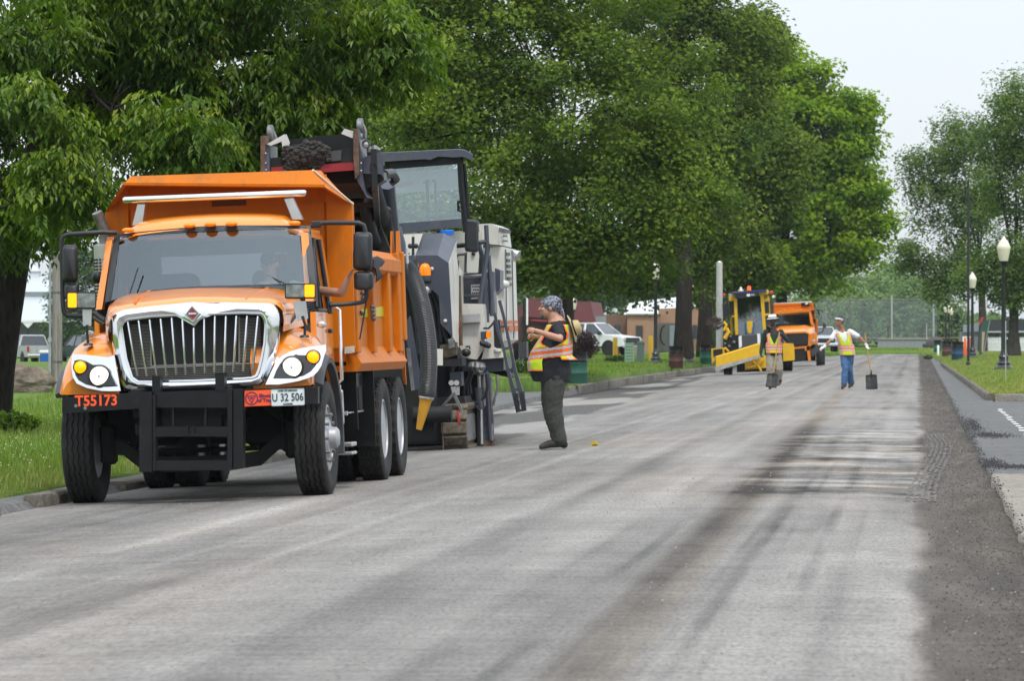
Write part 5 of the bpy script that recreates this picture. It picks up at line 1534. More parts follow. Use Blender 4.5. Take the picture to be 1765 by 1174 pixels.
b = MB(); b.extr(ml.ys([(588, 230), (594, 221.5), (610, 226), (608, 238)], YD - .02), (0, .04, 0)); b.build('side_flap', flap, cv, 30)
b = MB(); b.extr(ml.ys([(618, 226), (625, 231), (619, 243), (617, 236)], YD + .2), (0, .04, 0)); b.build('side_flap', flap, cv, 30)
for px, py in ((466.5, 229), (621, 217.5)):
 b = MB(); b.lathe([(.075, -.03), (.085, -.02), (.085, .02), (.075, .03)], P(px, py, YD + .3), 'x', 20); b.tube([P(px + 4, py - 2, YD + .3), P(px + 8, py + 8, YD + .3), P(px + 8, py + 22, YD + .3)], .025, 6); b.build('guide_roller', M['worn'], cv, 40)
b = MB(); q = P(631, 248, YD); b.lathe([(.042, .06), (.046, 0), (.044, -.02), (.034, -.02), (.028, 0), (.001, 0)], q, 'y', 18); b.build('head_lamp', M['grey_plastic'], cv, 40)
b = MB(); b.lathe([(.03, -.002), (.001, -.014)], q, 'y', 14); b.build('lens', M['clear'], cv, 60)
b = MB(); b.loft([ml.ys([(622, 274), (655, 260), (661, 275), (661, 305), (656, 300), (622, 299)], YD + .1), ml.ys([(622, 274), (655, 260), (661, 275), (661, 305), (656, 300), (622, 299)], YD + .5)]); b.build('drive_housing', M['slate'], cv, 20)
hplate('drive_recess', [(638, 281.5), (649, 281), (650, 293), (638, 294)], 'black', YD + .08, .03)
hplate('lower_bracket', [(624, 300), (660, 296), (662, 310), (650, 318), (632, 323), (628, 312)], 'black', YD + .15, .3)
for px, py in ((622.5, 281), (622.5, 294), (458, 264), (458.5, 281), (459, 293)):
 b = MB(); b.ball(P(px, py, YD - .06), .011, 6); b.build('bolt', M['alu'], cv)
b = MB()
for px, py, r in ((640, 262, .05), (646, 257, .045), (652, 258, .03), (637, 256, .03)): b.ball(P(px, py, YD + .3), r, 8)
b.build('drive_motor', M['worn'], cv)
# the heap of millings going over the end
hs_ = MB()
rs = random.Random(5)
for k in range(800):
 u, v_ = rs.random(), rs.random()
 px = 490 + 76 * u
 topy = 246 + 10 * abs(u - .45) + 6 * sin(u * 7)
 lowy = 302 - max(0, (u - .55)) * 60
 py = topy + (lowy - topy) * v_
 r = .008 + .030 * rs.random() ** 2.2
 hs_.ball(P(px, py, YD - .02 - .10 * sin(pi * min(1, v_ + .2)) * sin(pi * u) + rs.uniform(-.02, .02)), (r, r * rs.uniform(.7, 1.2), r * rs.uniform(.6, 1)), 6)
hs_.extr(ml.ys([(492, 256), (505, 248), (540, 246), (562, 252), (566, 272), (548, 290), (520, 302), (492, 302)], YD + .03), (0, .3, 0))
link('millings_heap', hs_.mesh('millings_heap', mat('fresh black millings', (.04, .036, .032), .95, var=.6, scale=40, bump=.4, bscale=90), 0), None, 'heap of black asphalt millings spilling off the end of the conveyor', 'stuff').matrix_world = ml.M
# struts, rams and hoses that carry the conveyor
for pts, r, m in (([(640, 318, -10.5), (662, 390, -9), (690, 470, -7.2)], .10, 'dark'), ([(645, 320, -10), (650, 400, -9.5), (655, 480, -9)], .03, 'worn'), ([(652, 322, -10), (668, 400, -9), (684, 480, -7.5)], .035, 'alu'), ([(668, 318, -8), (676, 400, -7.5), (684, 500, -7)], .085, 'slate'), ([(676, 320, -7.5), (684, 390, -7.3), (692, 470, -7)], .03, 'slate'), ([(655, 330, -9.6), (660, 350, -9.4), (672, 420, -9), (680, 470, -8)], .025, 'black'), ([(648, 350, -9.6), (668, 362, -9.4), (674, 420, -9), (686, 500, -8)], .04, 'plastic'), ([(644, 340, -9.6), (648, 400, -9.6)], .018, 'alu'), ([(684, 392, -6.5), (692, 420, -6.5), (697, 470, -6.5)], .05, 'slate'), ([(662, 300, -10), (676, 298, -9.5), (682, 308, -9.3), (672, 315, -9.3)], .05, 'plastic'), ([(620, 330, -11), (640, 400, -10), (668, 470, -8.5)], .07, 'dark'), ([(680, 400, -6), (690, 430, -6), (690, 470, -6)], .03, 'plastic')):
 b = MB(); b.tube(Pm(pts), r, 8); b.build('ram' if m in ('worn', 'alu') else 'conveyor_strut', M[m], cv, 50)
plate('belt_underside', [(575, 300), (625, 312), (660, 400), (690, 472), (640, 480), (606, 360)], -9.6, .1, mat('belt shadow black', (.012, .012, .012), .9), cv)  # added flat plate, the shade under the conveyor put into its black
b = MB(); b.tube(Pm([(712, 408, -.4), (712, 440, -.4)]), .02, 6); b.ball(P(707, 424, -.4), .035, 8); b.ball(P(717, 424, -.4), .035, 8); b.tube(Pm([(706, 424, -.4), (718, 424, -.4)]), .02); b.tube(Pm([(690, 420, -.5), (696, 436, -.5), (706, 437, -.5)]), .012); b.build('level_sensor', M['plastic'], T, 50)
plate('mount_box', [(692, 441), (711, 440), (712, 480), (696, 486)], -.5, .3, 'slate'); plate('mount_box', [(711, 448), (720, 447.5), (720, 460), (711, 461)], -.35, .15, 'slate')
plate('sticker_panel', [(777, 470), (789, 469), (790, 545), (779, 548)], YH + .85, .02, mat('pale sticker', (.62, .66, .70), .4, var=.2, scale=6))
# ================================================================ people
def remesh(mb, name, m, voxel, parent, smooth=4, label=None, wr=0., wscale=9.):
 me = bpy.data.meshes.new(name)
 me.from_pydata(mb.v, [], mb.f)
 bm = bmesh.new(); bm.from_mesh(me)
 bmesh.ops.recalc_face_normals(bm, faces=bm.faces); bm.to_mesh(me); bm.free()
 o = bpy.data.objects.new(name, me); C.objects.link(o)
 r = o.modifiers.new('r', 'REMESH'); r.mode = 'VOXEL'; r.voxel_size = voxel; r.use_smooth_shade = True
 s = o.modifiers.new('s', 'SMOOTH'); s.factor = .5; s.iterations = smooth
 dg = bpy.context.evaluated_depsgraph_get()
 out = bpy.data.meshes.new_from_object(o.evaluated_get(dg))
 bpy.data.objects.remove(o)
 if wr:                                              # folds of cloth
  n = len(out.vertices)
  co = np.empty(n * 3, np.float32); no = np.empty(n * 3, np.float32)
  out.vertices.foreach_get('co', co); out.vertices.foreach_get('normal', no)
  co = co.reshape(-1, 3); no = no.reshape(-1, 3)
  h = fbm(co[:, 0] * wscale * 1.2 + co[:, 1] * wscale * .7 + co[:, 2] * wscale * .5, co[:, 2] * wscale * 1.3 - co[:, 1] * wscale * .8, 201, 3) - .5
  out.vertices.foreach_set('co', (co + no * (h * wr)[:, None]).ravel())
 out.materials.clear(); out.materials.append(m)
 out.polygons.foreach_set('use_smooth', [True] * len(out.polygons)); out.update()
 return link(name, out, parent, label)
V = Vector
def add_hand(mb, wr, d, nrm, side, curl=.9, k=1.):
 """palm, four fingers of unequal length and a thumb from the side of the palm"""
 d = V(d).normalized(); nrm = V(nrm); nrm = (nrm - d * nrm.dot(d)).normalized()
 w_ = d.cross(nrm) * side
 wr = V(wr)
 T_ = Matrix((w_, d, nrm)).transposed()
 mb.ball(wr + d * .045 * k, (.040 * k, .052 * k, .019 * k), 10, T_)
 for i, (off, ln) in enumerate(((.029, .92), (.010, 1.0), (-.010, .95), (-.028, .75))):
  p = wr + d * .075 * k + w_ * off * k
  a = 0
  for sgm, c in ((.042, .55), (.027, 1.0), (.022, .8)):
   a += curl * c
   q = p + (d * cos(a) + nrm * sin(a)) * sgm * ln * k
   mb.cap(p, q, .0095 * k, .0085 * k, 6); p = q
 p = wr + d * .025 * k + w_ * .030 * k
 q = p + (d * .6 + w_ * .7 + nrm * .3).normalized() * .04 * k
 mb.cap(p, q, .012 * k, .010 * k, 6)
 mb.cap(q, q + (d * .8 + nrm * .6 - w_ * .1).normalized() * .03 * k, .010 * k, .008 * k, 6)
def ring_at(rings, z):
 zs = [r[0] for r in rings]
 return [float(np.interp(z, zs, [r[i] for r in rings])) for i in (1, 2, 3, 4)]   # cx, cy, rx, ry
def torso(mb, rings, grow=0., n=24, flat=2.4):
 out = []
 for z, cx, cy, rx, ry in rings:
  rr = []
  for k in range(n):
   a = 2 * pi * k / n
   c, s_ = cos(a), sin(a)
   e = (abs(c) ** flat + abs(s_) ** flat) ** (-1 / flat)
   rr.append(V((cx + (rx + grow) * c * e, cy + (ry + grow) * s_ * e, z)))
  out.append(rr)
 mb.loft(out)
def build_person(fr, J, rings, cl, voxel=.010, head_yaw=0., head_pitch=0., face=True, gloves=None, hair=True, hk=1., nk=1.):
 """J: joints; cl: materials of the clothing"""
 T = fr.e
 hd = V(J['head'])
 Hm = (Matrix.Rotation(head_yaw, 3, 'Z') @ Matrix.Rotation(head_pitch, 3, 'X'))
 h = lambda x, y, z: hd + Hm @ V((x, y, z)) * hk
 mb = MB()
 # head: skull, face, jaw, nose, ears, neck
 mb.ball(h(0, .012, .03), (.078 * hk, .098 * hk, .098 * hk), 16, Hm)
 mb.ball(h(0, -.035, -.035), (.062 * hk, .064 * hk, .080 * hk), 14, Hm)
 mb.ball(h(0, -.062, -.085), (.036 * hk, .034 * hk, .032 * hk), 10, Hm)
 mb.cap(h(0, -.098, .008), h(0, -.118, -.026), .010 * hk, .015 * hk, 8)
 mb.ball(h(0, -.087, .022), (.050 * hk, .018 * hk, .012 * hk), 8, Hm)
 mb.ball(h(0, -.098, -.056), (.024 * hk, .010 * hk, .009 * hk), 8, Hm)
 for s_ in (1, -1):
  mb.ball(h(s_ * .038, -.082, -.018), (.022 * hk, .018 * hk, .018 * hk), 8, Hm)
  mb.ball(h(s_ * .079, .005, -.005), (.012 * hk, .020 * hk, .030 * hk), 8, Hm)
 mb.cap(V(J['neck']), h(0, .02, -.06), .062 * nk, .057 * nk, 12)
 torso(mb, rings, -.018)
 mb.cap(V(J['neck']), V((rings[-1][1], rings[-1][2], rings[-1][0] - .05)), .065 * nk, .09 * nk, 10)
 for s_ in 'LR':
  sh, el, wr = V(J['sh' + s_]), V(J['el' + s_]), V(J['wr' + s_])
  mb.cap(sh, el, .052, .043, 10); mb.cap(el, el.lerp(wr, .35), .043, .044, 10); mb.cap(el.lerp(wr, .35), wr, .044, .029, 10)
  if gloves is None:
   add_hand(mb, wr, J.get('hd' + s_, wr - el), J.get('hn' + s_, (0, 0, -1)), 1 if s_ == 'L' else -1, J.get('curl', .9))
  hp, kn, an = V(J['hip' + s_]), V(J['kn' + s_]), V(J['an' + s_])
  mb.cap(hp, kn, .085, .052, 10); mb.cap(kn, an, .052, .038, 10)
 remesh(mb, 'body', cl['skin'], voxel, T, 3)
 if face:
  for s_ in (1, -1):
   e = MB(); e.ball(h(s_ * .032, -.089, .006), (.012 * hk, .006 * hk, .006 * hk), 8, Hm); e.build('eye', mat('eye dark', (.03, .02, .015), .2), T, 60)
 if cl.get('gloves'):
  for s_ in 'LR':
   g = MB(); wr, el = V(J['wr' + s_]), V(J['el' + s_])
   add_hand(g, wr, J.get('hd' + s_, wr - el), J.get('hn' + s_, (0, 0, -1)), 1 if s_ == 'L' else -1, J.get('curl', .9), 1.15)
   g.cap(wr, wr + (el - wr).normalized() * .04, .04, .04)
   remesh(g, 'glove', cl['gloves'], voxel, T, 2)
 # shirt with sleeves
 g = MB(); torso(g, rings, .004)
 sl = cl.get('sleeve', .7)
 for s_ in 'LR':
  sh, el, wr = V(J['sh' + s_]), V(J['el' + s_]), V(J['wr' + s_])
  if sl <= 1: g.cap(sh, sh.lerp(el, sl), .075, .068, 12)
  else: g.cap(sh, el, .072, .060, 12); g.cap(el, wr, .058, .045, 12)
  g.ball(sh, .082 if sl < .7 else .068, 10)
 remesh(g, 'shirt', cl['shirt'], voxel, T, 4, wr=.022)
 # trousers
 g = MB()
 z0 = rings[0][0]; cx, cy, rx, ry = ring_at(rings, z0 + .08)
 hm = (V(J['hipL']) + V(J['hipR'])) / 2
 if not cl.get('seated'):
  torso(g, [(hm.z - .09, hm.x, hm.y, rx * .62, ry * .6), (hm.z, hm.x, hm.y, rx * .80, ry * .78), (z0 + .10, cx, cy, rx * .9, ry * .86)])
 else: g.ball(hm, (.19, .17, .13), 12)
 tk = cl.get('leg', (.118, .088, .072))
 for s_ in 'LR':
  hp, kn, an = V(J['hip' + s_]), V(J['kn' + s_]), V(J['an' + s_])
  g.cap(hp, kn, tk[0], tk[1], 12); g.cap(kn, an.lerp(kn, .05), tk[1], tk[2], 12)
  for f in (.35, .7, .92): g.ball(kn.lerp(an, f), tk[1] + (tk[2] - tk[1]) * f + .006 * (1 if f != .7 else 0), 10)
 remesh(g, 'trousers', cl['trousers'], voxel, T, 3, wr=.030, wscale=8)
 for s_ in 'LR':
  an, to = V(J['an' + s_]), V(J['toe' + s_])
  b = MB(); d = (to - an); d.z = 0; d.normalize() if d.length else None
  up = V(J.get('up' + s_, (0, 0, 1)))
  b.cap(an + V((0, 0, .05)), an + V((0, 0, -.02)), .062, .055, 10)
  heel = an - d * .05 + V((0, 0, -.045)); mid_ = an.lerp(to, .55)
  b.ball(heel, (.047, .052, .050), 10); b.cap(an + V((0, 0, -.03)), mid_, .052, .048, 10); b.cap(mid_, to, .048, .036, 10)
  remesh(b, 'boot', cl['boots'], min(voxel, .012), T, 2)
 return h, Hm
def build_vest(fr, rings, style, mats_, n=96, nz=64, grow=.020, flat=2.4):
 """safety vest: front and back panels joined by a band at the waist; colours are the sewn panels"""
 zt, hem_f, hem_b, band, bslope, arm = style['top'], style['hem_f'], style['hem_b'], style['band'], style.get('slope', 0), style.get('arm', 52)
 mb = MB()
 zs = np.linspace(min(hem_f, hem_b) - .01, zt, nz)
 P_, info = [], []
 for z in zs:
  cx, cy, rx, ry = ring_at(rings, z)
  row = []
  for k in range(n):
   a = 2 * pi * k / n
   c, s_ = cos(a), sin(a)
   e = (abs(c) ** flat + abs(s_) ** flat) ** (-1 / flat)
   fl = style.get('flare', 0) * max(0, s_) * max(0, band - z) * 1.6
   row.append(V((cx + (rx + grow) * c * e, cy + (ry + grow + fl) * s_ * e + (fl * .5 if s_ > 0 else 0), z)))
  P_.append(row)
 flat_ = [p for r in P_ for p in r]
 mb.v = flat_
 for i in range(nz - 1):
  z = (zs[i] + zs[i + 1]) / 2
  for k in range(n):
   a = (k + .5) * 360 / n
   fr_ = abs((a - 270 + 180) % 360 - 180)            # degrees from the front
   zb = band + bslope * (fr_ / 180)
   dz = z - zb
   in_band = abs(dz) < .075
   front = fr_ < style.get('fw', 62); back = fr_ > 180 - style.get('bw', 62)
   keep = in_band or (front and z > hem_f) or (back and z > hem_b)
   sideang = abs(fr_ - 90)
   if z > zb + .05:
    lim = arm * smoothstep(zb + .02, zb + .16, z) * (1 - .35 * smoothstep(zt - .14, zt, z))
    keep = sideang > lim
   if fr_ < style.get('vneck', 10) * max(0, (z - (zt - .30)) / .22): keep = False
   if not keep: continue
   edge = (front and z < hem_f + .02 and not in_band) or (back and z < hem_b + .02 and not in_band) or (z > zb + .09 and sideang < lim + 7)
   vs_ = style.get('stripe', (34, 58))
   ins = vs_[0] < fr_ < vs_[1] or vs_[0] < 180 - fr_ < vs_[1]
   if in_band: m = 2 if .022 < abs(dz) < .055 else 1
   elif ins:
    t = ((fr_ if fr_ < 90 else 180 - fr_) - vs_[0]) / (vs_[1] - vs_[0])
    m = 1 if .36 < t < .64 else 2 if .14 < t < .86 else 1
   elif edge: m = 1
   else: m = 0
   mb.f.append((i * n + k, i * n + (k + 1) % n, (i + 1) * n + (k + 1) % n, (i + 1) * n + k)); mb.m.append(m)
 o = mb.build('safety_vest', mats_, fr.e, 70)
 so_ = o.modifiers.new('thickness', 'SOLIDIFY'); so_.thickness = .008; so_.offset = 1
 return o
VM = [M['lime'], M['vorange'], M['silver']]
# ---- the foreman beside the machine (faces the machine, seen from his left)
def road_hit(px, py, zf=lambda p: float(road_z(p.x))):
 lo, hi = 5., 900.
 for _ in range(60):
  m_ = (lo + hi) / 2; p = W(px, py, m_)
  if p.z > zf(p): lo = m_
  else: hi = m_
 return lo
d1 = road_hit(955, 775)
g1 = W(955, 775, d1)
w1 = Frame('person', 'stout man in a patterned bandana and orange and lime vest standing beside the milling machine', 'person', (g1.x, g1.y, g1.z), (0, 0, R(-90)))
s1 = FPX / d1
Q = lambda px, py, x: V((x, (px - 955) / s1, (775 - py) / s1))
ring1 = [(.82, 0, -.03, .235, .235), (.93, 0, -.045, .255, .262), (1.05, 0, -.055, .258, .262), (1.18, 0, -.03, .25, .24), (1.30, 0, .01, .235, .20), (1.40, 0, .045, .225, .165), (1.49, 0, .06, .19, .135), (1.54, 0, .05, .12, .10), (1.56, 0, .04, .09, .085)]
ring1 = [(z * 1.045, a, b * 1.04, c * .99, e * .975) for z, a, b, c, e in ring1]
J1 = dict(head=Q(949, 531, 0), neck=Q(957, 553, 0), shL=Q(964, 567, .205), elL=Q(970, 584, .42), wrL=Q(927, 570, .33), hdL=(-.10, -1, .12), hnL=(-.9, -.1, -.3),
          shR=Q(962, 566, -.205), elR=Q(958, 590, -.36), wrR=Q(922, 580, -.14), hdR=(.4, -1, .1), hnR=(.9, -.2, -.3), curl=1.0,
          hipL=Q(957, 650, .105), knL=Q(955, 707, .125), anL=Q(967, 760, .12), toeL=Q(935, 770, .17),
          hipR=Q(951, 650, -.105), knR=Q(948, 707, -.125), anR=Q(962, 760, -.13), toeR=Q(932, 770, -.17))
cl1 = dict(skin=M['skin'], shirt=M['tee'], trousers=M['trouser'], boots=M['boot'], sleeve=.62, leg=(.150, .112, .086))
h1, H1 = build_person(w1, J1, ring1, cl1, .009, 0, R(-4), True, hk=1.2, nk=1.35)
build_vest(w1, ring1, dict(top=1.57, hem_f=.99, hem_b=1.13, band=1.18, slope=.10, flare=.55, fw=74, bw=60, arm=43, vneck=12, stripe=(24, 42)), VM)
# bandana with a knot at the back
def m_bandana():
 m, nt, p, vec = newmat('paisley bandana')
 vo = nn(nt, 'ShaderNodeTexNoise', Scale=34, Detail=3, Distortion=2.2)
 nt.links.new(vec, vo.inputs['Vector'])
 c = ramp(nt, vo.outputs['Fac'], [(.42, (.018, .022, .045)), (.5, (.03, .04, .07)), (.54, (.34, .36, .42)), (.62, (.42, .44, .5)), (.66, (.03, .04, .07))])
 nt.links.new(c, p.inputs['Base Color']); p.inputs['Roughness'].default_value = .85
 return m
M['bandana'] = m_bandana()
g = MB()
g.ball(h1(0, .016, .038), (.107, .131, .116), 16, H1)
g.cap(h1(0, -.085, .045), h1(0, .10, -.01), .035, .030, 10)
g.ball(h1(0, .118, -.012), (.03, .03, .028), 8)
bn = remesh(g, 'bandana', M['bandana'], .009, w1.e, 2)
g = MB(); g.cap(h1(.01, .125, -.02), h1(.02, .155, -.10), .022, .012, 8); g.cap(h1(-.01, .125, -.02), h1(-.03, .15, -.075), .02, .01, 8); remesh(g, 'bandana_tail', M['bandana'], .008, w1.e, 1)
# cut the bandana off above the brows: the goatee and the ear stay bare
g = MB(); g.ball(h1(0, -.082, -.092), (.043, .036, .041), 10, H1); g.ball(h1(0, -.100, -.064), (.036, .017, .019), 8, H1); g.ball(h1(.03, -.07, -.08), (.02, .03, .03), 8, H1); remesh(g, 'beard', M['goatee'], .008, w1.e, 1)
# straw hat hung on his back by its cord
hb = Q(988, 566, .02)
Th = Matrix.Rotation(R(-72), 3, 'X')
g = MB()
n = 28
def hat_ring(r, hh, wob=0): return [hb + Th @ V((r * cos(2 * pi * k / n) * 1.0, r * sin(2 * pi * k / n) * .95, hh + wob * cos(4 * pi * k / n))) for k in range(n)]
g.loft([hat_ring(.19, -.004, .012), hat_ring(.15, -.002, .006), hat_ring(.105, .004), hat_ring(.098, .05), hat_ring(.085, .088), hat_ring(.05, .102), hat_ring(.004, .104)], True, False)
o = g.build('straw_hat', M['straw'], w1.e, 60); o.modifiers.new('t', 'SOLIDIFY').thickness = .006
g = MB(); g.loft([hat_ring(.109, .006), hat_ring(.105, .028)], True, False); g.build('hat_band', M['tee'], o, 60)
g = MB(); g.tube([Q(941, 557, .05), Q(948, 560, .09), Q(960, 556, .10), Q(978, 556, .06)], .006, 6); g.build('hat_cord', M['tee'], w1.e, 60)
# ---- two men with shovels further up the road
d2 = road_hit(1334, 671)
s2 = FPX / d2
def at2(px, py, cx, x): pass
g2 = W(1334, 671, d2)
w2 = Frame('person', 'man in a white brimmed hat, khaki trousers and lime vest walking with a shovel', 'person', g2, (0, 0, YAW))
q2 = lambda px, py, y=0.: V(((px - 1334) / s2, y, (671 - py) / s2))
ring2 = [(.88, 0, .0, .175, .125), (1.0, 0, 0, .18, .125), (1.2, 0, .0, .19, .125), (1.35, 0, .01, .20, .12), (1.45, 0, .02, .175, .10), (1.50, 0, .02, .09, .07)]
J2 = dict(head=q2(1332, 552, -.03), neck=q2(1333.5, 568), shL=q2(1346, 572), elL=q2(1356, 586, -.02), wrL=q2(1347, 577, -.22), hdL=(-.5, -.6, .3), hnL=(-.6, .3, 0),
          shR=q2(1320, 572), elR=q2(1314, 592, .05), wrR=q2(1311, 608, -.03), hdR=(0, -.1, -1), hnR=(.8, -.3, 0), curl=1.2,
          hipL=q2(1340, 612), knL=q2(1343, 636, -.06), anL=q2(1341, 660, .16), toeL=q2(1346, 656, .02), hipR=q2(1328, 612), knR=q2(1327, 638, -.08), anR=q2(1328, 664, -.02), toeR=q2(1326, 669.5, -.20))
cl2 = dict(skin=M['skin_dark'], shirt=M['green_shirt'], trousers=M['khaki'], boots=M['boot'], sleeve=2, gloves=M['plastic'], leg=(.115, .105, .10))
h2, H2 = build_person(w2, J2, ring2, cl2, .013, R(-35), 0, False, True, hk=1.17, nk=1.15)
build_vest(w2, ring2, dict(top=1.475, hem_f=.95, hem_b=.95, band=1.11, vneck=26, stripe=(30, 62), fw=80, bw=80, arm=40), VM, 72, 48, .03)
g = MB()
g.lathe([(.135, .040), (.14, .048), (.10, .058), (.098, .09), (.085, .13), (.05, .145), (.001, .147)], (0, 0, 0), 'z', 24)
hat = g.build('brimmed_hat', M['white_cloth'], w2.e, 50); hat.scale = (1.17, 1.17, 1.1); hat.location = h2(0, -.01, -.005); hat.rotation_euler = (R(4), R(-4), R(-30))
g = MB(); g.lathe([(.1005, .060), (.0995, .082)], (0, 0, 0), 'z', 24); hh_ = g.build('hat_band', M['tee'], hat, 50)
d2 = road_hit(1461, 671); s2 = FPX / d2
w3g = W(1461, 671, d2)
w3 = Frame('person', 'man with a white headband, white shirt and blue jeans walking beside an upright shovel', 'person', w3g, (0, 0, YAW))
q3 = lambda px, py, y=0.: V(((px - 1461) / s2, y, (671 - py) / s2))
ring3 = [(.90, .0, .0, .165, .12), (1.05, -.02, 0, .165, .12), (1.2, -.06, 0, .18, .125), (1.35, -.10, 0, .195, .12), (1.45, -.13, .0, .17, .10), (1.50, -.15, .0, .09, .07)]
J3 = dict(head=q3(1446, 554, -.06), neck=q3(1451, 568), shL=q3(1465, 572), elL=q3(1482, 582, -.06), wrL=q3(1493, 595, -.10), hdL=(.4, -.2, -1), hnL=(.6, -.7, 0),
          shR=q3(1441, 572), elR=q3(1431, 587, -.05), wrR=q3(1420, 598, -.12), hdR=(-.8, -.2, -.4), hnR=(0, .6, -.8), curl=1.1,
          hipL=q3(1465, 612), knL=q3(1464, 638, .04), anL=q3(1468, 661, .18), toeL=q3(1464, 667, .0), hipR=q3(1455, 612), knR=q3(1456, 637, -.12), anR=q3(1454, 662, -.16), toeR=q3(1450, 669, -.36))
cl3 = dict(skin=M['skin_tan'], shirt=M['white_cloth'], trousers=M['denim'], boots=M['boot'], sleeve=.75, gloves=M['white_cloth'], leg=(.108, .088, .082))
h3, H3 = build_person(w3, J3, ring3, cl3, .013, R(-40), R(-6), True, True, hk=1.15, nk=1.1)
build_vest(w3, ring3, dict(top=1.475, hem_f=.88, hem_b=.88, band=1.06, vneck=26, stripe=(34, 62), fw=80, bw=80, arm=42), VM, 72, 48, .028)
g = MB(); g.ball(h3(0, .022, .050), (.097, .115, .104), 14, H3); g.ball(h3(0, .05, .0), (.090, .083, .092), 10, H3); remesh(g, 'hair', M['hair'], .012, w3.e, 1)
g = MB(); g.lathe([(.092, -.014), (.094, 0), (.092, .014), (.084, .014), (.084, -.014)], (0, 0, 0), 'z', 20); o = g.build('headband', M['white_cloth'], w3.e, 50); o.location = h3(0, -.006, .045); o.rotation_euler = (R(-12), 0, R(-40)); o.scale = (1.1, 1.36, 1.4)
g = MB()
for s_ in (1, -1): g.ball(h3(s_ * .032, -.098, .006), (.022, .010, .014), 8, H3)
g.tube([h3(-.07, -.06, .008), h3(-.03, -.1, .008), h3(.03, -.1, .008), h3(.07, -.06, .008)], .005, 6); g.build('sunglasses', M['black'], w3.e)
def shovel(label, grip, neck, tip_dir, bw, bh, normal):
 grip, neck = V(grip), V(neck)
 fr = Frame('shovel', label, 'shovel', neck)
 L = lambda p: V(p) - neck
 b = MB(); b.tube([L(grip), L(grip.lerp(neck, .5)), L(neck)], [.017, .018, .018], 8); b.build('handle', M['wood'], fr.e, 60)
 d = V(tip_dir).normalized(); nv = V(normal); nv = (nv - d * nv.dot(d)).normalized(); s_ = d.cross(nv)
 pr = [(0, .10, .0), (.02, .42, .02), (.08, .5, .0), (.30, .5, 0), (.9, .5, .0), (1, .5, .0)]
 b = MB(); rings = []
 for t, hw_, _ in pr:
  rings.append([d * t * bh + s_ * bw * hw_ * u * 1.0 + nv * (.05 * (abs(u) ** 3) * (1 - .3 * t)) for u in (-1, -.8, -.4, 0, .4, .8, 1)])
 b.loft(rings, False, False); o = b.build('blade', mat('blackened shovel steel', (.05, .05, .05), .5, .5, var=.4, dirt=(.1, .09, .08), dirt_amt=.4), fr.e, 40); o.modifiers.new('t', 'SOLIDIFY').thickness = .006
 b = MB(); b.tube([d * -.12, d * .03, d * .12], [.024, .024, .012], 8); b.build('socket', M['dark'], fr.e)
 return fr
A3 = lambda px, py, dy=0.: W(px, py, d2 + dy)
shovel('upright shovel with a yellow handle held at arm length by the man in blue jeans', A3(1490.5, 574, -.1), A3(1501.5, 646, -.15), A3(1503, 672, -.2) - A3(1501.5, 646, -.15), .30, .385, (0, -1, .15))
shovel('shovel held slanted in front of the man in khaki trousers', A3(1343.5, 572, -.24), A3(1333, 645, -.35), A3(1329, 670, -.45) - A3(1333, 645, -.35), .29, .37, (-.1, -1, .2))
# ---- the truck driver: left arm out of the window
dvp = tr.M @ V((.50, 1.30, 1.42))
dv = Frame('person', 'truck driver in a pale shirt resting a bare arm out of the cab window', 'person', dvp, (0, ROLL, 0))
ql = lambda x, y, z: V((x, y, z))
ringd = [(.02, 0, .0, .18, .14), (.15, 0, .02, .185, .13), (.35, 0, .05, .19, .125), (.48, 0, .07, .195, .11), (.56, 0, .09, .16, .09), (.60, 0, .09, .08, .07)]
eL = dv.y(589, 505, -.30); wL = dv.y(600, 479, -.34); sL = V((.235, .02, .52))
upm = dv.y(562, 491, -.24)
Jd = dict(head=(0, .06, .76), neck=(0, .09, .61), shL=sL, elL=eL, wrL=wL, hdL=dv.y(605, 468, -.36) - wL, hnL=(1, -.3, .1), shR=(-.21, .06, .52), elR=(-.27, -.14, .30), wrR=(-.12, -.36, .40), hdR=(.2, -1, .2), hnR=(0, 0, -1), curl=.7,
          hipL=(.1, .02, .03), knL=(.12, -.42, .06), anL=(.12, -.62, -.22), toeL=(.12, -.74, -.28), hipR=(-.1, .02, .03), knR=(-.12, -.42, .06), anR=(-.12, -.62, -.22), toeR=(-.12, -.74, -.28))
build_person(dv, Jd, ringd, dict(skin=M['skin'], shirt=M['tee_grey'], trousers=M['denim'], boots=M['boot'], sleeve=.36, seated=True), .012, 0, 0, True)
g = MB(); g.ball((0, .065, .81), (.09, .11, .075), 14); g.cap((0, -.02, .79), (0, -.12, .775), .05, .03, 8); remesh(g, 'cap', M['plastic'], .012, dv.e, 1)
# ================================================================ street furniture, vehicles and buildings further off
lz = lambda p: float(lawn_left_z(np.array([p.x]), np.array([p.y]))[0])
rz_ = lambda p: float(lawn_right_z(np.array([p.x]), np.array([p.y]))[0])
def base_at(px, py, side='r', z=None):
 if z is None: d = road_hit(px, py, rz_ if side == 'r' else lz)
 else: d = (CAMZ - z) * FPX / (py - HZ)
 return W(px, py, d), d
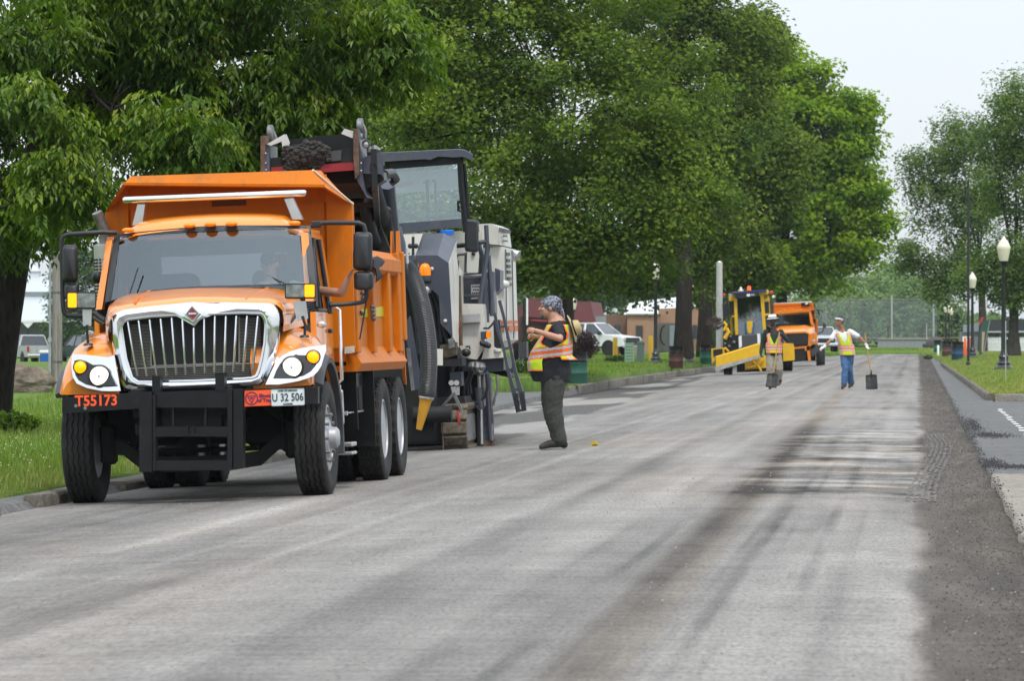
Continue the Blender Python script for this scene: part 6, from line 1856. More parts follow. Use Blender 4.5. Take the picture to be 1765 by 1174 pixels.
# ---- lamp posts
M['lamp_black'] = mat('black lamp post paint', (.010, .011, .014), .35, var=.2, coat=.2)
def m_globe():
 m, nt, p, vec = newmat('cream acrylic globe')
 p.inputs['Base Color'].default_value = (.74, .70, .56, 1); p.inputs['Roughness'].default_value = .35
 p.inputs['Subsurface Weight'].default_value = .3; p.inputs['Subsurface Radius'].default_value = (.2, .2, .15)
 return m
M['globe'] = m_globe()
def lamp_post(label, loc, hgt=4.2, group='lamp posts along the road'):
 f = Frame('lamp_post', label, 'lamp post', loc, (0, 0, random.uniform(0, 1)), group)
 b = MB(); b.lathe([(.30, 0), (.30, .04), (.26, .08), (.20, .14), (.21, .20), (.16, .26), (.15, .36), (.17, .40), (.11, .50), (.09, .62)], n=12); b.build('base', M['lamp_black'], f.e, 30)
 b = MB()
 rings = []
 for h, r in ((.58, .09), (1.2, .085), (hgt - 1.05, .062), (hgt - 1.0, .075), (hgt - .96, .062)):
  rings.append([V((r * (1 if k % 2 else .86) * cos(2 * pi * k / 16), r * (1 if k % 2 else .86) * sin(2 * pi * k / 16), h)) for k in range(16)])
 b.loft(rings); b.build('shaft', M['lamp_black'], f.e, 30)
 b = MB(); b.lathe([(.06, hgt - .98), (.075, hgt - .93), (.12, hgt - .86), (.15, hgt - .82), (.15, hgt - .79)], n=16); b.build('collar', M['lamp_black'], f.e, 40)
 b = MB(); b.lathe([(.13, hgt - .79), (.17, hgt - .62), (.205, hgt - .42), (.215, hgt - .34), (.19, hgt - .30), (.15, hgt - .20), (.09, hgt - .12), (.06, hgt - .09), (.045, hgt - .03), (.001, hgt)], n=16); b.build('globe', M['globe'], f.e, 50)
 return f
for lab, px, py, side in (('tall black lamp post with a cream acorn globe, nearest on the right lawn', 1730, 637, 'r'),
     ('black lamp post with a cream globe just behind the thin black pole', 1676, 617, 'r'),
     ('distant lamp post with a pale globe over the row of barrels', 1630, 598.5, 'r')):
 p, d = base_at(px, py, side); lamp_post(lab, p, 4.2)
for px, d, lab in ((1636, 425, 'faraway lamp post, first behind the pale globe by the barrels'), (1640, 460, 'faraway lamp post, second behind the pale globe by the barrels')):
 p = W(px, 596, d); p.z = .25; lamp_post(lab, p, 4.2)
for lab, px, py, k in (('black lamp post with a white globe half hidden in leaves, beside the yellow bollard', 1130, 626, 4.35), ('black lamp post with a broken cream globe in front of the big tree trunk', 1188, 624, 3.75)):
 p, d = base_at(px, py, 'l'); lamp_post(lab, p, k)
p = W(988, 605, 240); p.z = .25; lamp_post('small lamp post with a pale globe in front of the red building', p, 3.4)
def pole(name, label, p, hgt, r0, r1, m, cat='pole', parts=None):
 f = Frame(name, label, cat, p)
 b = MB(); b.tube([(0, 0, -.3), (0, 0, hgt * .5), (0, 0, hgt)], [r0, (r0 + r1) / 2, r1], 12); b.build('shaft', m, f.e, 60)
 return f
p, d = base_at(1669, 629.5); f = pole('flag_pole', 'plain thin black pole standing on the right lawn', p, (629 - 311) * d / FPX, .055, .040, M['lamp_black'])
b = MB(); b.lathe([(.09, 0), (.09, .10), (.06, .14)], n=12); b.build('foot', M['lamp_black'], f.e)
p, d = base_at(1733.5, 657); f = pole('marker_stake', 'thin grey metal stake in front of the nearest lamp post', p, (657 - 553) * d / FPX, .012, .012, M['alu'], 'stake')
p = W(1240, 606, 175); p.z = .2
f = pole('concrete_pole', 'pale grey concrete pole rising behind the yellow sweeper', p, (606 - 428) * 175 / FPX, .15, .125, mat('pale concrete pole', (.46, .46, .46), .85, var=.12, bump=.3))
b = MB(); b.lathe([(.10, (606 - 428) * 175 / FPX), (.06, (606 - 428) * 175 / FPX + .05), (.001, (606 - 428) * 175 / FPX + .06)], n=12); b.build('cap', M['alu'], f.e)
# ---- wooden utility pole with conduit
def m_wood():
 m, nt, p, vec = newmat('weathered pole wood')
 a = noise(nt, vec, 1, 6, .7, (28, 28, 1.2)); c = ramp(nt, a, [(.3, (.10, .085, .07)), (.5, (.24, .22, .195)), (.7, (.36, .34, .31))])
 nt.links.new(c, p.inputs['Base Color']); p.inputs['Roughness'].default_value = .9
 bumpn(nt, p, a, .8, .03); return m
M['pole_wood'] = m_wood()
p = W(98, 676, 100); p.z = -.02
f = Frame('utility_pole', 'weathered wooden utility pole with a grey conduit behind the truck mirror', 'utility pole', p)
b = MB(); b.tube([(0, 0, -.2), (.01, 0, 3), (.03, 0, 8.5)], [.125, .118, .10], 16); b.build('trunk', M['pole_wood'], f.e, 60)
b = MB(); b.tube([(-.155, -.03, 0), (-.15, -.03, 1.3)], .042, 8); b.tube([(-.15, -.03, 1.3), (-.14, -.03, 8)], .030, 8); b.lathe([(.06, 1.25), (.06, 1.36)], (-.15, -.03, 0), n=10); b.build('conduit', mat('galvanised conduit', (.38, .40, .42), .5, .5, var=.15), f.e, 40)
b = MB()
for z in (.8, 2.4, 4.2): b.lathe([(.135, z), (.135, z + .03)], (.01, 0, 0), n=14)
b.build('strap', M['worn'], f.e, kind='stuff')
# ---- boulders
def m_rock():
 m, nt, p, vec = newmat('lichened limestone')
 a = noise(nt, vec, 2.2, 8, .65); b_ = noise(nt, vec, 9, 6, .7, (1, 1, 2.4))
 c = ramp(nt, a, [(.3, (.09, .07, .05)), (.48, (.20, .16, .115)), (.6, (.28, .24, .185)), (.75, (.34, .31, .26))])
 c = mixc(nt, c, (.03, .024, .016), ramp(nt, b_, [(.3, .85), (.48, 0.)]))
 nt.links.new(c, p.inputs['Base Color']); p.inputs['Roughness'].default_value = .95
 bumpn(nt, p, b_, 1., .08); return m
M['rock'] = m_rock()
def boulder(label, p, rx, ry, rz, seed):
 b = MB(); b.ball((0, 0, 0), 1, 36)
 co = np.array([tuple(v) for v in b.v])
 n_ = fbm(co[:, 0] * 1.3 + seed, co[:, 2] * 1.5 + co[:, 1], 300 + seed, 4) - .5
 st = np.round(co[:, 2] * 2.6 + n_ * 2.2) / 2.6
 k = 1 + .55 * n_ + .05 * (np.sin(co[:, 2] * 9 + n_ * 12))
 co = co * k[:, None]; co[:, 2] = co[:, 2] * .88 + st * .12
 co *= (rx, ry, rz); co[:, 2] += rz * .75
 b.v = [V(c) for c in co]
 o = b.build('boulder', M['rock'], None, 40, label=label, cat='boulder'); o.location = p; return o
p = W(52, 682, 97); p.z = -.02; boulder('big tan boulder lying on the grass beside the tree trunk', p, .58, .5, .40, 3)
p = W(30, 640, 101); p.z = .35; boulder('smaller layered boulder resting behind the big tan boulder', p, .34, .4, .22, 8)
# ---- steel drums used as bins
def barrel(label, p, col, top='black', dents=0.03):
 f = Frame('trash_barrel', label, 'barrel', p, (0, random.uniform(-.02, .02), random.uniform(0, 6)), 'steel drum trash barrels')
 mm = mat('barrel ' + label[:24], col, .6, var=.2, dirt=(.05, .03, .02), dirt_amt=.25)
 for nm, z0, z1, m_ in (('drum', 0, .58, mm), ('upper_band', .58, .88, M['black'])):
  b = MB()
  pr = [(.285, z0), (.29, z0 + .02)]
  if nm == 'drum': pr += [(.285, .26), (.297, .28), (.297, .30), (.285, .32), (.285, .55), (.297, .57), (.29, .58)]
  else: pr = [(.286, .58), (.286, .62), (.297, .64), (.286, .66), (.286, .84), (.298, .86), (.298, .88), (.27, .88), (.27, .62), (.001, .62)]
  b.lathe(pr, n=24); b.build(nm, m_, f.e, 40)
 return f
for lab, px, py, side, col in (('green steel barrel on the grass behind the foreman', 995, 661, 'l', (.012, .085, .055)),
  ('rusty brown barrel with a black top on the left kerb', 1165, 635, 'l', (.075, .03, .022)),
  ('green barrel with a black top at the foot of the concrete pole', 1217, 628, 'l', (.008, .10, .055)),
  ('blue barrel with a black top, front of the barrels on the right lawn', 1650, 620.5, 'r', (.015, .065, .12)),
  ('dark red brown barrel just left of the blue barrel', 1632, 614.5, 'r', (.10, .045, .035)),
  ('green barrel furthest back in the row of barrels', 1616, 607, 'r', (.015, .11, .065)),
  ('green barrel with a dark top beside the right hand tree trunk', 1740, 611, 'r', (.015, .13, .07))):
 p, d = base_at(px, py, side); barrel(lab, p, col)
# ---- bollards and utility boxes
M['bollard'] = mat('yellow bollard plastic', (.72, .43, .005), .45, var=.04)
for lab, px, py, h in (('yellow bollard beside the white pickup bonnet', 1060, 622, 1.05), ('yellow bollard close behind the black lamp post', 1122, 622, 1.12)):
 p, d = base_at(px, py, 'l'); f = Frame('bollard', lab, 'bollard', p, (0, R(random.uniform(-1, 2)), 0), 'yellow bollards')
 b = MB(); b.lathe([(.105, 0), (.105, h - .03), (.095, h), (.001, h + .012)], n=18); b.build('sleeve', M['bollard'], f.e, 40)
M['box_green'] = mat('pale green pedestal', (.24, .36, .26), .6, var=.08)
p, d = base_at(1085, 625, 'l'); f = Frame('utility_pedestal', 'pale green utility pedestal with rows of vent slots', 'utility box', p)
b = MB(); b.box(-.20, .20, -.17, .17, 0, .80, .03); b.build('cabinet', M['box_green'], f.e)
b = MB(); b.box(-.215, .215, -.18, .18, .80, .84, .015); b.build('lid', M['box_green'], f.e)
for i in range(3):
 for j in range(5):
  b = MB(); b.box(-.15 + i * .11, -.07 + i * .11, -.18, -.165, .12 + j * .135, .16 + j * .135); b.build('vent_slot', mat('slot shade green', (.05, .10, .06), .8), f.e)
p, d = base_at(1103, 624, 'l'); f = Frame('utility_pedestal', 'smooth grey green tapered pedestal standing beside the vented one', 'utility box', p, (0, R(3), 0))
b = MB(); b.loft([[V((x * k, y * k, z)) for x, y in rrect(0, 0, .17, .14, .04)] for z, k in ((0, 1.05), (.82, .95), (.87, .95), (.90, .88))]); b.build('cabinet', mat('grey green pedestal', (.25, .33, .29), .55, var=.06), f.e, 40)
b = MB(); b.box(-.17, .17, -.145, -.138, .78, .80); b.build('seam', mat('slot shade green', (.05, .10, .06), .8), f.e)
# orange delineator
for lab, px, py in (('orange traffic delineator left of the thin black pole', 1663.5, 614.5), ('orange traffic delineator right of the thin black pole', 1673, 613)):
 p, d = base_at(px, py); f = Frame('traffic_cone', lab, 'traffic cone', p)
 b = MB(); b.lathe([(.10, .05), (.085, .5), (.06, .98), (.05, 1.0), (.001, 1.0)], n=14); b.build('cone', mat('traffic orange', (.85, .12, .02), .5), f.e, 40)
 b = MB(); b.box(-.2, .2, -.2, .2, 0, .05, .01); b.build('foot', M['plastic'], f.e)
p, d = base_at(1617, 613); f = Frame('white_post', 'short white marker post at the end of the right kerb', 'post', p); b = MB(); b.lathe([(.07, 0), (.07, .62), (.03, .68)], n=10); b.build('sleeve', M['white_clean'], f.e)
# ---- A-shaped sign boards under the right-hand tree
p, d = base_at(1691, 612); f = Frame('sign_frame', 'tall green sign board leaning open with a tan panel and red top', 'sign', p)
s_ = FPX / d; q = lambda px, py, y=0.: V(((px - 1691) / s_, y, (612 - py) / s_))
b = MB(); b.extr([q(1687, 612), q(1692.5, 612), q(1705, 551), q(1693, 553), q(1688, 575)], (0, .06, 0)); b.build('board', mat('dark green board', (.035, .085, .065), .6), f.e)
b = MB(); b.extr([q(1692, 607, -.02), q(1694.5, 607, -.02), q(1697.5, 572, -.02), q(1692.5, 572, -.02)], (0, .02, 0)); b.build('tan_panel', mat('tan panel', (.45, .32, .24), .6), f.e)
b = MB(); b.extr([q(1687.5, 563, -.03), q(1688, 554, -.03), q(1691, 547.5, -.03), q(1697, 546, -.03), q(1691, 556, -.03)], (0, .03, 0)); b.build('red_top', mat('sign red', (.5, .04, .04), .5), f.e)
b = MB(); b.extr([q(1694, 612, .05), q(1696, 612, .05), q(1707, 552, .05), q(1705, 552, .05)], (0, .04, 0)); b.build('leg', mat('grey green leg', (.2, .25, .24), .6), f.e)
p, d = base_at(1681, 600); p.y += 30
f = Frame('parking_sign', 'small blue oval sign on a post between the lamp post and sign board', 'sign', p); b = MB(); b.tube([(0, 0, 0), (0, 0, .9)], .03, 6); b.build('post', M['alu'], f.e)
b = MB(); b.extr([V((x, -.03, .75 + z)) for x, z in rrect(0, 0, .12, .28, .1)], (0, .02, 0)); b.build('panel', mat('sign blue', (.02, .08, .5), .5), f.e)
# ---- picket fence and sheds right at the back
f = Frame('picket_fence', 'white picket fence behind the right-hand tree', 'fence', W(1728, 600, 300) * 1.0)
f.e.location.z = .15; z0 = .15
pm = None
for i in range(34):
 px = 1699 + i * 2.3
 if pm is None:
  b = MB(); b.extr([V((x, 0, z)) for x, z in ((-.035, 0), (.035, 0), (.035, 1.1), (0, 1.2), (-.035, 1.1))], (0, .03, 0)); pm = b.mesh('picket', M['white_clean'])
 o = link('picket', pm, f.e); p = W(px, 600, 300); o.location = (p.x - f.e.location.x, p.y - f.e.location.y, 0)
for z in (.3, .85):
 b = MB(); a, c = W(1697, 600, 300), W(1778, 600, 300); b.tube([(a.x - f.e.location.x, a.y + .05 - f.e.location.y, z), (c.x - f.e.location.x, c.y + .05 - f.e.location.y, z)], .035, 4); b.build('rail', M['white_clean'], f.e)
def building(name, label, p, parts, cat='building'):
 f = Frame(name, label, cat, p, (0, 0, 0)); 
 return f
def bpart(f, nm, pts, d, dep, m, d0):
 """a slab of a building: outline given by rays at distance d, dep deep"""
 b = MB(); o = V(f.e.location); b.extr([W(x, y, d) - o for x, y in pts], ray(1583, HZ).normalized() * dep); return b.build(nm, m, f.e, 20)
dB = 340
f = Frame('long_shed', 'long dark roofed shed with a pale front behind the picket fence', 'shed', W(1735, 602, dB))
bpart(f, 'wall', [(1655, 604), (1800, 604), (1800, 572), (1655, 572)], dB, 8, mat('grey shed wall', (.17, .18, .19), .9), 0)
bpart(f, 'roof', [(1695, 572), (1800, 571), (1800, 550), (1705, 551)], dB - 1, 9, mat('dark shed roof', (.035, .04, .045), .8), 0)
bpart(f, 'fascia', [(1695, 573.5), (1800, 573), (1800, 570), (1695, 571)], dB - 1.2, .1, mat('pale fascia', (.4, .42, .44), .7), 0)
bpart(f, 'panel', [(1659, 601), (1675, 601), (1675, 580), (1659, 580)], dB - .3, .1, M['white_clean'], 0)
bpart(f, 'panel', [(1722, 573), (1733, 573), (1733, 600), (1722, 600)], dB - .3, .1, mat('grey shed wall 2', (.3, .32, .33), .9), 0)
bpart(f, 'panel', [(1660, 560), (1700, 556), (1700, 571), (1660, 573)], dB - .2, .1, mat('blue grey panel', (.22, .26, .30), .8), 0)
# ---- ball field backstop with netting, low wall
dF = 420
f = Frame('backstop_fence', 'tall grey netting backstop with steel posts at the far end of the road', 'fence', W(1530, 600, dF))
netm = bpy.data.materials.new('grey netting'); netm.use_nodes = True
nt = netm.node_tree; nt.nodes.remove(nt.nodes['Principled BSDF'])
tr_ = nn(nt, 'ShaderNodeBsdfTransparent'); df_ = nn(nt, 'ShaderNodeBsdfDiffuse', Color=(.26, .30, .32, 1)); mx_ = nn(nt, 'ShaderNodeMixShader', Fac=.19)
nt.links.new(tr_.outputs[0], mx_.inputs[1]); nt.links.new(df_.outputs[0], mx_.inputs[2]); nt.links.new(mx_.outputs[0], nt.nodes['Material Output'].inputs[0])
bpart(f, 'netting', [(1405, 590), (1615, 590), (1615, 516), (1405, 517)], dF, .02, netm, 0)
for px, y0, y1, r, m in ((1465, 600, 514, .08, 'worn'), (1537, 600, 509, .09, 'alu'), (1609, 600, 508, .09, 'alu'), (1531, 600, 560, .05, 'rust'), (1597, 600, 558, .06, 'alu'), (1590, 600, 558, .05, 'rust')):
 b = MB(); o = V(f.e.location); b.tube([W(px, y0, dF) - o, W(px, y1, dF) - o], r, 8); b.build('post', M[m], f.e, 60)
b = MB(); b.tube([W(1405, 517, dF) - o, W(1615, 516, dF) - o], .04, 6); b.build('top_cable', M['worn'], f.e)
f = Frame('low_wall', 'low grey block wall in front of the netting', 'wall', W(1555, 598, dF - 10))
bpart(f, 'wall', [(1513, 600), (1602, 600), (1602, 585), (1513, 585)], dF - 12, .3, mat('grey block wall', (.24, .25, .26), .9, var=.15), 0)
bpart(f, 'coping', [(1513, 585), (1602, 585), (1602, 583.5), (1513, 583.5)], dF - 12.1, .5, mat('pale coping', (.34, .34, .33), .9), 0)
ob = MB(); ob.box(-12, 14, 0, 60, 0, .05); o = ob.build('infield', mat('infield dirt', (.32, .23, .13), .95), None, kind='structure'); o.location = W(1500, 580, 440); o.location.z = 1.2
f = Frame('dark_bale', 'dark brown covered mound beside the end of the low wall', 'mound', W(1612, 600, 395)); f.e.location.z = .2
b = MB(); b.ball((0, 0, .25), (.95, .9, .95), 14); b.build('cover', mat('dark tarp', (.06, .055, .05), .8), f.e, 60)
b = MB(); b.box(-1.15, -.75, -.3, .3, 0, .5, .03); b.build('crate', mat('dark blue crate', (.02, .04, .09), .6), f.e)
# ---- vehicles
def tyre_wheel(parent, c, r, w_, ax='x', face=1):
 b = MB(); b.lathe([(r * .6, -w_ / 2), (r * .95, -w_ / 2), (r, -w_ * .38), (r, w_ * .38), (r * .95, w_ / 2), (r * .6, w_ / 2)], c, ax, 24); w1_ = b.build('wheel', M['rubber'], parent, 40)
 b = MB(); b.lathe([(.001, -face * w_ * .3), (r * .6, -face * w_ * .3), (r * .62, face * w_ * .46), (r * .5, face * w_ * .3), (r * .2, face * w_ * .42), (.001, face * w_ * .44)], c, ax, 18); b.build('rim', M['rim'], w1_, 40)
 return w1_
def pickup(label, loc, rz, paint, cat='pickup truck', tail=(.4, .02, .02)):
 """car local: front toward -y, length 5.8, width 2.0"""
 f = Frame('pickup_truck', label, cat, loc, (0, 0, rz))
 T = f.e
 b = MB()
 prof = [(-2.75, .55), (-2.75, .95), (-2.68, 1.08), (-1.45, 1.20), (-.75, 1.86), (-.45, 1.93), (.75, 1.93), (.95, 1.86), (1.15, 1.28), (3.0, 1.26), (3.0, .55)]
 for x0, x1 in ((-1, 1),):
  lower = [(-2.75, .55), (-2.75, .95), (-2.68, 1.08), (-1.45, 1.22), (1.15, 1.25), (3.0, 1.25), (3.0, .55)]
  b.loft([[V((x, y * k, z)) for y, z in lower] for x, k in ((-1, .985), (-.96, 1), (.96, 1), (1, .985))])
  b.loft([[V((x, y, z)) for y, z in ((-1.50, 1.18), (1.12, 1.2), (1.12, 1.24), (-1.45, 1.24))] for x in (-.93, .93)])
 b.loft([[V((x, y, z)) for y, z in ((-.62, 1.84), (-.40, 1.92), (.72, 1.92), (.90, 1.84))] for x in (-.72, .72)])
 for sx in (-1, 1):
  for (y0, y1, t0, t1) in ((-1.5, -1.40, -.66, -.58), (-.12, .0, -.1, .02), (.98, 1.12, .82, .92)):
   b.loft([[V((sx * .90, y0, 1.2)), V((sx * .95, y0, 1.2)), V((sx * .95, y1, 1.2)), V((sx * .90, y1, 1.2))], [V((sx * .68, t0, 1.86)), V((sx * .735, t0, 1.86)), V((sx * .735, t1, 1.86)), V((sx * .68, t1, 1.86))]])
 b.build('body', paint, T, 30)
 b = MB(); b.loft([[V((x * .93 / .9, y, 1.2)) for x, y in ((-.88, -1.48), (.88, -1.48), (.88, 1.08), (-.88, 1.08))], [V((x, y, 1.87)) for x, y in ((-.69, -.64), (.69, -.64), (.69, .88), (-.69, .88))]]); b.build('window', mat('dark car glass', (.03, .04, .045), .08, var=.1, coat=.5), T, 10)
 b = MB(); b.box(-.75, .75, -2.79, -2.72, .68, 1.05, .03); b.build('grille', M['plastic'], T)
 b = MB(); b.box(-1, 1, -2.92, -2.70, .45, .66, .05); b.build('bumper', M['chrome'], T)
 b = MB(); b.box(-1, 1, 2.98, 3.15, .5, .72, .05); b.build('bumper', M['chrome'], T)
 for sx in (-1, 1):
  b = MB(); b.box(sx * .74, sx * .98, -2.80, -2.6, .82, 1.04, .04); b.build('headlight', M['clear'], T)
  b = MB(); b.box(sx * .86, sx * 1.005, 2.95, 3.03, .85, 1.22, .02); b.build('tail_light', mat('tail lamp red', tail, .3), T)
  b = MB(); b.box(sx * 1.0, sx * 1.28, -1.30, -1.15, 1.20, 1.42, .04); b.build('door_mirror', M['plastic'], T)
  for y in (-1.75, 1.95):
   k = MB(); k.lathe([(.46, -.02), (.46, .02), (.001, .02)], (sx * .985, y, .46), 'x', 22); k.build('wheel_arch', M['black'], T)
   tyre_wheel(T, (sx * .88, y, .385), .385, .27, 'x', sx)
 b = MB(); b.box(-.8, .8, 2.99, 3.02, .75, 1.2); b.build('tailgate', paint, T)
 return f
wp = mat('white car paint', (.72, .73, .74), .25, var=.02, coat=.6)
p = W(1020, 611, 250); p.z = .25
pickup('white pickup truck parked on the grass behind the yellow bollard', p, R(62), wp)
p = W(50, 618, 270); p.z = -.45
pickup('silver pickup parked tail first by the white barn', p, R(180 + 28), mat('silver car paint', (.45, .46, .47), .3, .3, coat=.5), 'pickup truck')
p = W(150, 618, 270); p.z = -.45
pickup('dark green pickup parked behind the wooden utility pole', p, R(180 + 35), mat('dark green car paint', (.012, .045, .035), .3, coat=.5))
p = W(1418, 603, 330); p.z = .2
pickup('pale silver pickup half hidden behind the far orange truck', p, R(5), mat('pale silver paint', (.5, .53, .55), .3, .2, coat=.5))
p = W(1492, 596, 560); p.z = .3
pickup('faraway dark car with a pale roof beyond the grass strip', p, R(80), mat('dark blue paint', (.02, .03, .06), .3, coat=.5), 'car')
f = Frame('cooler_box', 'blue bin standing between the silver pickup and the pole', 'bin', W(83, 621, 262)); f.e.location.z = -.42
b = MB(); b.box(-.45, .45, -.35, .35, 0, .75, .05); b.build('tub', mat('blue plastic', (.01, .10, .38), .4), f.e)
b = MB(); b.box(-.48, .48, -.38, .38, .76, .95, .05); b.build('lid', M['white_clean'], f.e)
# ---- buildings on the left
dW = 430
o_ = W(60, 610, dW)
f = Frame('white_barn', 'white barn with a stepped roof and a cupola behind the left-hand lawn', 'barn', o_)
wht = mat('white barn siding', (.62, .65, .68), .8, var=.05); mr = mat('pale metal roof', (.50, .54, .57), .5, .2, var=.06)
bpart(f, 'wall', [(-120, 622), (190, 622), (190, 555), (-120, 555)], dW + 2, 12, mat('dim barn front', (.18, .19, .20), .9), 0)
b = MB(); dd = ray(1583, HZ).normalized()
b.loft([[W(x, 553, dW) - o_ for x in (-130, 200)], [W(x, 510, dW + 6) - o_ for x in (-120, 190)]], False, False); b.build('roof', mr, f.e)
bpart(f, 'clerestory', [(-110, 512), (140, 510), (140, 500), (-110, 500)], dW + 6, 4, wht, 0)
b = MB(); b.loft([[W(x, 503, dW + 5.5) - o_ for x in (-115, 145)], [W(x, 474, dW + 10) - o_ for x in (-100, 128)]], False, False); b.build('upper_roof', mr, f.e)
bpart(f, 'eave', [(-130, 555.5), (200, 555.5), (200, 551.5), (-130, 551.5)], dW - .3, .2, M['white_clean'], 0)
for px in (4, 48, 92, 136):
 bpart(f, 'porch_post', [(px - 1.5, 622), (px + 1.5, 622), (px + 1.5, 555), (px - 1.5, 555)], dW - .2, .3, M['lamp_black'], 0)
 bpart(f, 'brace', [(px - 10, 555.5), (px + 10, 555.5), (px + 1, 565), (px - 1, 565)], dW - .25, .1, M['white_clean'], 0)
bpart(f, 'window', [(58, 580), (72, 580), (72, 590), (58, 590)], dW + 1.8, .1, M['black'], 0)
b = MB(); q = W(60, 476, dW + 10) - o_
b.box(q.x - .5, q.x + .5, q.y - .5, q.y + .5, q.z - .6, q.z + .5); cu = b.build('cupola', wht, f.e)
b = MB(); b.loft([[q + V((x, y, z)) for x, y in ((-.65 * k, -.65 * k), (.65 * k, -.65 * k), (.65 * k, .65 * k), (-.65 * k, .65 * k))] for z, k in ((.5, 1), (1.1, .1))]); b.build('cupola_roof', mr, cu)
b = MB(); b.tube([q + V((0, 0, 1)), q + V((0, 0, 2.0))], .05, 5); b.build('finial', M['alu'], cu)
dR = 330
f = Frame('brick_house', 'tan brick building with flat parapet and a white metal roof behind', 'building', W(1120, 610, dR))
tan = mat('tan brickwork', (.34, .20, .125), .9, var=.1, scale=3, bump=.2, bscale=12); brn = mat('brown brickwork', (.17, .09, .06), .9, var=.15, scale=3)
bpart(f, 'wall', [(1045, 612), (1081, 612), (1081, 542), (1045, 543)], dR + 1, 8, brn, 0)
bpart(f, 'wall', [(1081, 612), (1135, 612), (1135, 543), (1081, 543)], dR, 9, tan, 0)
bpart(f, 'wall', [(1135, 612), (1206, 612), (1206, 529), (1135, 532)], dR + .6, 9, tan, 0)
bpart(f, 'parapet', [(1079, 543), (1136, 543), (1136, 540.5), (1079, 540.5)], dR - .2, 9, mat('parapet cap', (.30, .30, .30), .7), 0)
b = MB(); o_ = V(f.e.location)
b.loft([[W(x, 542, dR + 3) - o_ for x in (1075, 1175)], [W(x, y, dR + 9) - o_ for x, y in ((1085, 522), (1165, 512))]], False, False); b.build('metal_roof', mat('white metal roof', (.62, .64, .66), .45, var=.05), f.e)
for x0, x1, y0, y1 in ((1096, 1108, 561, 582), (1057, 1071, 560, 572), (1193, 1202, 560, 585)):
 w_ = bpart(f, 'window', [(x0, y1), (x1, y1), (x1, y0), (x0, y0)], dR - .1, .15, mat('window frame brown', (.10, .06, .05), .7), 0)
 b = MB(); b.extr([W(x, y, dR - .15) - o_ for x, y in ((x0 + 1.2, y1 - 1.2), (x1 - 1.2, y1 - 1.2), (x1 - 1.2, y0 + 1.2), (x0 + 1.2, y0 + 1.2))], (0, .03, 0)); b.build('pane', mat('dark car glass', (.03, .04, .045), .08), w_)
bpart(f, 'entrance', [(1134, 606), (1165, 606), (1165, 557), (1134, 557)], dR - .05, .2, mat('dim entrance', (.10, .10, .09), .9), 0)
dw_ = bpart(f, 'door', [(1154, 605), (1164, 605), (1164, 561), (1154, 561)], dR - .2, .1, mat('glass door', (.20, .24, .26), .2), 0)
b = MB(); o_ = V(f.e.location); b.tube([W(1147 + 9 * cos(a), 578 + 17 * sin(a), dR - .3) - o_ for a in np.linspace(1.6, 4.6, 10)], .06, 6); b.build('arched_trim', M['black'], f.e)
f = Frame('red_building', 'long red sided building seen between the machine and the pickup', 'building', W(960, 600, 360))
red_ = mat('dull red siding', (.16, .045, .05), .85, var=.1); 
bpart(f, 'wall', [(870, 608), (1020, 608), (1020, 526), (870, 526)], 362, 10, mat('brick red wall', (.13, .05, .045), .9, var=.15), 0)
bpart(f, 'roof', [(895, 545), (1026, 556), (1018, 520), (905, 514)], 360, 12, red_, 0)
bpart(f, 'trim', [(915, 553), (1026, 560), (1026, 557), (915, 550)], 359.5, .2, mat('bright red trim', (.30, .03, .04), .7), 0)
bpart(f, 'corner_post', [(901, 612), (907, 612), (907, 514), (901, 514)], 358, .4, M['black'], 0)
bpart(f, 'white_post', [(907, 560), (910, 560), (910, 512), (907, 512)], 357.8, .2, M['white_clean'], 0)
bpart(f, 'side_door', [(1023, 580), (1044, 580), (1044, 545), (1023, 545)], 361, 3, mat('grey door', (.25, .27, .28), .8), 0)
# ---- yellow self-propelled sweeper
p = W(1285, 648, 150.0); d_ = road_hit(1285, 645.5); 
p = W(1285, 645.5, d_)
sw = Frame('road_sweeper', 'yellow road sweeper with a cab, orange beacon and slanted scraper blade', 'sweeper', p)
T = sw.e; Y = M['yellow']
def sp(nm, pts, y, dy, m, parent=None, sm=25):
 b = MB(); b.extr(sw.ys(pts, y), (0, dy, 0)); return b.build(nm, M[m] if isinstance(m, str) else m, parent or T, sm)
# cab posts and roof
sp('cab_floor', [(1262, 582), (1322, 580), (1322, 600), (1262, 600)], .4, 1.6, 'dark')
for pts in ([(1264.5, 508), (1270, 508), (1272.5, 580), (1267.5, 580)], [(1310, 505), (1316, 505), (1321, 578), (1316, 578)]): sp('cab_post', pts, 0, .1, 'yellow')
for pts in ([(1256, 511), (1261, 511), (1263, 580), (1259.5, 580)], [(1321, 503), (1325, 503), (1329, 560), (1325, 560)]): sp('cab_post', pts, .6 if pts[0][0] < 1300 else .8, .1, 'yellow')
for pts in ([(1257, 511), (1270, 508), (1270, 517), (1257, 519)], [(1261, 544), (1272, 542), (1272, 545), (1261, 547)], [(1313, 516), (1326, 514), (1326, 519), (1313, 521)], [(1316, 541), (1327, 540), (1327, 543), (1316, 545)]): sp('cab_bar', pts, .1, .6, 'yellow')
sp('door_glass', [(1257, 520), (1265, 519), (1267, 545), (1258, 547)], .3, .02, mat('dark car glass', (.03, .04, .045), .08)); sp('door_glass', [(1315, 520), (1325, 519), (1327, 560), (1318, 562)], .45, .02, mat('dark car glass', (.03, .04, .045), .08))
sp('windscreen', [(1270, 513), (1311, 510), (1316, 578), (1272, 580)], .08, .02, 'windshield')
sp('roof_beam', [(1262, 503), (1322, 499), (1323, 507), (1263, 511)], -.05, 1.7, 'yellow')
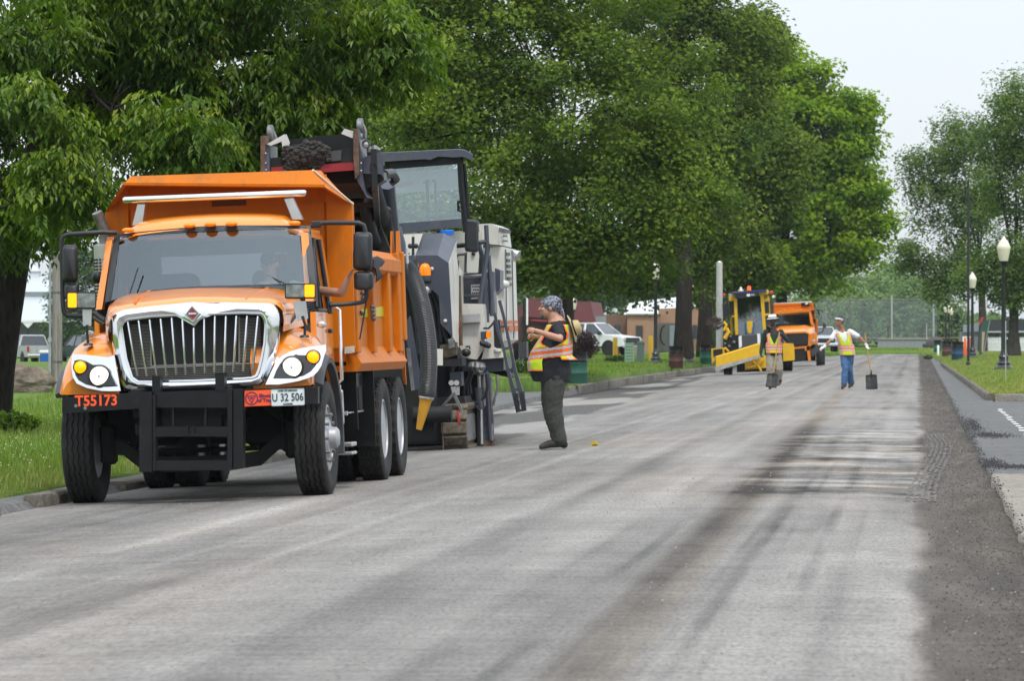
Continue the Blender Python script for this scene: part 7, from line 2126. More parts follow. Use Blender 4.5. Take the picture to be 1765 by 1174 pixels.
sp('cab_back', [(1268, 512), (1314, 509), (1319, 582), (1268, 584)], 1.5, .06, 'black'); sp('cab_side', [(1258, 512), (1262, 512), (1264, 582), (1258, 582)], 1.2, .3, 'black')  # black panels added to make the cab interior look dark
sp('sun_visor', [(1262, 503.5), (1300, 500.5), (1321, 499), (1321, 503), (1290, 504.5), (1262, 507)], -.22, .2, mat('blue visor', (.02, .035, .16), .5))
sp('roof_pad', [(1266, 508), (1285, 505), (1308, 504), (1308, 510), (1290, 513), (1268, 515)], -.2, .12, 'plastic')
for x0, x1, y0, y1, m in ((1287, 1293, 506.5, 511, 'white_clean'), (1256, 1262, 506, 511, 'clear'), (1294, 1301, 506.5, 510, 'clear')): sp('roof_light', [(x0, y0), (x1, y0), (x1, y1), (x0, y1)], -.26, .08, m)
b = MB(); q = sw.y(1291, 499, .6); b.lathe([(.09, -.03), (.075, .06), (.07, .13), (.001, .15)], q, 'z', 14); b.build('beacon', mat('orange beacon', (.85, .12, .02), .3, emit=(1, .12, .02), es=.3), T, 50)
b = MB(); q = sw.y(1277, 501, .6); b.ball(q, (.12, .1, .07), 10); b.ball(q + V((.0, 0, .07)), (.06, .06, .08), 8); b.build('roof_horn', M['alu'], T, 60)
for px, py, m in ((1247.5, 508.5, 'amber'), (1329.5, 504, 'amber'), (1333, 511.5, 'white_clean')):
 b = MB(); q = sw.y(px, py, .3); b.lathe([(.06, .05), (.065, 0), (.05, -.04), (.001, -.05)], q, 'y', 12); k_ = b.build('marker_light', mat('red marker', (.7, .05, .02), .3) if m == 'amber' else M[m], T, 50)
 b = MB(); b.tube([q + V((0, .03, 0)), sw.y(1262 if px < 1290 else 1322, 508, .3)], .02, 6); b.build('light_arm', M['plastic'], k_)
sp('mirror', [(1245, 524), (1256, 522), (1257, 544), (1246, 545)], .2, .06, 'plastic'); sp('mirror', [(1322, 517), (1333, 517), (1334, 540), (1323, 541)], .9, .06, 'grey_plastic')
# engine hood, hopper, hydraulics in front
b = MB(); b.loft([sw.ys([(1275, 577), (1312, 574), (1314, 597), (1276, 600)], -.1), sw.ys([(1278, 579), (1310, 577), (1313, 600), (1276, 602)], -1.3)]); b.build('engine_cover', M['grey_plastic'], T, 20)
for pts in ([(1273, 580), (1278, 578), (1279, 597), (1274, 601)], [(1305, 575), (1310, 575), (1311, 597), (1306, 600)]): sp('cover_stripe', pts, -1.35, .04, 'white_clean')
sp('hydraulic_box', [(1247, 578), (1272, 577), (1274, 603), (1252, 609)], -1.2, .7, 'dark')
for px, py, r in ((1252, 584, .06), (1259, 580, .05), (1265, 590, .07), (1257, 597, .06), (1250, 592, .05)):
 b = MB(); b.ball(sw.y(px, py, -1.25), r, 8); b.build('fitting', M['worn'], T)
for pts, r, m in (([(1248, 570), (1252, 560), (1247, 555)], .06, 'yellow'), ([(1247, 558), (1240, 562), (1237, 563)], .05, 'worn'), ([(1249, 584), (1256, 572), (1252, 566)], .08, 'yellow'), ([(1245, 606), (1250, 600), (1256, 606)], .05, 'yellow')):
 b = MB(); b.tube([sw.y(x, y, -1.3) for x, y in pts], r, 8); b.build('brush_arm', M[m], T, 40)
b = MB()
for k in range(150):
 a = random.uniform(0, 2 * pi); r0 = random.uniform(.05, .2); c = sw.y(1232, 557, -1.2)
 e = c + V((cos(a) * random.uniform(.24, .36), random.uniform(-.12, .12), sin(a) * random.uniform(.2, .30)))
 b.tube([c, e], [.03, .018], 4)
b.build('side_brush', mat('brown bristles', (.055, .04, .035), .95, var=.4), T, 0)
sp('cab_inner', [(1272, 556), (1314, 554), (1316, 580), (1273, 582)], .3, .4, 'interior')
sp('console', [(1287, 554), (1297, 553), (1297, 574), (1288, 574)], .0, .15, 'yellow')
# slanted scraper blade
b = MB(); b.loft([sw.ys([(1234, 616), (1309, 593), (1313, 612), (1234, 634)], -2.0), sw.ys([(1234, 614), (1309, 591), (1313, 612), (1234, 634)], -1.9)]); b.build('blade', Y, T, 20)
b = MB(); b.loft([sw.ys([(1231.5, 633), (1314, 610.5), (1318, 614), (1234, 640)], -2.15), sw.ys([(1231.5, 633), (1314, 610.5), (1318, 614), (1234, 640)], -1.95)]); b.build('cutting_edge', mat('worn silver edge', (.42, .42, .42), .45, .4, var=.3), T, 20)
sp('brush_cover', [(1226, 601), (1246, 599), (1250, 614), (1234, 618), (1227, 628)], -1.7, .6, 'yellow'); sp('brush_cover', [(1229, 603), (1245, 601), (1246, 612), (1230, 614)], -1.75, .04, 'dark')
sp('lower_frame', [(1284, 622), (1320, 612), (1321, 634), (1284, 638)], -.8, .5, 'yellow'); sp('lower_frame', [(1270, 628), (1330, 622), (1330, 640), (1270, 642)], .2, 1.5, 'dark')
for pts in ([(1298, 624), (1306, 630), (1312, 640)], [(1288, 634), (1300, 632), (1316, 620)]):
 b = MB(); b.tube([sw.y(x, y, -.9) for x, y in pts], .05, 6); b.build('push_arm', Y, T)
b = MB(); b.loft([sw.ys([(1349, 593), (1367, 592), (1369, 598), (1370, 621), (1350, 623)], .4), sw.ys([(1349, 592), (1367, 592), (1369, 598), (1370, 620), (1350, 622)], 2.4)]); b.build('rear_fender', Y, T, 20)
sp('rear_body', [(1318, 560), (1348, 575), (1350, 622), (1318, 625)], .9, 2.5, 'dark')
for px, py, y, r, w_ in ((1255, 646, -1.0, .42, .34), (1338, 640, -.4, .42, .34), (1357, 640, 1.6, .52, .42)):
 q = sw.y(px, py, y); tyre_wheel(T, (q.x, q.y, r - p.z + float(road_z(q.x + p.x)) if False else q.z + r), r, w_, 'x', 1)
q = sw.y(1293, 560, .5)
opf = Frame('person', 'sweeper operator in a lime vest sitting inside the yellow cab', 'person', sw.M @ q)
ringo = [(0, 0, 0, .18, .13), (.25, 0, .02, .19, .13), (.45, 0, .04, .20, .11), (.55, 0, .05, .12, .08)]
Jo = dict(head=(0, .0, .73), neck=(0, .04, .58), shL=(.22, .03, .48), elL=(.30, -.12, .22), wrL=(.12, -.36, .24), shR=(-.22, .03, .48), elR=(-.30, -.12, .22), wrR=(-.12, -.36, .24),
          hipL=(.1, 0, .02), knL=(.12, -.4, .04), anL=(.12, -.45, -.34), toeL=(.12, -.56, -.38), hipR=(-.1, 0, .02), knR=(-.12, -.4, .04), anR=(-.12, -.45, -.34), toeR=(-.12, -.56, -.38))
build_person(opf, Jo, ringo, dict(skin=M['skin_tan'], shirt=M['tee'], trousers=M['denim'], boots=M['boot'], sleeve=.7, seated=True), .02, 0, 0, False, hk=1.1)
build_vest(opf, ringo, dict(top=.5, hem_f=0, hem_b=0, band=.14, vneck=14, stripe=(34, 60), fw=80, bw=80, arm=44), VM, 48, 24, .03)
# ---- the second orange dump truck, further back
d_ = road_hit(1370, 632.0)
p = W(1372, 632, d_)
t2 = Frame('dump_truck', 'second orange dump truck with a dark grille, further up the road behind the sweeper', 'dump truck', p)
T = t2.e; O, OB = M['orange'], M['orange_body']
def tp(nm, pts, y, dy, m, parent=None, sm=25):
 b = MB(); b.extr(t2.ys(pts, y), (0, dy, 0)); return b.build(nm, M[m] if isinstance(m, str) else m, parent or T, sm)
body2 = tp('dump_body', [(1326, 537), (1404, 533), (1410, 600), (1326, 604)], 2.6, .1, OB)
b = MB(); b.loft([t2.ys([(1326, 527), (1396, 523), (1401, 521), (1326, 524)], 1.6), t2.ys([(1326, 528), (1398, 524), (1404, 535), (1326, 540)], 1.55), t2.ys([(1326, 541), (1404, 536), (1404, 537), (1326, 542)], 2.6)], True, True); b.build('cab_guard', OB, body2, 20)
tp('guard_back', [(1326, 529), (1400, 525), (1404, 545), (1326, 548)], 2.55, .05, mat('shade coloured steel', (.12, .035, .004), .7), body2)  # brown instead of orange: shade under the cab guard put into the colour
tp('tarp_roll', [(1330, 523), (1399, 519), (1399, 522), (1330, 526)], 1.7, .15, 'white_clean', body2); tp('bar_clip', [(1381, 522), (1394, 521), (1396, 527), (1382, 528)], 1.5, .1, 'black', body2); tp('bar_clip', [(1388, 522), (1393, 521.6), (1393, 524), (1388, 525)], 1.48, .05, 'white_clean', body2)
xs2 = t2.y(1405, 560, 2.5).x
b = MB(); b.box(xs2 - .06, xs2, 2.6, 6.6, 1.25, 2.35); b.box(xs2 - .1, xs2 + .04, 2.6, 6.6, 2.2, 2.35); b.box(xs2 - .1, xs2 + .05, 2.6, 6.6, 1.2, 1.35); b.box(-1.2, -1.1, 2.6, 6.6, 1.25, 2.35); b.box(-1.2, xs2, 6.5, 6.6, 1.25, 2.35); b.build('side_panel', OB, body2)
for y in (2.65, 3.6, 4.6, 5.6, 6.4):
 b = MB(); b.box(xs2 - .02, xs2 + .05, y, y + .14, 1.3, 2.35); b.build('side_rib', OB, body2)
tp('roof_stack', [(1409, 535), (1411, 533), (1413, 541), (1411, 542)], 2.2, .1, 'black'); 
# cab
b = MB(); b.loft([t2.ys([(1334, 540), (1345, 535), (1385, 533), (1396, 535), (1399, 542), (1334, 545)], .9), t2.ys([(1336, 538), (1345, 534), (1385, 532), (1396, 534), (1399, 541), (1336, 544)], 2.2)]); b.build('cab_roof', O, T, 40)
tp('windshield', [(1337, 541.5), (1394, 537), (1397, 556), (1336, 559)], .85, .02, 'windshield'); 
for pts in ([(1394, 536), (1398, 537), (1402, 560), (1397, 558)], [(1333, 540), (1337, 541), (1336, 560), (1331, 560)]): tp('pillar', pts, .82, 1.3, O)
tp('cab_back', [(1334, 540), (1399, 536), (1402, 575), (1334, 578)], 2.15, .05, 'interior'); tp('seat', [(1374, 546), (1392, 545), (1394, 560), (1373, 562)], 1.8, .15, 'seat')
tp('door', [(1398, 558), (1403, 558), (1406, 592), (1399, 594)], .9, 1.3, O)
b = MB()
b.loft([t2.ys([(1334, 568), (1345, 562), (1388, 560), (1404, 564), (1404, 590), (1334, 590)], .85), t2.ys([(1336, 572), (1347, 566), (1386, 564), (1400, 568), (1402, 592), (1336, 592)], -.1), t2.ys([(1345, 576), (1352, 573), (1388, 571), (1398, 576), (1398, 596), (1346, 598)], -.6)]); b.build('hood', O, T, 40)
tp('hood_scoop', [(1354, 567), (1382, 566), (1384, 570.5), (1353, 571.5)], -.05, .1, 'black')
tp('grille', [(1357, 577), (1388, 575.5), (1392, 577), (1391, 594), (1357, 595.5)], -.66, .1, 'plastic'); tp('grille_edge', [(1355, 575.5), (1389, 574), (1393.5, 576), (1392.5, 596), (1355, 597)], -.62, .1, 'black')
b = MB(); b.loft([t2.ys([(1391, 575), (1404, 574), (1408, 580), (1408, 592), (1392, 596)], -.5), t2.ys([(1391, 572), (1406, 572), (1410, 580), (1410, 590), (1392, 594)], .8)]); b.build('fender', O, T, 40)
tp('bumper', [(1352, 600), (1396, 596), (1396, 604), (1352, 608)], -1.1, .2, O); tp('plow_frame', [(1367, 602), (1387, 600), (1389, 622), (1369, 624)], -1.2, .15, 'dark'); tp('plow_arm', [(1390, 598), (1395, 596), (1398, 622), (1393, 622)], -1.1, .2, O)
tp('underbody', [(1340, 598), (1405, 594), (1405, 622), (1340, 624)], .4, 1.5, 'dark')
tp('mud_flap', [(1396, 604), (1410, 594), (1412, 604), (1400, 616)], -.62, .03, 'grey_plastic')
for sx, y in ((1, 0), (-1, 0), (1, 4.3), (-1, 4.3), (1, 5.6), (-1, 5.6)):
 tyre_wheel(T, (sx * 1.02 + .13, y, .52), .52, .3, 'x', sx)
for pts in ([(1398, 536), (1410, 534), (1418, 536), (1420, 545), (1420, 562), (1418, 572), (1410, 575)],):
 b = MB(); b.tube([t2.y(x, y, .8) for x, y in pts], .03, 6); b.build('mirror_arm', M['plastic'], T)
tp('mirror', [(1417, 539), (1425, 539), (1425, 556), (1418, 556)], .75, .08, mat('pale mirror back', (.2, .22, .24), .4)); tp('mirror', [(1418, 558), (1424, 558), (1424, 566), (1418, 566)], .75, .08, 'grey_plastic')
for px in (1345, 1402):
 b = MB(); b.lathe([(.09, .02), (.09, -.02), (.001, -.04)], t2.y(px, 588, -.62), 'y', 12); b.build('headlamp', M['clear'], T)
for px in (1352, 1366, 1380):
 b = MB(); b.ball(t2.y(px, 534, .9), (.06, .04, .03), 8); b.build('marker_lamp', M['amber'], T, 60)
# ---- tape measure lying on the road
d_ = road_hit(1025, 769); p = W(1025, 769, d_)
f = Frame('tape_measure', 'yellow tape measure lying on the milled road with its tape out', 'tape measure', p)
b = MB(); b.extr([V((x, -.035, z)) for x, z in ((-.045, 0), (.045, 0), (.045, .035), (.018, .062), (-.02, .062), (-.045, .045))], (0, .07, 0)); b.build('case', mat('tape yellow', (.50, .36, .02), .5), f.e, 20)
b = MB(); b.box(-.03, .038, -.037, .037, .0, .022, .005); b.build('grip', M['plastic'], f.e)
b = MB(); b.extr([V((.05, -.012, .006)), V((.11, -.012, .01)), V((.11, .012, .01)), V((.05, .012, .006))], (0, 0, .003)); b.build('tape_end', M['worn'], f.e)
# ================================================================ trees and shrubs
def m_bark(name, c1, c2):
 m, nt, p, vec = newmat(name)
 a = noise(nt, vec, 1, 6, .7, (16, 16, 3)); c = ramp(nt, a, [(.35, c1), (.65, c2)])
 nt.links.new(c, p.inputs['Base Color']); p.inputs['Roughness'].default_value = .95; p.inputs['Specular IOR Level'].default_value = .15
 bumpn(nt, p, a, 1., .05); return m
M['bark'] = m_bark('dark furrowed bark', (.012, .010, .008), (.042, .034, .027))
M['bark_grey'] = m_bark('grey bark', (.035, .030, .026), (.10, .09, .08))
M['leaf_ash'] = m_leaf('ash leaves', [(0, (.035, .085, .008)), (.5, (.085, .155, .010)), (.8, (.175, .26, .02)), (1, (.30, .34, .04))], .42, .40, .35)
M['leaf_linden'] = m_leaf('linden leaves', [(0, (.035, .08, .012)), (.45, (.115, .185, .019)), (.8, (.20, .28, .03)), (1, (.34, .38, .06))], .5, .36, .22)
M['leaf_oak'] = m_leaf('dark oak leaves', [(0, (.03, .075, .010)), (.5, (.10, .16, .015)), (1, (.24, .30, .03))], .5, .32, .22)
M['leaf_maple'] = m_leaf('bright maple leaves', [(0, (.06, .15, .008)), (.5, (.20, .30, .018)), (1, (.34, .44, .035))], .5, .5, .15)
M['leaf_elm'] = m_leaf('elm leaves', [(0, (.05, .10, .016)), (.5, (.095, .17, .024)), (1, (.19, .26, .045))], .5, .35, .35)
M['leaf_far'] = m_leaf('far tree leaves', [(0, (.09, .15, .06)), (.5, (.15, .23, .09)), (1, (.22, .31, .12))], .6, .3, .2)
M['leaf_red'] = m_leaf('purple plum leaves', [(0, (.022, .008, .012)), (.6, (.05, .016, .022)), (1, (.09, .03, .035))], .5, .3, .35)
M['leaf_shrub'] = m_leaf('shrub leaves', [(0, (.03, .075, .016)), (.6, (.06, .125, .022)), (1, (.11, .18, .035))], .45, .3, .4)
def unit(a): return a / np.maximum(1e-9, np.linalg.norm(a, axis=-1, keepdims=True))
def leaf_mesh(name, c, u, nrm, L, Wd, m, var, fold=.25):
 """one bent four-point leaf at each c, long axis u, face normal nrm"""
 u = unit(u); v = unit(np.cross(nrm, u)); n = np.cross(u, v)
 L = L[:, None]; Wd = Wd[:, None]
 a = c - u * L * .5; t = c + u * L * .5 - n * L * .12
 l = c - v * Wd * .5 + n * Wd * fold - u * L * .05; r = c + v * Wd * .5 + n * Wd * fold - u * L * .05
 P_ = np.stack([a, r, t, l], 1).reshape(-1, 3)
 i = (np.arange(len(c)) * 4)[:, None]
 f = np.concatenate([i + np.array([[0, 1, 2]]), i + np.array([[0, 2, 3]])])
 return npmesh(name, P_, f, m, np.repeat(var, 4))
def px_lobes(lobes, d, o):
 out = []
 for L in lobes:
  px, py, rx, ry = L[:4]
  dd = d + (L[4] if len(L) > 4 else 0)
  c = W(px, py, dd) - o
  s_ = dd / FPX
  out.append((np.array(c), np.array([rx * s_, (rx + ry) * .5 * s_ * (L[5] if len(L) > 5 else .9), ry * s_])))
 return out
def make_tree(name, label, base, d, lobes, leafmat, nclump, per, csize, L, asp=.55, trunk=None, bark='bark', group=None, droop=0., inner=.55, cat='tree', seed=1, twigs=140, limb_r=.5, flat=.65, spray=False, up=.75):
 g = np.random.default_rng(seed)
 base = V(base)
 fr = Frame(name, label, cat, base, (0, 0, 0), group)
 lb = px_lobes(lobes, d, base)
 vol = np.array([np.prod(r) ** (2 / 3) for c, r in lb]); vol /= vol.sum()
 k = g.choice(len(lb), nclump, p=vol)
 dirs = unit(g.normal(size=(nclump, 3)))
 rad = np.where(g.random(nclump) < .26, .75 * g.random(nclump) ** .4, inner + (1 - inner) * g.random(nclump) ** .6)
 cen = np.array([lb[i][0] for i in k]); rr = np.array([lb[i][1] for i in k])
 cc = cen + dirs * rad[:, None] * rr
 # leaves
 n = nclump * per
 ci = np.repeat(np.arange(nclump), per)
 off = g.normal(size=(n, 3)) * .5
 ln = np.linalg.norm(off, axis=1, keepdims=True)
 off = off / ln * np.minimum(ln, 1.15)
 sz = csize * (.7 + .6 * g.random(nclump))
 pos = cc[ci] + off * sz[ci][:, None] * np.array([1, 1, flat])
 outw = unit(pos - cen[ci])
 nrm = unit(np.array([0, 0, up]) + outw * .5 + np.array([0, -.2, 0]) + g.normal(size=(n, 3)) * .36)
 u = g.normal(size=(n, 3)); u[:, 2] = u[:, 2] * .6 - droop
 u = unit(u - nrm * (u * nrm).sum(1, keepdims=True) * (.9 if droop < .3 else .25))
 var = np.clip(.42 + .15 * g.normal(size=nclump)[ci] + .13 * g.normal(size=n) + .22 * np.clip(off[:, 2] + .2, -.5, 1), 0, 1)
 LL = L * (.65 + .7 * g.random(n))
 if spray:                                           # hanging compound leaves: seven leaflets on a stalk
  ns = n // 7
  p0 = pos[:ns]; ax = unit(np.stack([g.normal(size=ns), g.normal(size=ns), -.55 - .5 * g.random(ns)], -1))
  sd = unit(np.cross(ax, np.array([0, 0, 1.]))); up_ = np.cross(sd, ax)
  ps, us, nr_, vr = [], [], [], []
  for j in range(7):
   t = (j // 2) * .33; s_ = (1 if j % 2 else -1) if j < 6 else 0
   ps.append(p0 + ax * (t * L * 1.9)[..., None] * 1. if False else p0 + ax * (t * L * 1.9) + sd * s_ * L * .42 + ax * L * (.3 if j < 6 else .75))
   us.append(unit(ax * .75 + sd * s_ * .75 + np.array([0, 0, -.35]) + g.normal(size=(ns, 3)) * .15)); nr_.append(unit(up_ + np.array([0, 0, .5]) + sd * s_ * .2 + g.normal(size=(ns, 3)) * .2)); vr.append(np.clip(var[:ns] + .08 * g.normal(size=ns), 0, 1))
  pos, u, nrm, var = (np.stack(x, 1).reshape(ns * 7, -1) for x in (ps, us, nr_, vr)); var = var.ravel(); LL = L * (.75 + .5 * g.random(ns * 7))
  cam_ = np.array(V((0, 0, CAMZ)) - base)
  near = np.argsort(np.linalg.norm(p0 - cam_, axis=1) + 4 * g.random(ns))
  vis = []
  for i in near:                                   # the 300 sprays that show largest in the picture
   q = base + V(p0[i]); dv_ = q - V((0, 0, CAMZ)); dep = dv_.dot(V((-sin(YAW), cos(YAW), 0))); x_ = CX + FPX * dv_.dot(V((cos(YAW), sin(YAW), 0))) / dep; y_ = HZ - FPX * dv_.z / dep
   if 0 < x_ < 1765 and 0 < y_ < 450: vis.append(i)
   if len(vis) >= 300: break
  keep = np.ones(ns, bool); keep[vis] = False
  kl = np.repeat(keep, 7)
  for i in vis:
   q = p0[i]; s_ = slice(i * 7, i * 7 + 7)
   o = link('leaf_spray', leaf_mesh('leaf_spray', pos[s_] - q, u[s_], nrm[s_], LL[s_], LL[s_] * asp, leafmat, var[s_]), fr.e); o.location = V(q)
  pos, u, nrm, var, LL = pos[kl], u[kl], nrm[kl], var[kl], LL[kl]
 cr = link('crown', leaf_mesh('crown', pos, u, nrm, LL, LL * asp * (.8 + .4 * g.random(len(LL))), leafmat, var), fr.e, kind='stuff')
 # trunk, limbs and twigs
 b = MB()
 tp_ = [V(p) - base for p in trunk[0]]; tr_ = trunk[1]
 b.tube(tp_, tr_, 12)
 top, rt = tp_[-1], tr_[-1]
 fork = tp_[-2] if len(tp_) > 2 else top
 nodes = []
 for c, r in lb:
  c = V(c); s0 = top if g.random() < .6 else fork
  mid_ = s0.lerp(c, .5) + V((0, 0, .12 * (c - s0).length)) + V(g.normal(size=3) * .05 * (c - s0).length)
  pts = [s0, s0.lerp(mid_, .5) + V((0, 0, .02 * (c - s0).length)), mid_, mid_.lerp(c, .6), c]
  r0 = rt * limb_r * (.7 + .4 * g.random())
  b.tube(pts, [r0, r0 * .8, r0 * .6, r0 * .42, r0 * .25], 6)
  nodes += [(p, r0 * f) for p, f in zip(pts[1:], (.7, .5, .36, .24))]
 na = np.array([p for p, _ in nodes])
 for i in g.permutation(nclump)[:twigs]:
  q = V(cc[i]); j = int(np.argmin(((na - cc[i]) ** 2).sum(1) + g.random(len(na)) * .5)); p, r0 = nodes[j]
  mid_ = p.lerp(q, .5) + V(g.normal(size=3) * .08 * (q - p).length) + V((0, 0, .08 * (q - p).length))
  e = q + (q - p) * .12
  b.tube([p, mid_, q, e], [max(.012, r0 * .5), max(.009, r0 * .35), max(.007, r0 * .2), .005], 4)
 b.build('trunk', M[bark], fr.e, 60)
 return fr
def Wt(pts, d): return [W(x, y, d) for x, y in pts]
# the ash over the truck, at the left
tb = W(-22, 733, 65)
make_tree('ash_tree', 'big ash tree with drooping compound leaves hanging over the truck from the left', tb, 62,
          [(40, 340, 110, 85), (-80, 250, 160, 180), (190, 260, 150, 120), (110, 110, 210, 150), (330, 160, 160, 140), (350, 280, 110, 60), (460, 110, 140, 110), (470, 215, 110, 80), (590, 85, 110, 85), (660, 60, 62, 60), (640, 150, 48, 36), (550, 175, 90, 45), (700, 70, 30, 45), (90, -150, 300, 200), (420, -120, 280, 150), (620, -70, 120, 80), (100, 410, 40, 28), (300, 40, 150, 80), (210, 60, 120, 90), (420, 20, 120, 60), (50, 260, 110, 100, -3), (20, 350, 90, 80, -3), (130, 330, 75, 75, -2), (10, 60, 90, 90, -2), (190, 190, 110, 70, -2), (400, 285, 90, 50), (300, 230, 90, 60, -2)],
          M['leaf_ash'], 780, 140, .55, .128, .42, ([W(-22, 740, 65), W(-8, 640, 65), W(8, 540, 65), W(24, 440, 65), W(48, 330, 64), W(70, 230, 63)], [.36, .29, .26, .25, .22, .17]), droop=.6, inner=.25, seed=5, twigs=430, limb_r=.42, flat=.8, spray=True)
# lindens behind the machine
b_ = W(978, 612, 140); b_.z = .2
make_tree('linden_tree', 'large dense dark green tree filling the middle behind the milling machine', b_, 128,
          [(740, 110, 140, 150), (890, 50, 180, 130), (1010, 190, 190, 170), (850, 270, 170, 140), (1050, 330, 180, 120), (950, 420, 150, 50), (700, 250, 80, 110), (1140, 140, 110, 130), (1160, 330, 90, 90), (860, 420, 80, 45), (1000, -90, 280, 150), (780, -60, 180, 120), (700, 50, 80, 100), (1050, 425, 110, 45), (740, 380, 90, 80), (730, 200, 90, 120, 20), (895, 60, 90, 90, 14), (980, 20, 80, 60, 14), (930, 452, 110, 34), (1065, 455, 110, 38), (1000, 470, 90, 26), (870, 470, 70, 26), (1128, 448, 44, 24)],
          M['leaf_linden'], 680, 190, .80, .135, .78, ([W(978, 616, 140), W(979, 560, 140), W(978, 470, 140), W(970, 380, 136), W(960, 250, 132)], [.24, .19, .17, .15, .12]), inner=.74, seed=6, twigs=220)
b_ = W(640, 640, 170); b_.z = .1
make_tree('linden_tree', 'dark green tree filling the gap behind the conveyor and the ash branches', b_, 172,
          [(600, 90, 130, 150), (520, 240, 110, 80), (660, 250, 100, 110), (480, 60, 110, 120), (700, 330, 80, 60), (600, -60, 160, 90), (765, 60, 80, 90), (760, 200, 60, 80)], M['leaf_linden'], 320, 170, 1.0, .18, .75, ([W(640, 645, 170), W(641, 520, 170), W(642, 420, 170), W(640, 300, 171)], [.32, .27, .24, .18]), inner=.6, seed=26, twigs=60)
b_ = W(956, 612, 160); b_.z = .2
make_tree('linden_tree', 'tree with a slim dark trunk just left behind the dense middle tree', b_, 165,
          [(930, 380, 120, 100), (1000, 420, 100, 60), (860, 450, 70, 40), (900, 260, 120, 120)], M['leaf_linden'], 130, 90, .8, .17, .72, ([W(956, 614, 160), W(957, 540, 160), W(956, 470, 160), W(950, 380, 162)], [.22, .18, .17, .13]), inner=.5, seed=16, twigs=60)
b_ = W(1178, 612, 185); b_.z = .25
make_tree('oak_tree', 'dark tree with a thick trunk behind the black lamp posts', b_, 188,
          [(1120, 240, 120, 150), (1160, 80, 140, 120), (1240, 60, 100, 80), (1190, 380, 110, 75), (1090, 440, 80, 45), (1240, 210, 90, 110), (1180, -60, 130, 60), (1160, 470, 90, 40), (1100, 480, 70, 30)],
          M['leaf_oak'], 340, 190, 1.05, .20, .75, ([W(1178, 616, 185), W(1178, 560, 185), W(1180, 480, 185), W(1182, 380, 186), W(1185, 250, 187)], [.48, .37, .34, .30, .2]), inner=.62, seed=7, twigs=150)
b_ = W(1216, 612, 200); b_.z = .25
make_tree('oak_tree', 'dark tree with a thick trunk just left of the yellow sweeper', b_, 205,
          [(1280, 250, 80, 110), (1290, 90, 60, 70), (1335, 62, 32, 34), (1250, 380, 110, 75), (1320, 330, 55, 55), (1340, 255, 48, 38), (1260, 455, 90, 40), (1230, 485, 60, 32), (1290, 470, 60, 30)],
          M['leaf_oak'], 280, 180, 1.05, .21, .75, ([W(1214, 616, 200), W(1215, 560, 200), W(1218, 490, 200), W(1225, 400, 202), W(1245, 280, 204)], [.42, .34, .31, .26, .18]), inner=.6, seed=8, twigs=140)
b_ = W(1345, 606, 270); b_.z = .25
make_tree('maple_tree', 'bright green maple beside the open sky above the far workers', b_, 262,
          [(1345, 190, 90, 90), (1392, 140, 46, 40), (1405, 240, 105, 95), (1455, 205, 60, 45), (1497, 195, 30, 28), (1445, 330, 75, 75), (1500, 330, 22, 40), (1515, 385, 24, 26), (1430, 425, 80, 45), (1335, 400, 100, 75), (1345, 465, 75, 32), (1478, 425, 45, 32), (1365, 310, 100, 90), (1300, 470, 60, 35), (1400, 480, 55, 26), (1340, 90, 35, 30), (1425, 128, 20, 14)],
          M['leaf_maple'], 440, 150, 1.05, .29, .8, ([W(1345, 612, 265), W(1346, 540, 265), W(1350, 450, 264), W(1360, 330, 263)], [.45, .36, .32, .2]), inner=.55, seed=9, twigs=170)
# airy elms on the right
b_, dd_ = base_at(1748, 614)
make_tree('elm_tree', 'airy tree with a stout dark trunk on the right lawn', b_, dd_,
          [(1742, 220, 62, 95), (1772, 330, 60, 90), (1740, 435, 80, 55), (1690, 478, 55, 38), (1742, 175, 30, 38), (1790, 200, 60, 80), (1770, 480, 70, 45), (1715, 320, 40, 60), (1750, 510, 60, 30)],
          M['leaf_elm'], 340, 84, .75, .20, .55, ([W(1748, 616, dd_), W(1747, 570, dd_), W(1748, 520, dd_), W(1750, 470, dd_)], [.42, .27, .24, .20]), bark='bark_grey', inner=.3, seed=10, twigs=260, limb_r=.42, flat=.9)
b_ = W(1694, 606, 300); b_.z = .2
make_tree('elm_tree', 'airy vase shaped tree behind the thin black pole, branches showing against the sky', b_, 300,
          [(1650, 270, 60, 85), (1600, 310, 50, 55), (1645, 205, 26, 40), (1595, 385, 36, 40), (1665, 380, 55, 75), (1600, 445, 55, 36), (1562, 325, 18, 30), (1650, 470, 65, 42), (1566, 440, 30, 32), (1700, 330, 40, 60), (1620, 500, 40, 26), (1690, 240, 30, 40), (1575, 280, 22, 22)],
          M['leaf_elm'], 310, 84, .85, .24, .55, ([W(1694, 610, 300), W(1694, 560, 300), W(1692, 500, 300), W(1688, 450, 300)], [.38, .28, .24, .18]), bark='bark_grey', inner=.3, seed=12, twigs=240, limb_r=.4, flat=.9)
# trees a long way back, one by one
FAR = [(1415, 540, 470, 50, 40), (1465, 520, 520, 45, 42), (1515, 508, 560, 48, 45), (1570, 520, 540, 45, 40), (1540, 480, 600, 40, 32), (1620, 540, 520, 40, 40), (1440, 500, 620, 40, 30),
       (1035, 462, 400, 60, 36), (1095, 478, 410, 55, 34), (1150, 482, 430, 45, 28), (1010, 495, 420, 40, 24), (925, 505, 520, 60, 30), (860, 520, 560, 60, 30), (1260, 520, 360, 50, 50), (1310, 530, 380, 40, 50), (1385, 545, 430, 30, 40)]
FL = ['behind the netting, just right of the far truck', 'behind the left net post', 'in the middle of the netting', 'behind the right net post', 'tallest above the net', 'behind the row of barrels', 'pale one seen under the maple',
      'over the brick building, left one', 'over the brick building, middle one', 'over the brick building, right one', 'behind the red roof', 'pale one beyond the red building', 'pale one hidden behind the milling machine', 'behind the yellow sweeper cab', 'between the sweeper and the far truck', 'just above the far orange truck']
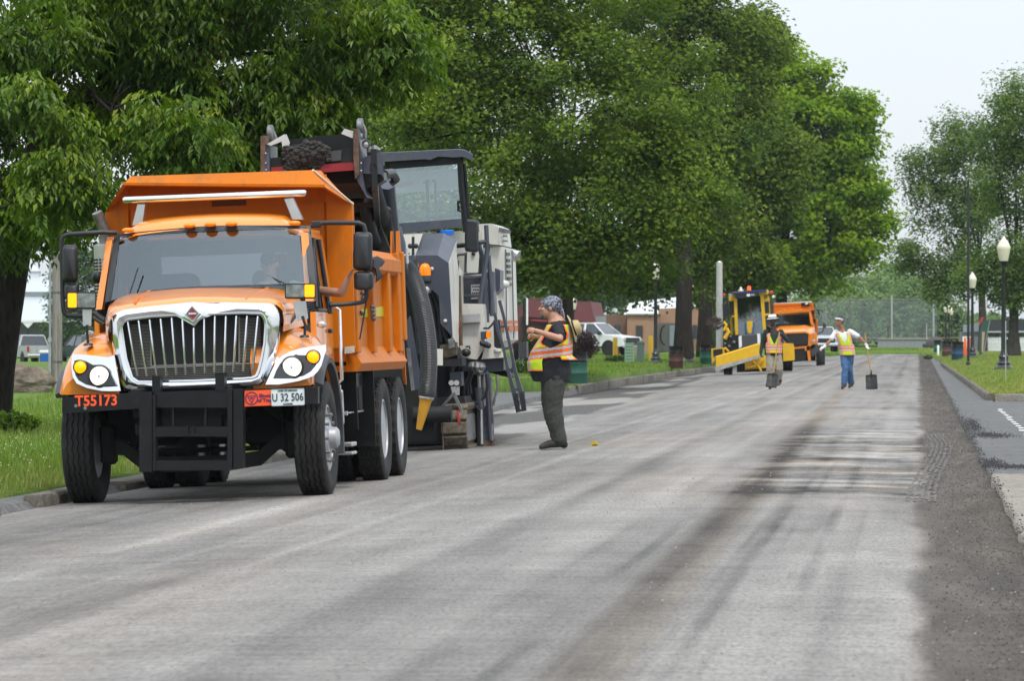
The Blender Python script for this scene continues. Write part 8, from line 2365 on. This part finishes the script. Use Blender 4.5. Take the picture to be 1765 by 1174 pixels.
for i, (px, py, d, rx, ry) in enumerate(FAR):
 b_ = W(px, 600, d); b_.z = .1
 g_ = random.Random(i)
 make_tree('distant_tree', 'leafy tree in the distance ' + FL[i], b_, d,
              [(px, py, rx, ry), (px - rx * .5, py + ry * .6, rx * .7, ry * .6), (px + rx * .55, py + ry * .5, rx * .65, ry * .65), (px + g_.uniform(-10, 10), py + ry * 1.2, rx * .9, ry * .7)],
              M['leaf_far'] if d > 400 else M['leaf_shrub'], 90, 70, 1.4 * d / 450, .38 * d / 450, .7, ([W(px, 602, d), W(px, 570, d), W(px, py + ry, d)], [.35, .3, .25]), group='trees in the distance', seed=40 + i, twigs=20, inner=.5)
b_ = W(150, 612, 390); b_.z = -.6
make_tree('distant_tree', 'green tree behind the wooden utility pole and truck mirror', b_, 390, [(140, 500, 55, 60), (110, 560, 40, 40), (170, 560, 50, 40), (150, 450, 40, 35)], M['leaf_shrub'], 160, 80, 1.0, .28, .7, ([W(150, 614, 390), W(150, 580, 390), W(148, 520, 390)], [.35, .3, .25]), group='trees in the distance', seed=70, twigs=40)
# a wooded skyline beyond it all
n = 60000; gg = np.random.default_rng(77)
px_ = -300 + 2300 * gg.random(n); dd = 900 + 120 * gg.random(n)
top_ = 545 + 16 * (fbm(px_ * .02, px_ * 0, 401, 4) - .5) * 2
rr_ = (px_ - CX) / FPX
X_ = dd * (-sin(YAW) + cos(YAW) * rr_); Y_ = dd * (cos(YAW) + sin(YAW) * rr_)
Zt = CAMZ + (HZ - top_) * 960 / FPX
Z_ = -.5 + (Zt + .5) * gg.random(n) ** .8
c_ = np.stack([X_, Y_, Z_], -1)
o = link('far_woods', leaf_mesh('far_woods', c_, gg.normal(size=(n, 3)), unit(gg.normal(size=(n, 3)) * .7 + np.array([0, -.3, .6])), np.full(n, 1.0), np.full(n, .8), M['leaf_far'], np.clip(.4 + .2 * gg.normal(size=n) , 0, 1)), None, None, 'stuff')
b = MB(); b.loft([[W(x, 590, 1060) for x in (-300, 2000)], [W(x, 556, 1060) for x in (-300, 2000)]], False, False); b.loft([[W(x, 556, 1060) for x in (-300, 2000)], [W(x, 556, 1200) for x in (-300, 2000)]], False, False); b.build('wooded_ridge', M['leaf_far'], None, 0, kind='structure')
def shrub(name, label, base, rx, rz, m, n, L, seed, cat='shrub', up=.6):
 g = np.random.default_rng(seed); fr = Frame(name, label, cat, base)
 p = unit(g.normal(size=(n, 3))) * (g.random(n) ** .45)[:, None]
 lump = 1 + .35 * (fbm(p[:, 0] * 2.2 + 5, p[:, 2] * 2.2 + p[:, 1], 500 + seed, 3) - .5)
 pos = p * lump[:, None] * np.array([rx, rx * .8, rz]) + np.array([0, 0, rz * .95])
 pos[:, 2] = np.maximum(.02, pos[:, 2])
 nrm = unit(p * .5 + np.array([0, 0, up]) + g.normal(size=(n, 3)) * .4)
 link('foliage', leaf_mesh('foliage', pos, g.normal(size=(n, 3)), nrm, L * (.6 + .8 * g.random(n)), L * .55 * (.6 + .8 * g.random(n)), m, np.clip(.5 + .2 * g.normal(size=n), 0, 1)), fr.e, kind='stuff')
 b = MB()
 for k in range(7):
  q = V(pos[g.integers(n)]); b.tube([(q.x * .1, q.y * .1, 0), (q.x * .5, q.y * .5, q.z * .6), q], [.02, .014, .005], 5)
 b.build('stem', M['bark'], fr.e, 60, kind='stuff'); return fr
p = W(1008, 618, 215); p.z = .25; shrub('plum_bush', 'dark purple bush beside the white pickup, behind the foreman', p, .72, .75, M['leaf_red'], 2600, .12, 1)
p = W(925, 655, 130); p.z = .1; shrub('green_bush', 'rounded green bush between the ladder and the foreman', p, .62, .75, M['leaf_shrub'], 3000, .09, 2)
p = W(882, 662, 126); p.z = .05; shrub('low_bush', 'low leafy bush behind the bottom of the ladder', p, .75, .33, M['leaf_shrub'], 2400, .10, 3)
p = W(1064, 628, 190); p.z = .22; shrub('leafy_weed', 'leafy weeds at the foot of the left yellow bollard', p, .62, .16, M['leaf_shrub'], 700, .12, 4, 'weeds')
p = W(18, 760, 61.5); p.z = -.02; shrub('root_sprouts', 'leafy sprouts at the foot of the ash trunk', p, .42, .17, M['leaf_ash'], 420, .11, 5, 'sprouts')
p = W(1232, 604, 215); p.z = .25; shrub('green_bush', 'green bush showing at the foot of the concrete pole', p, .9, .7, M['leaf_shrub'], 1500, .14, 6)
p = W(1600, 613, 240); p.z = .1; shrub('kerb_weeds', 'weeds on the kerb at the left end of the barrel row', p, .3, .12, M['leaf_shrub'], 250, .1, 8, 'weeds')
# ================================================================ the damp air
b = MB(); b.box(-260, 160, -25, 1250, -2.3, 24)
hz_ = b.mesh('haze', bpy.data.materials.new('haze air'), 0); hm_ = hz_.materials[0]; hm_.use_nodes = True
nt = hm_.node_tree; nt.nodes.remove(nt.nodes['Principled BSDF'])
pv = nn(nt, 'ShaderNodeVolumePrincipled', Color=(.86, .92, 1, 1), Density=.00009)
pv.inputs['Anisotropy'].default_value = .2
nt.links.new(pv.outputs[0], nt.nodes['Material Output'].inputs['Volume'])
link('haze', hz_, None, None, 'stuff')
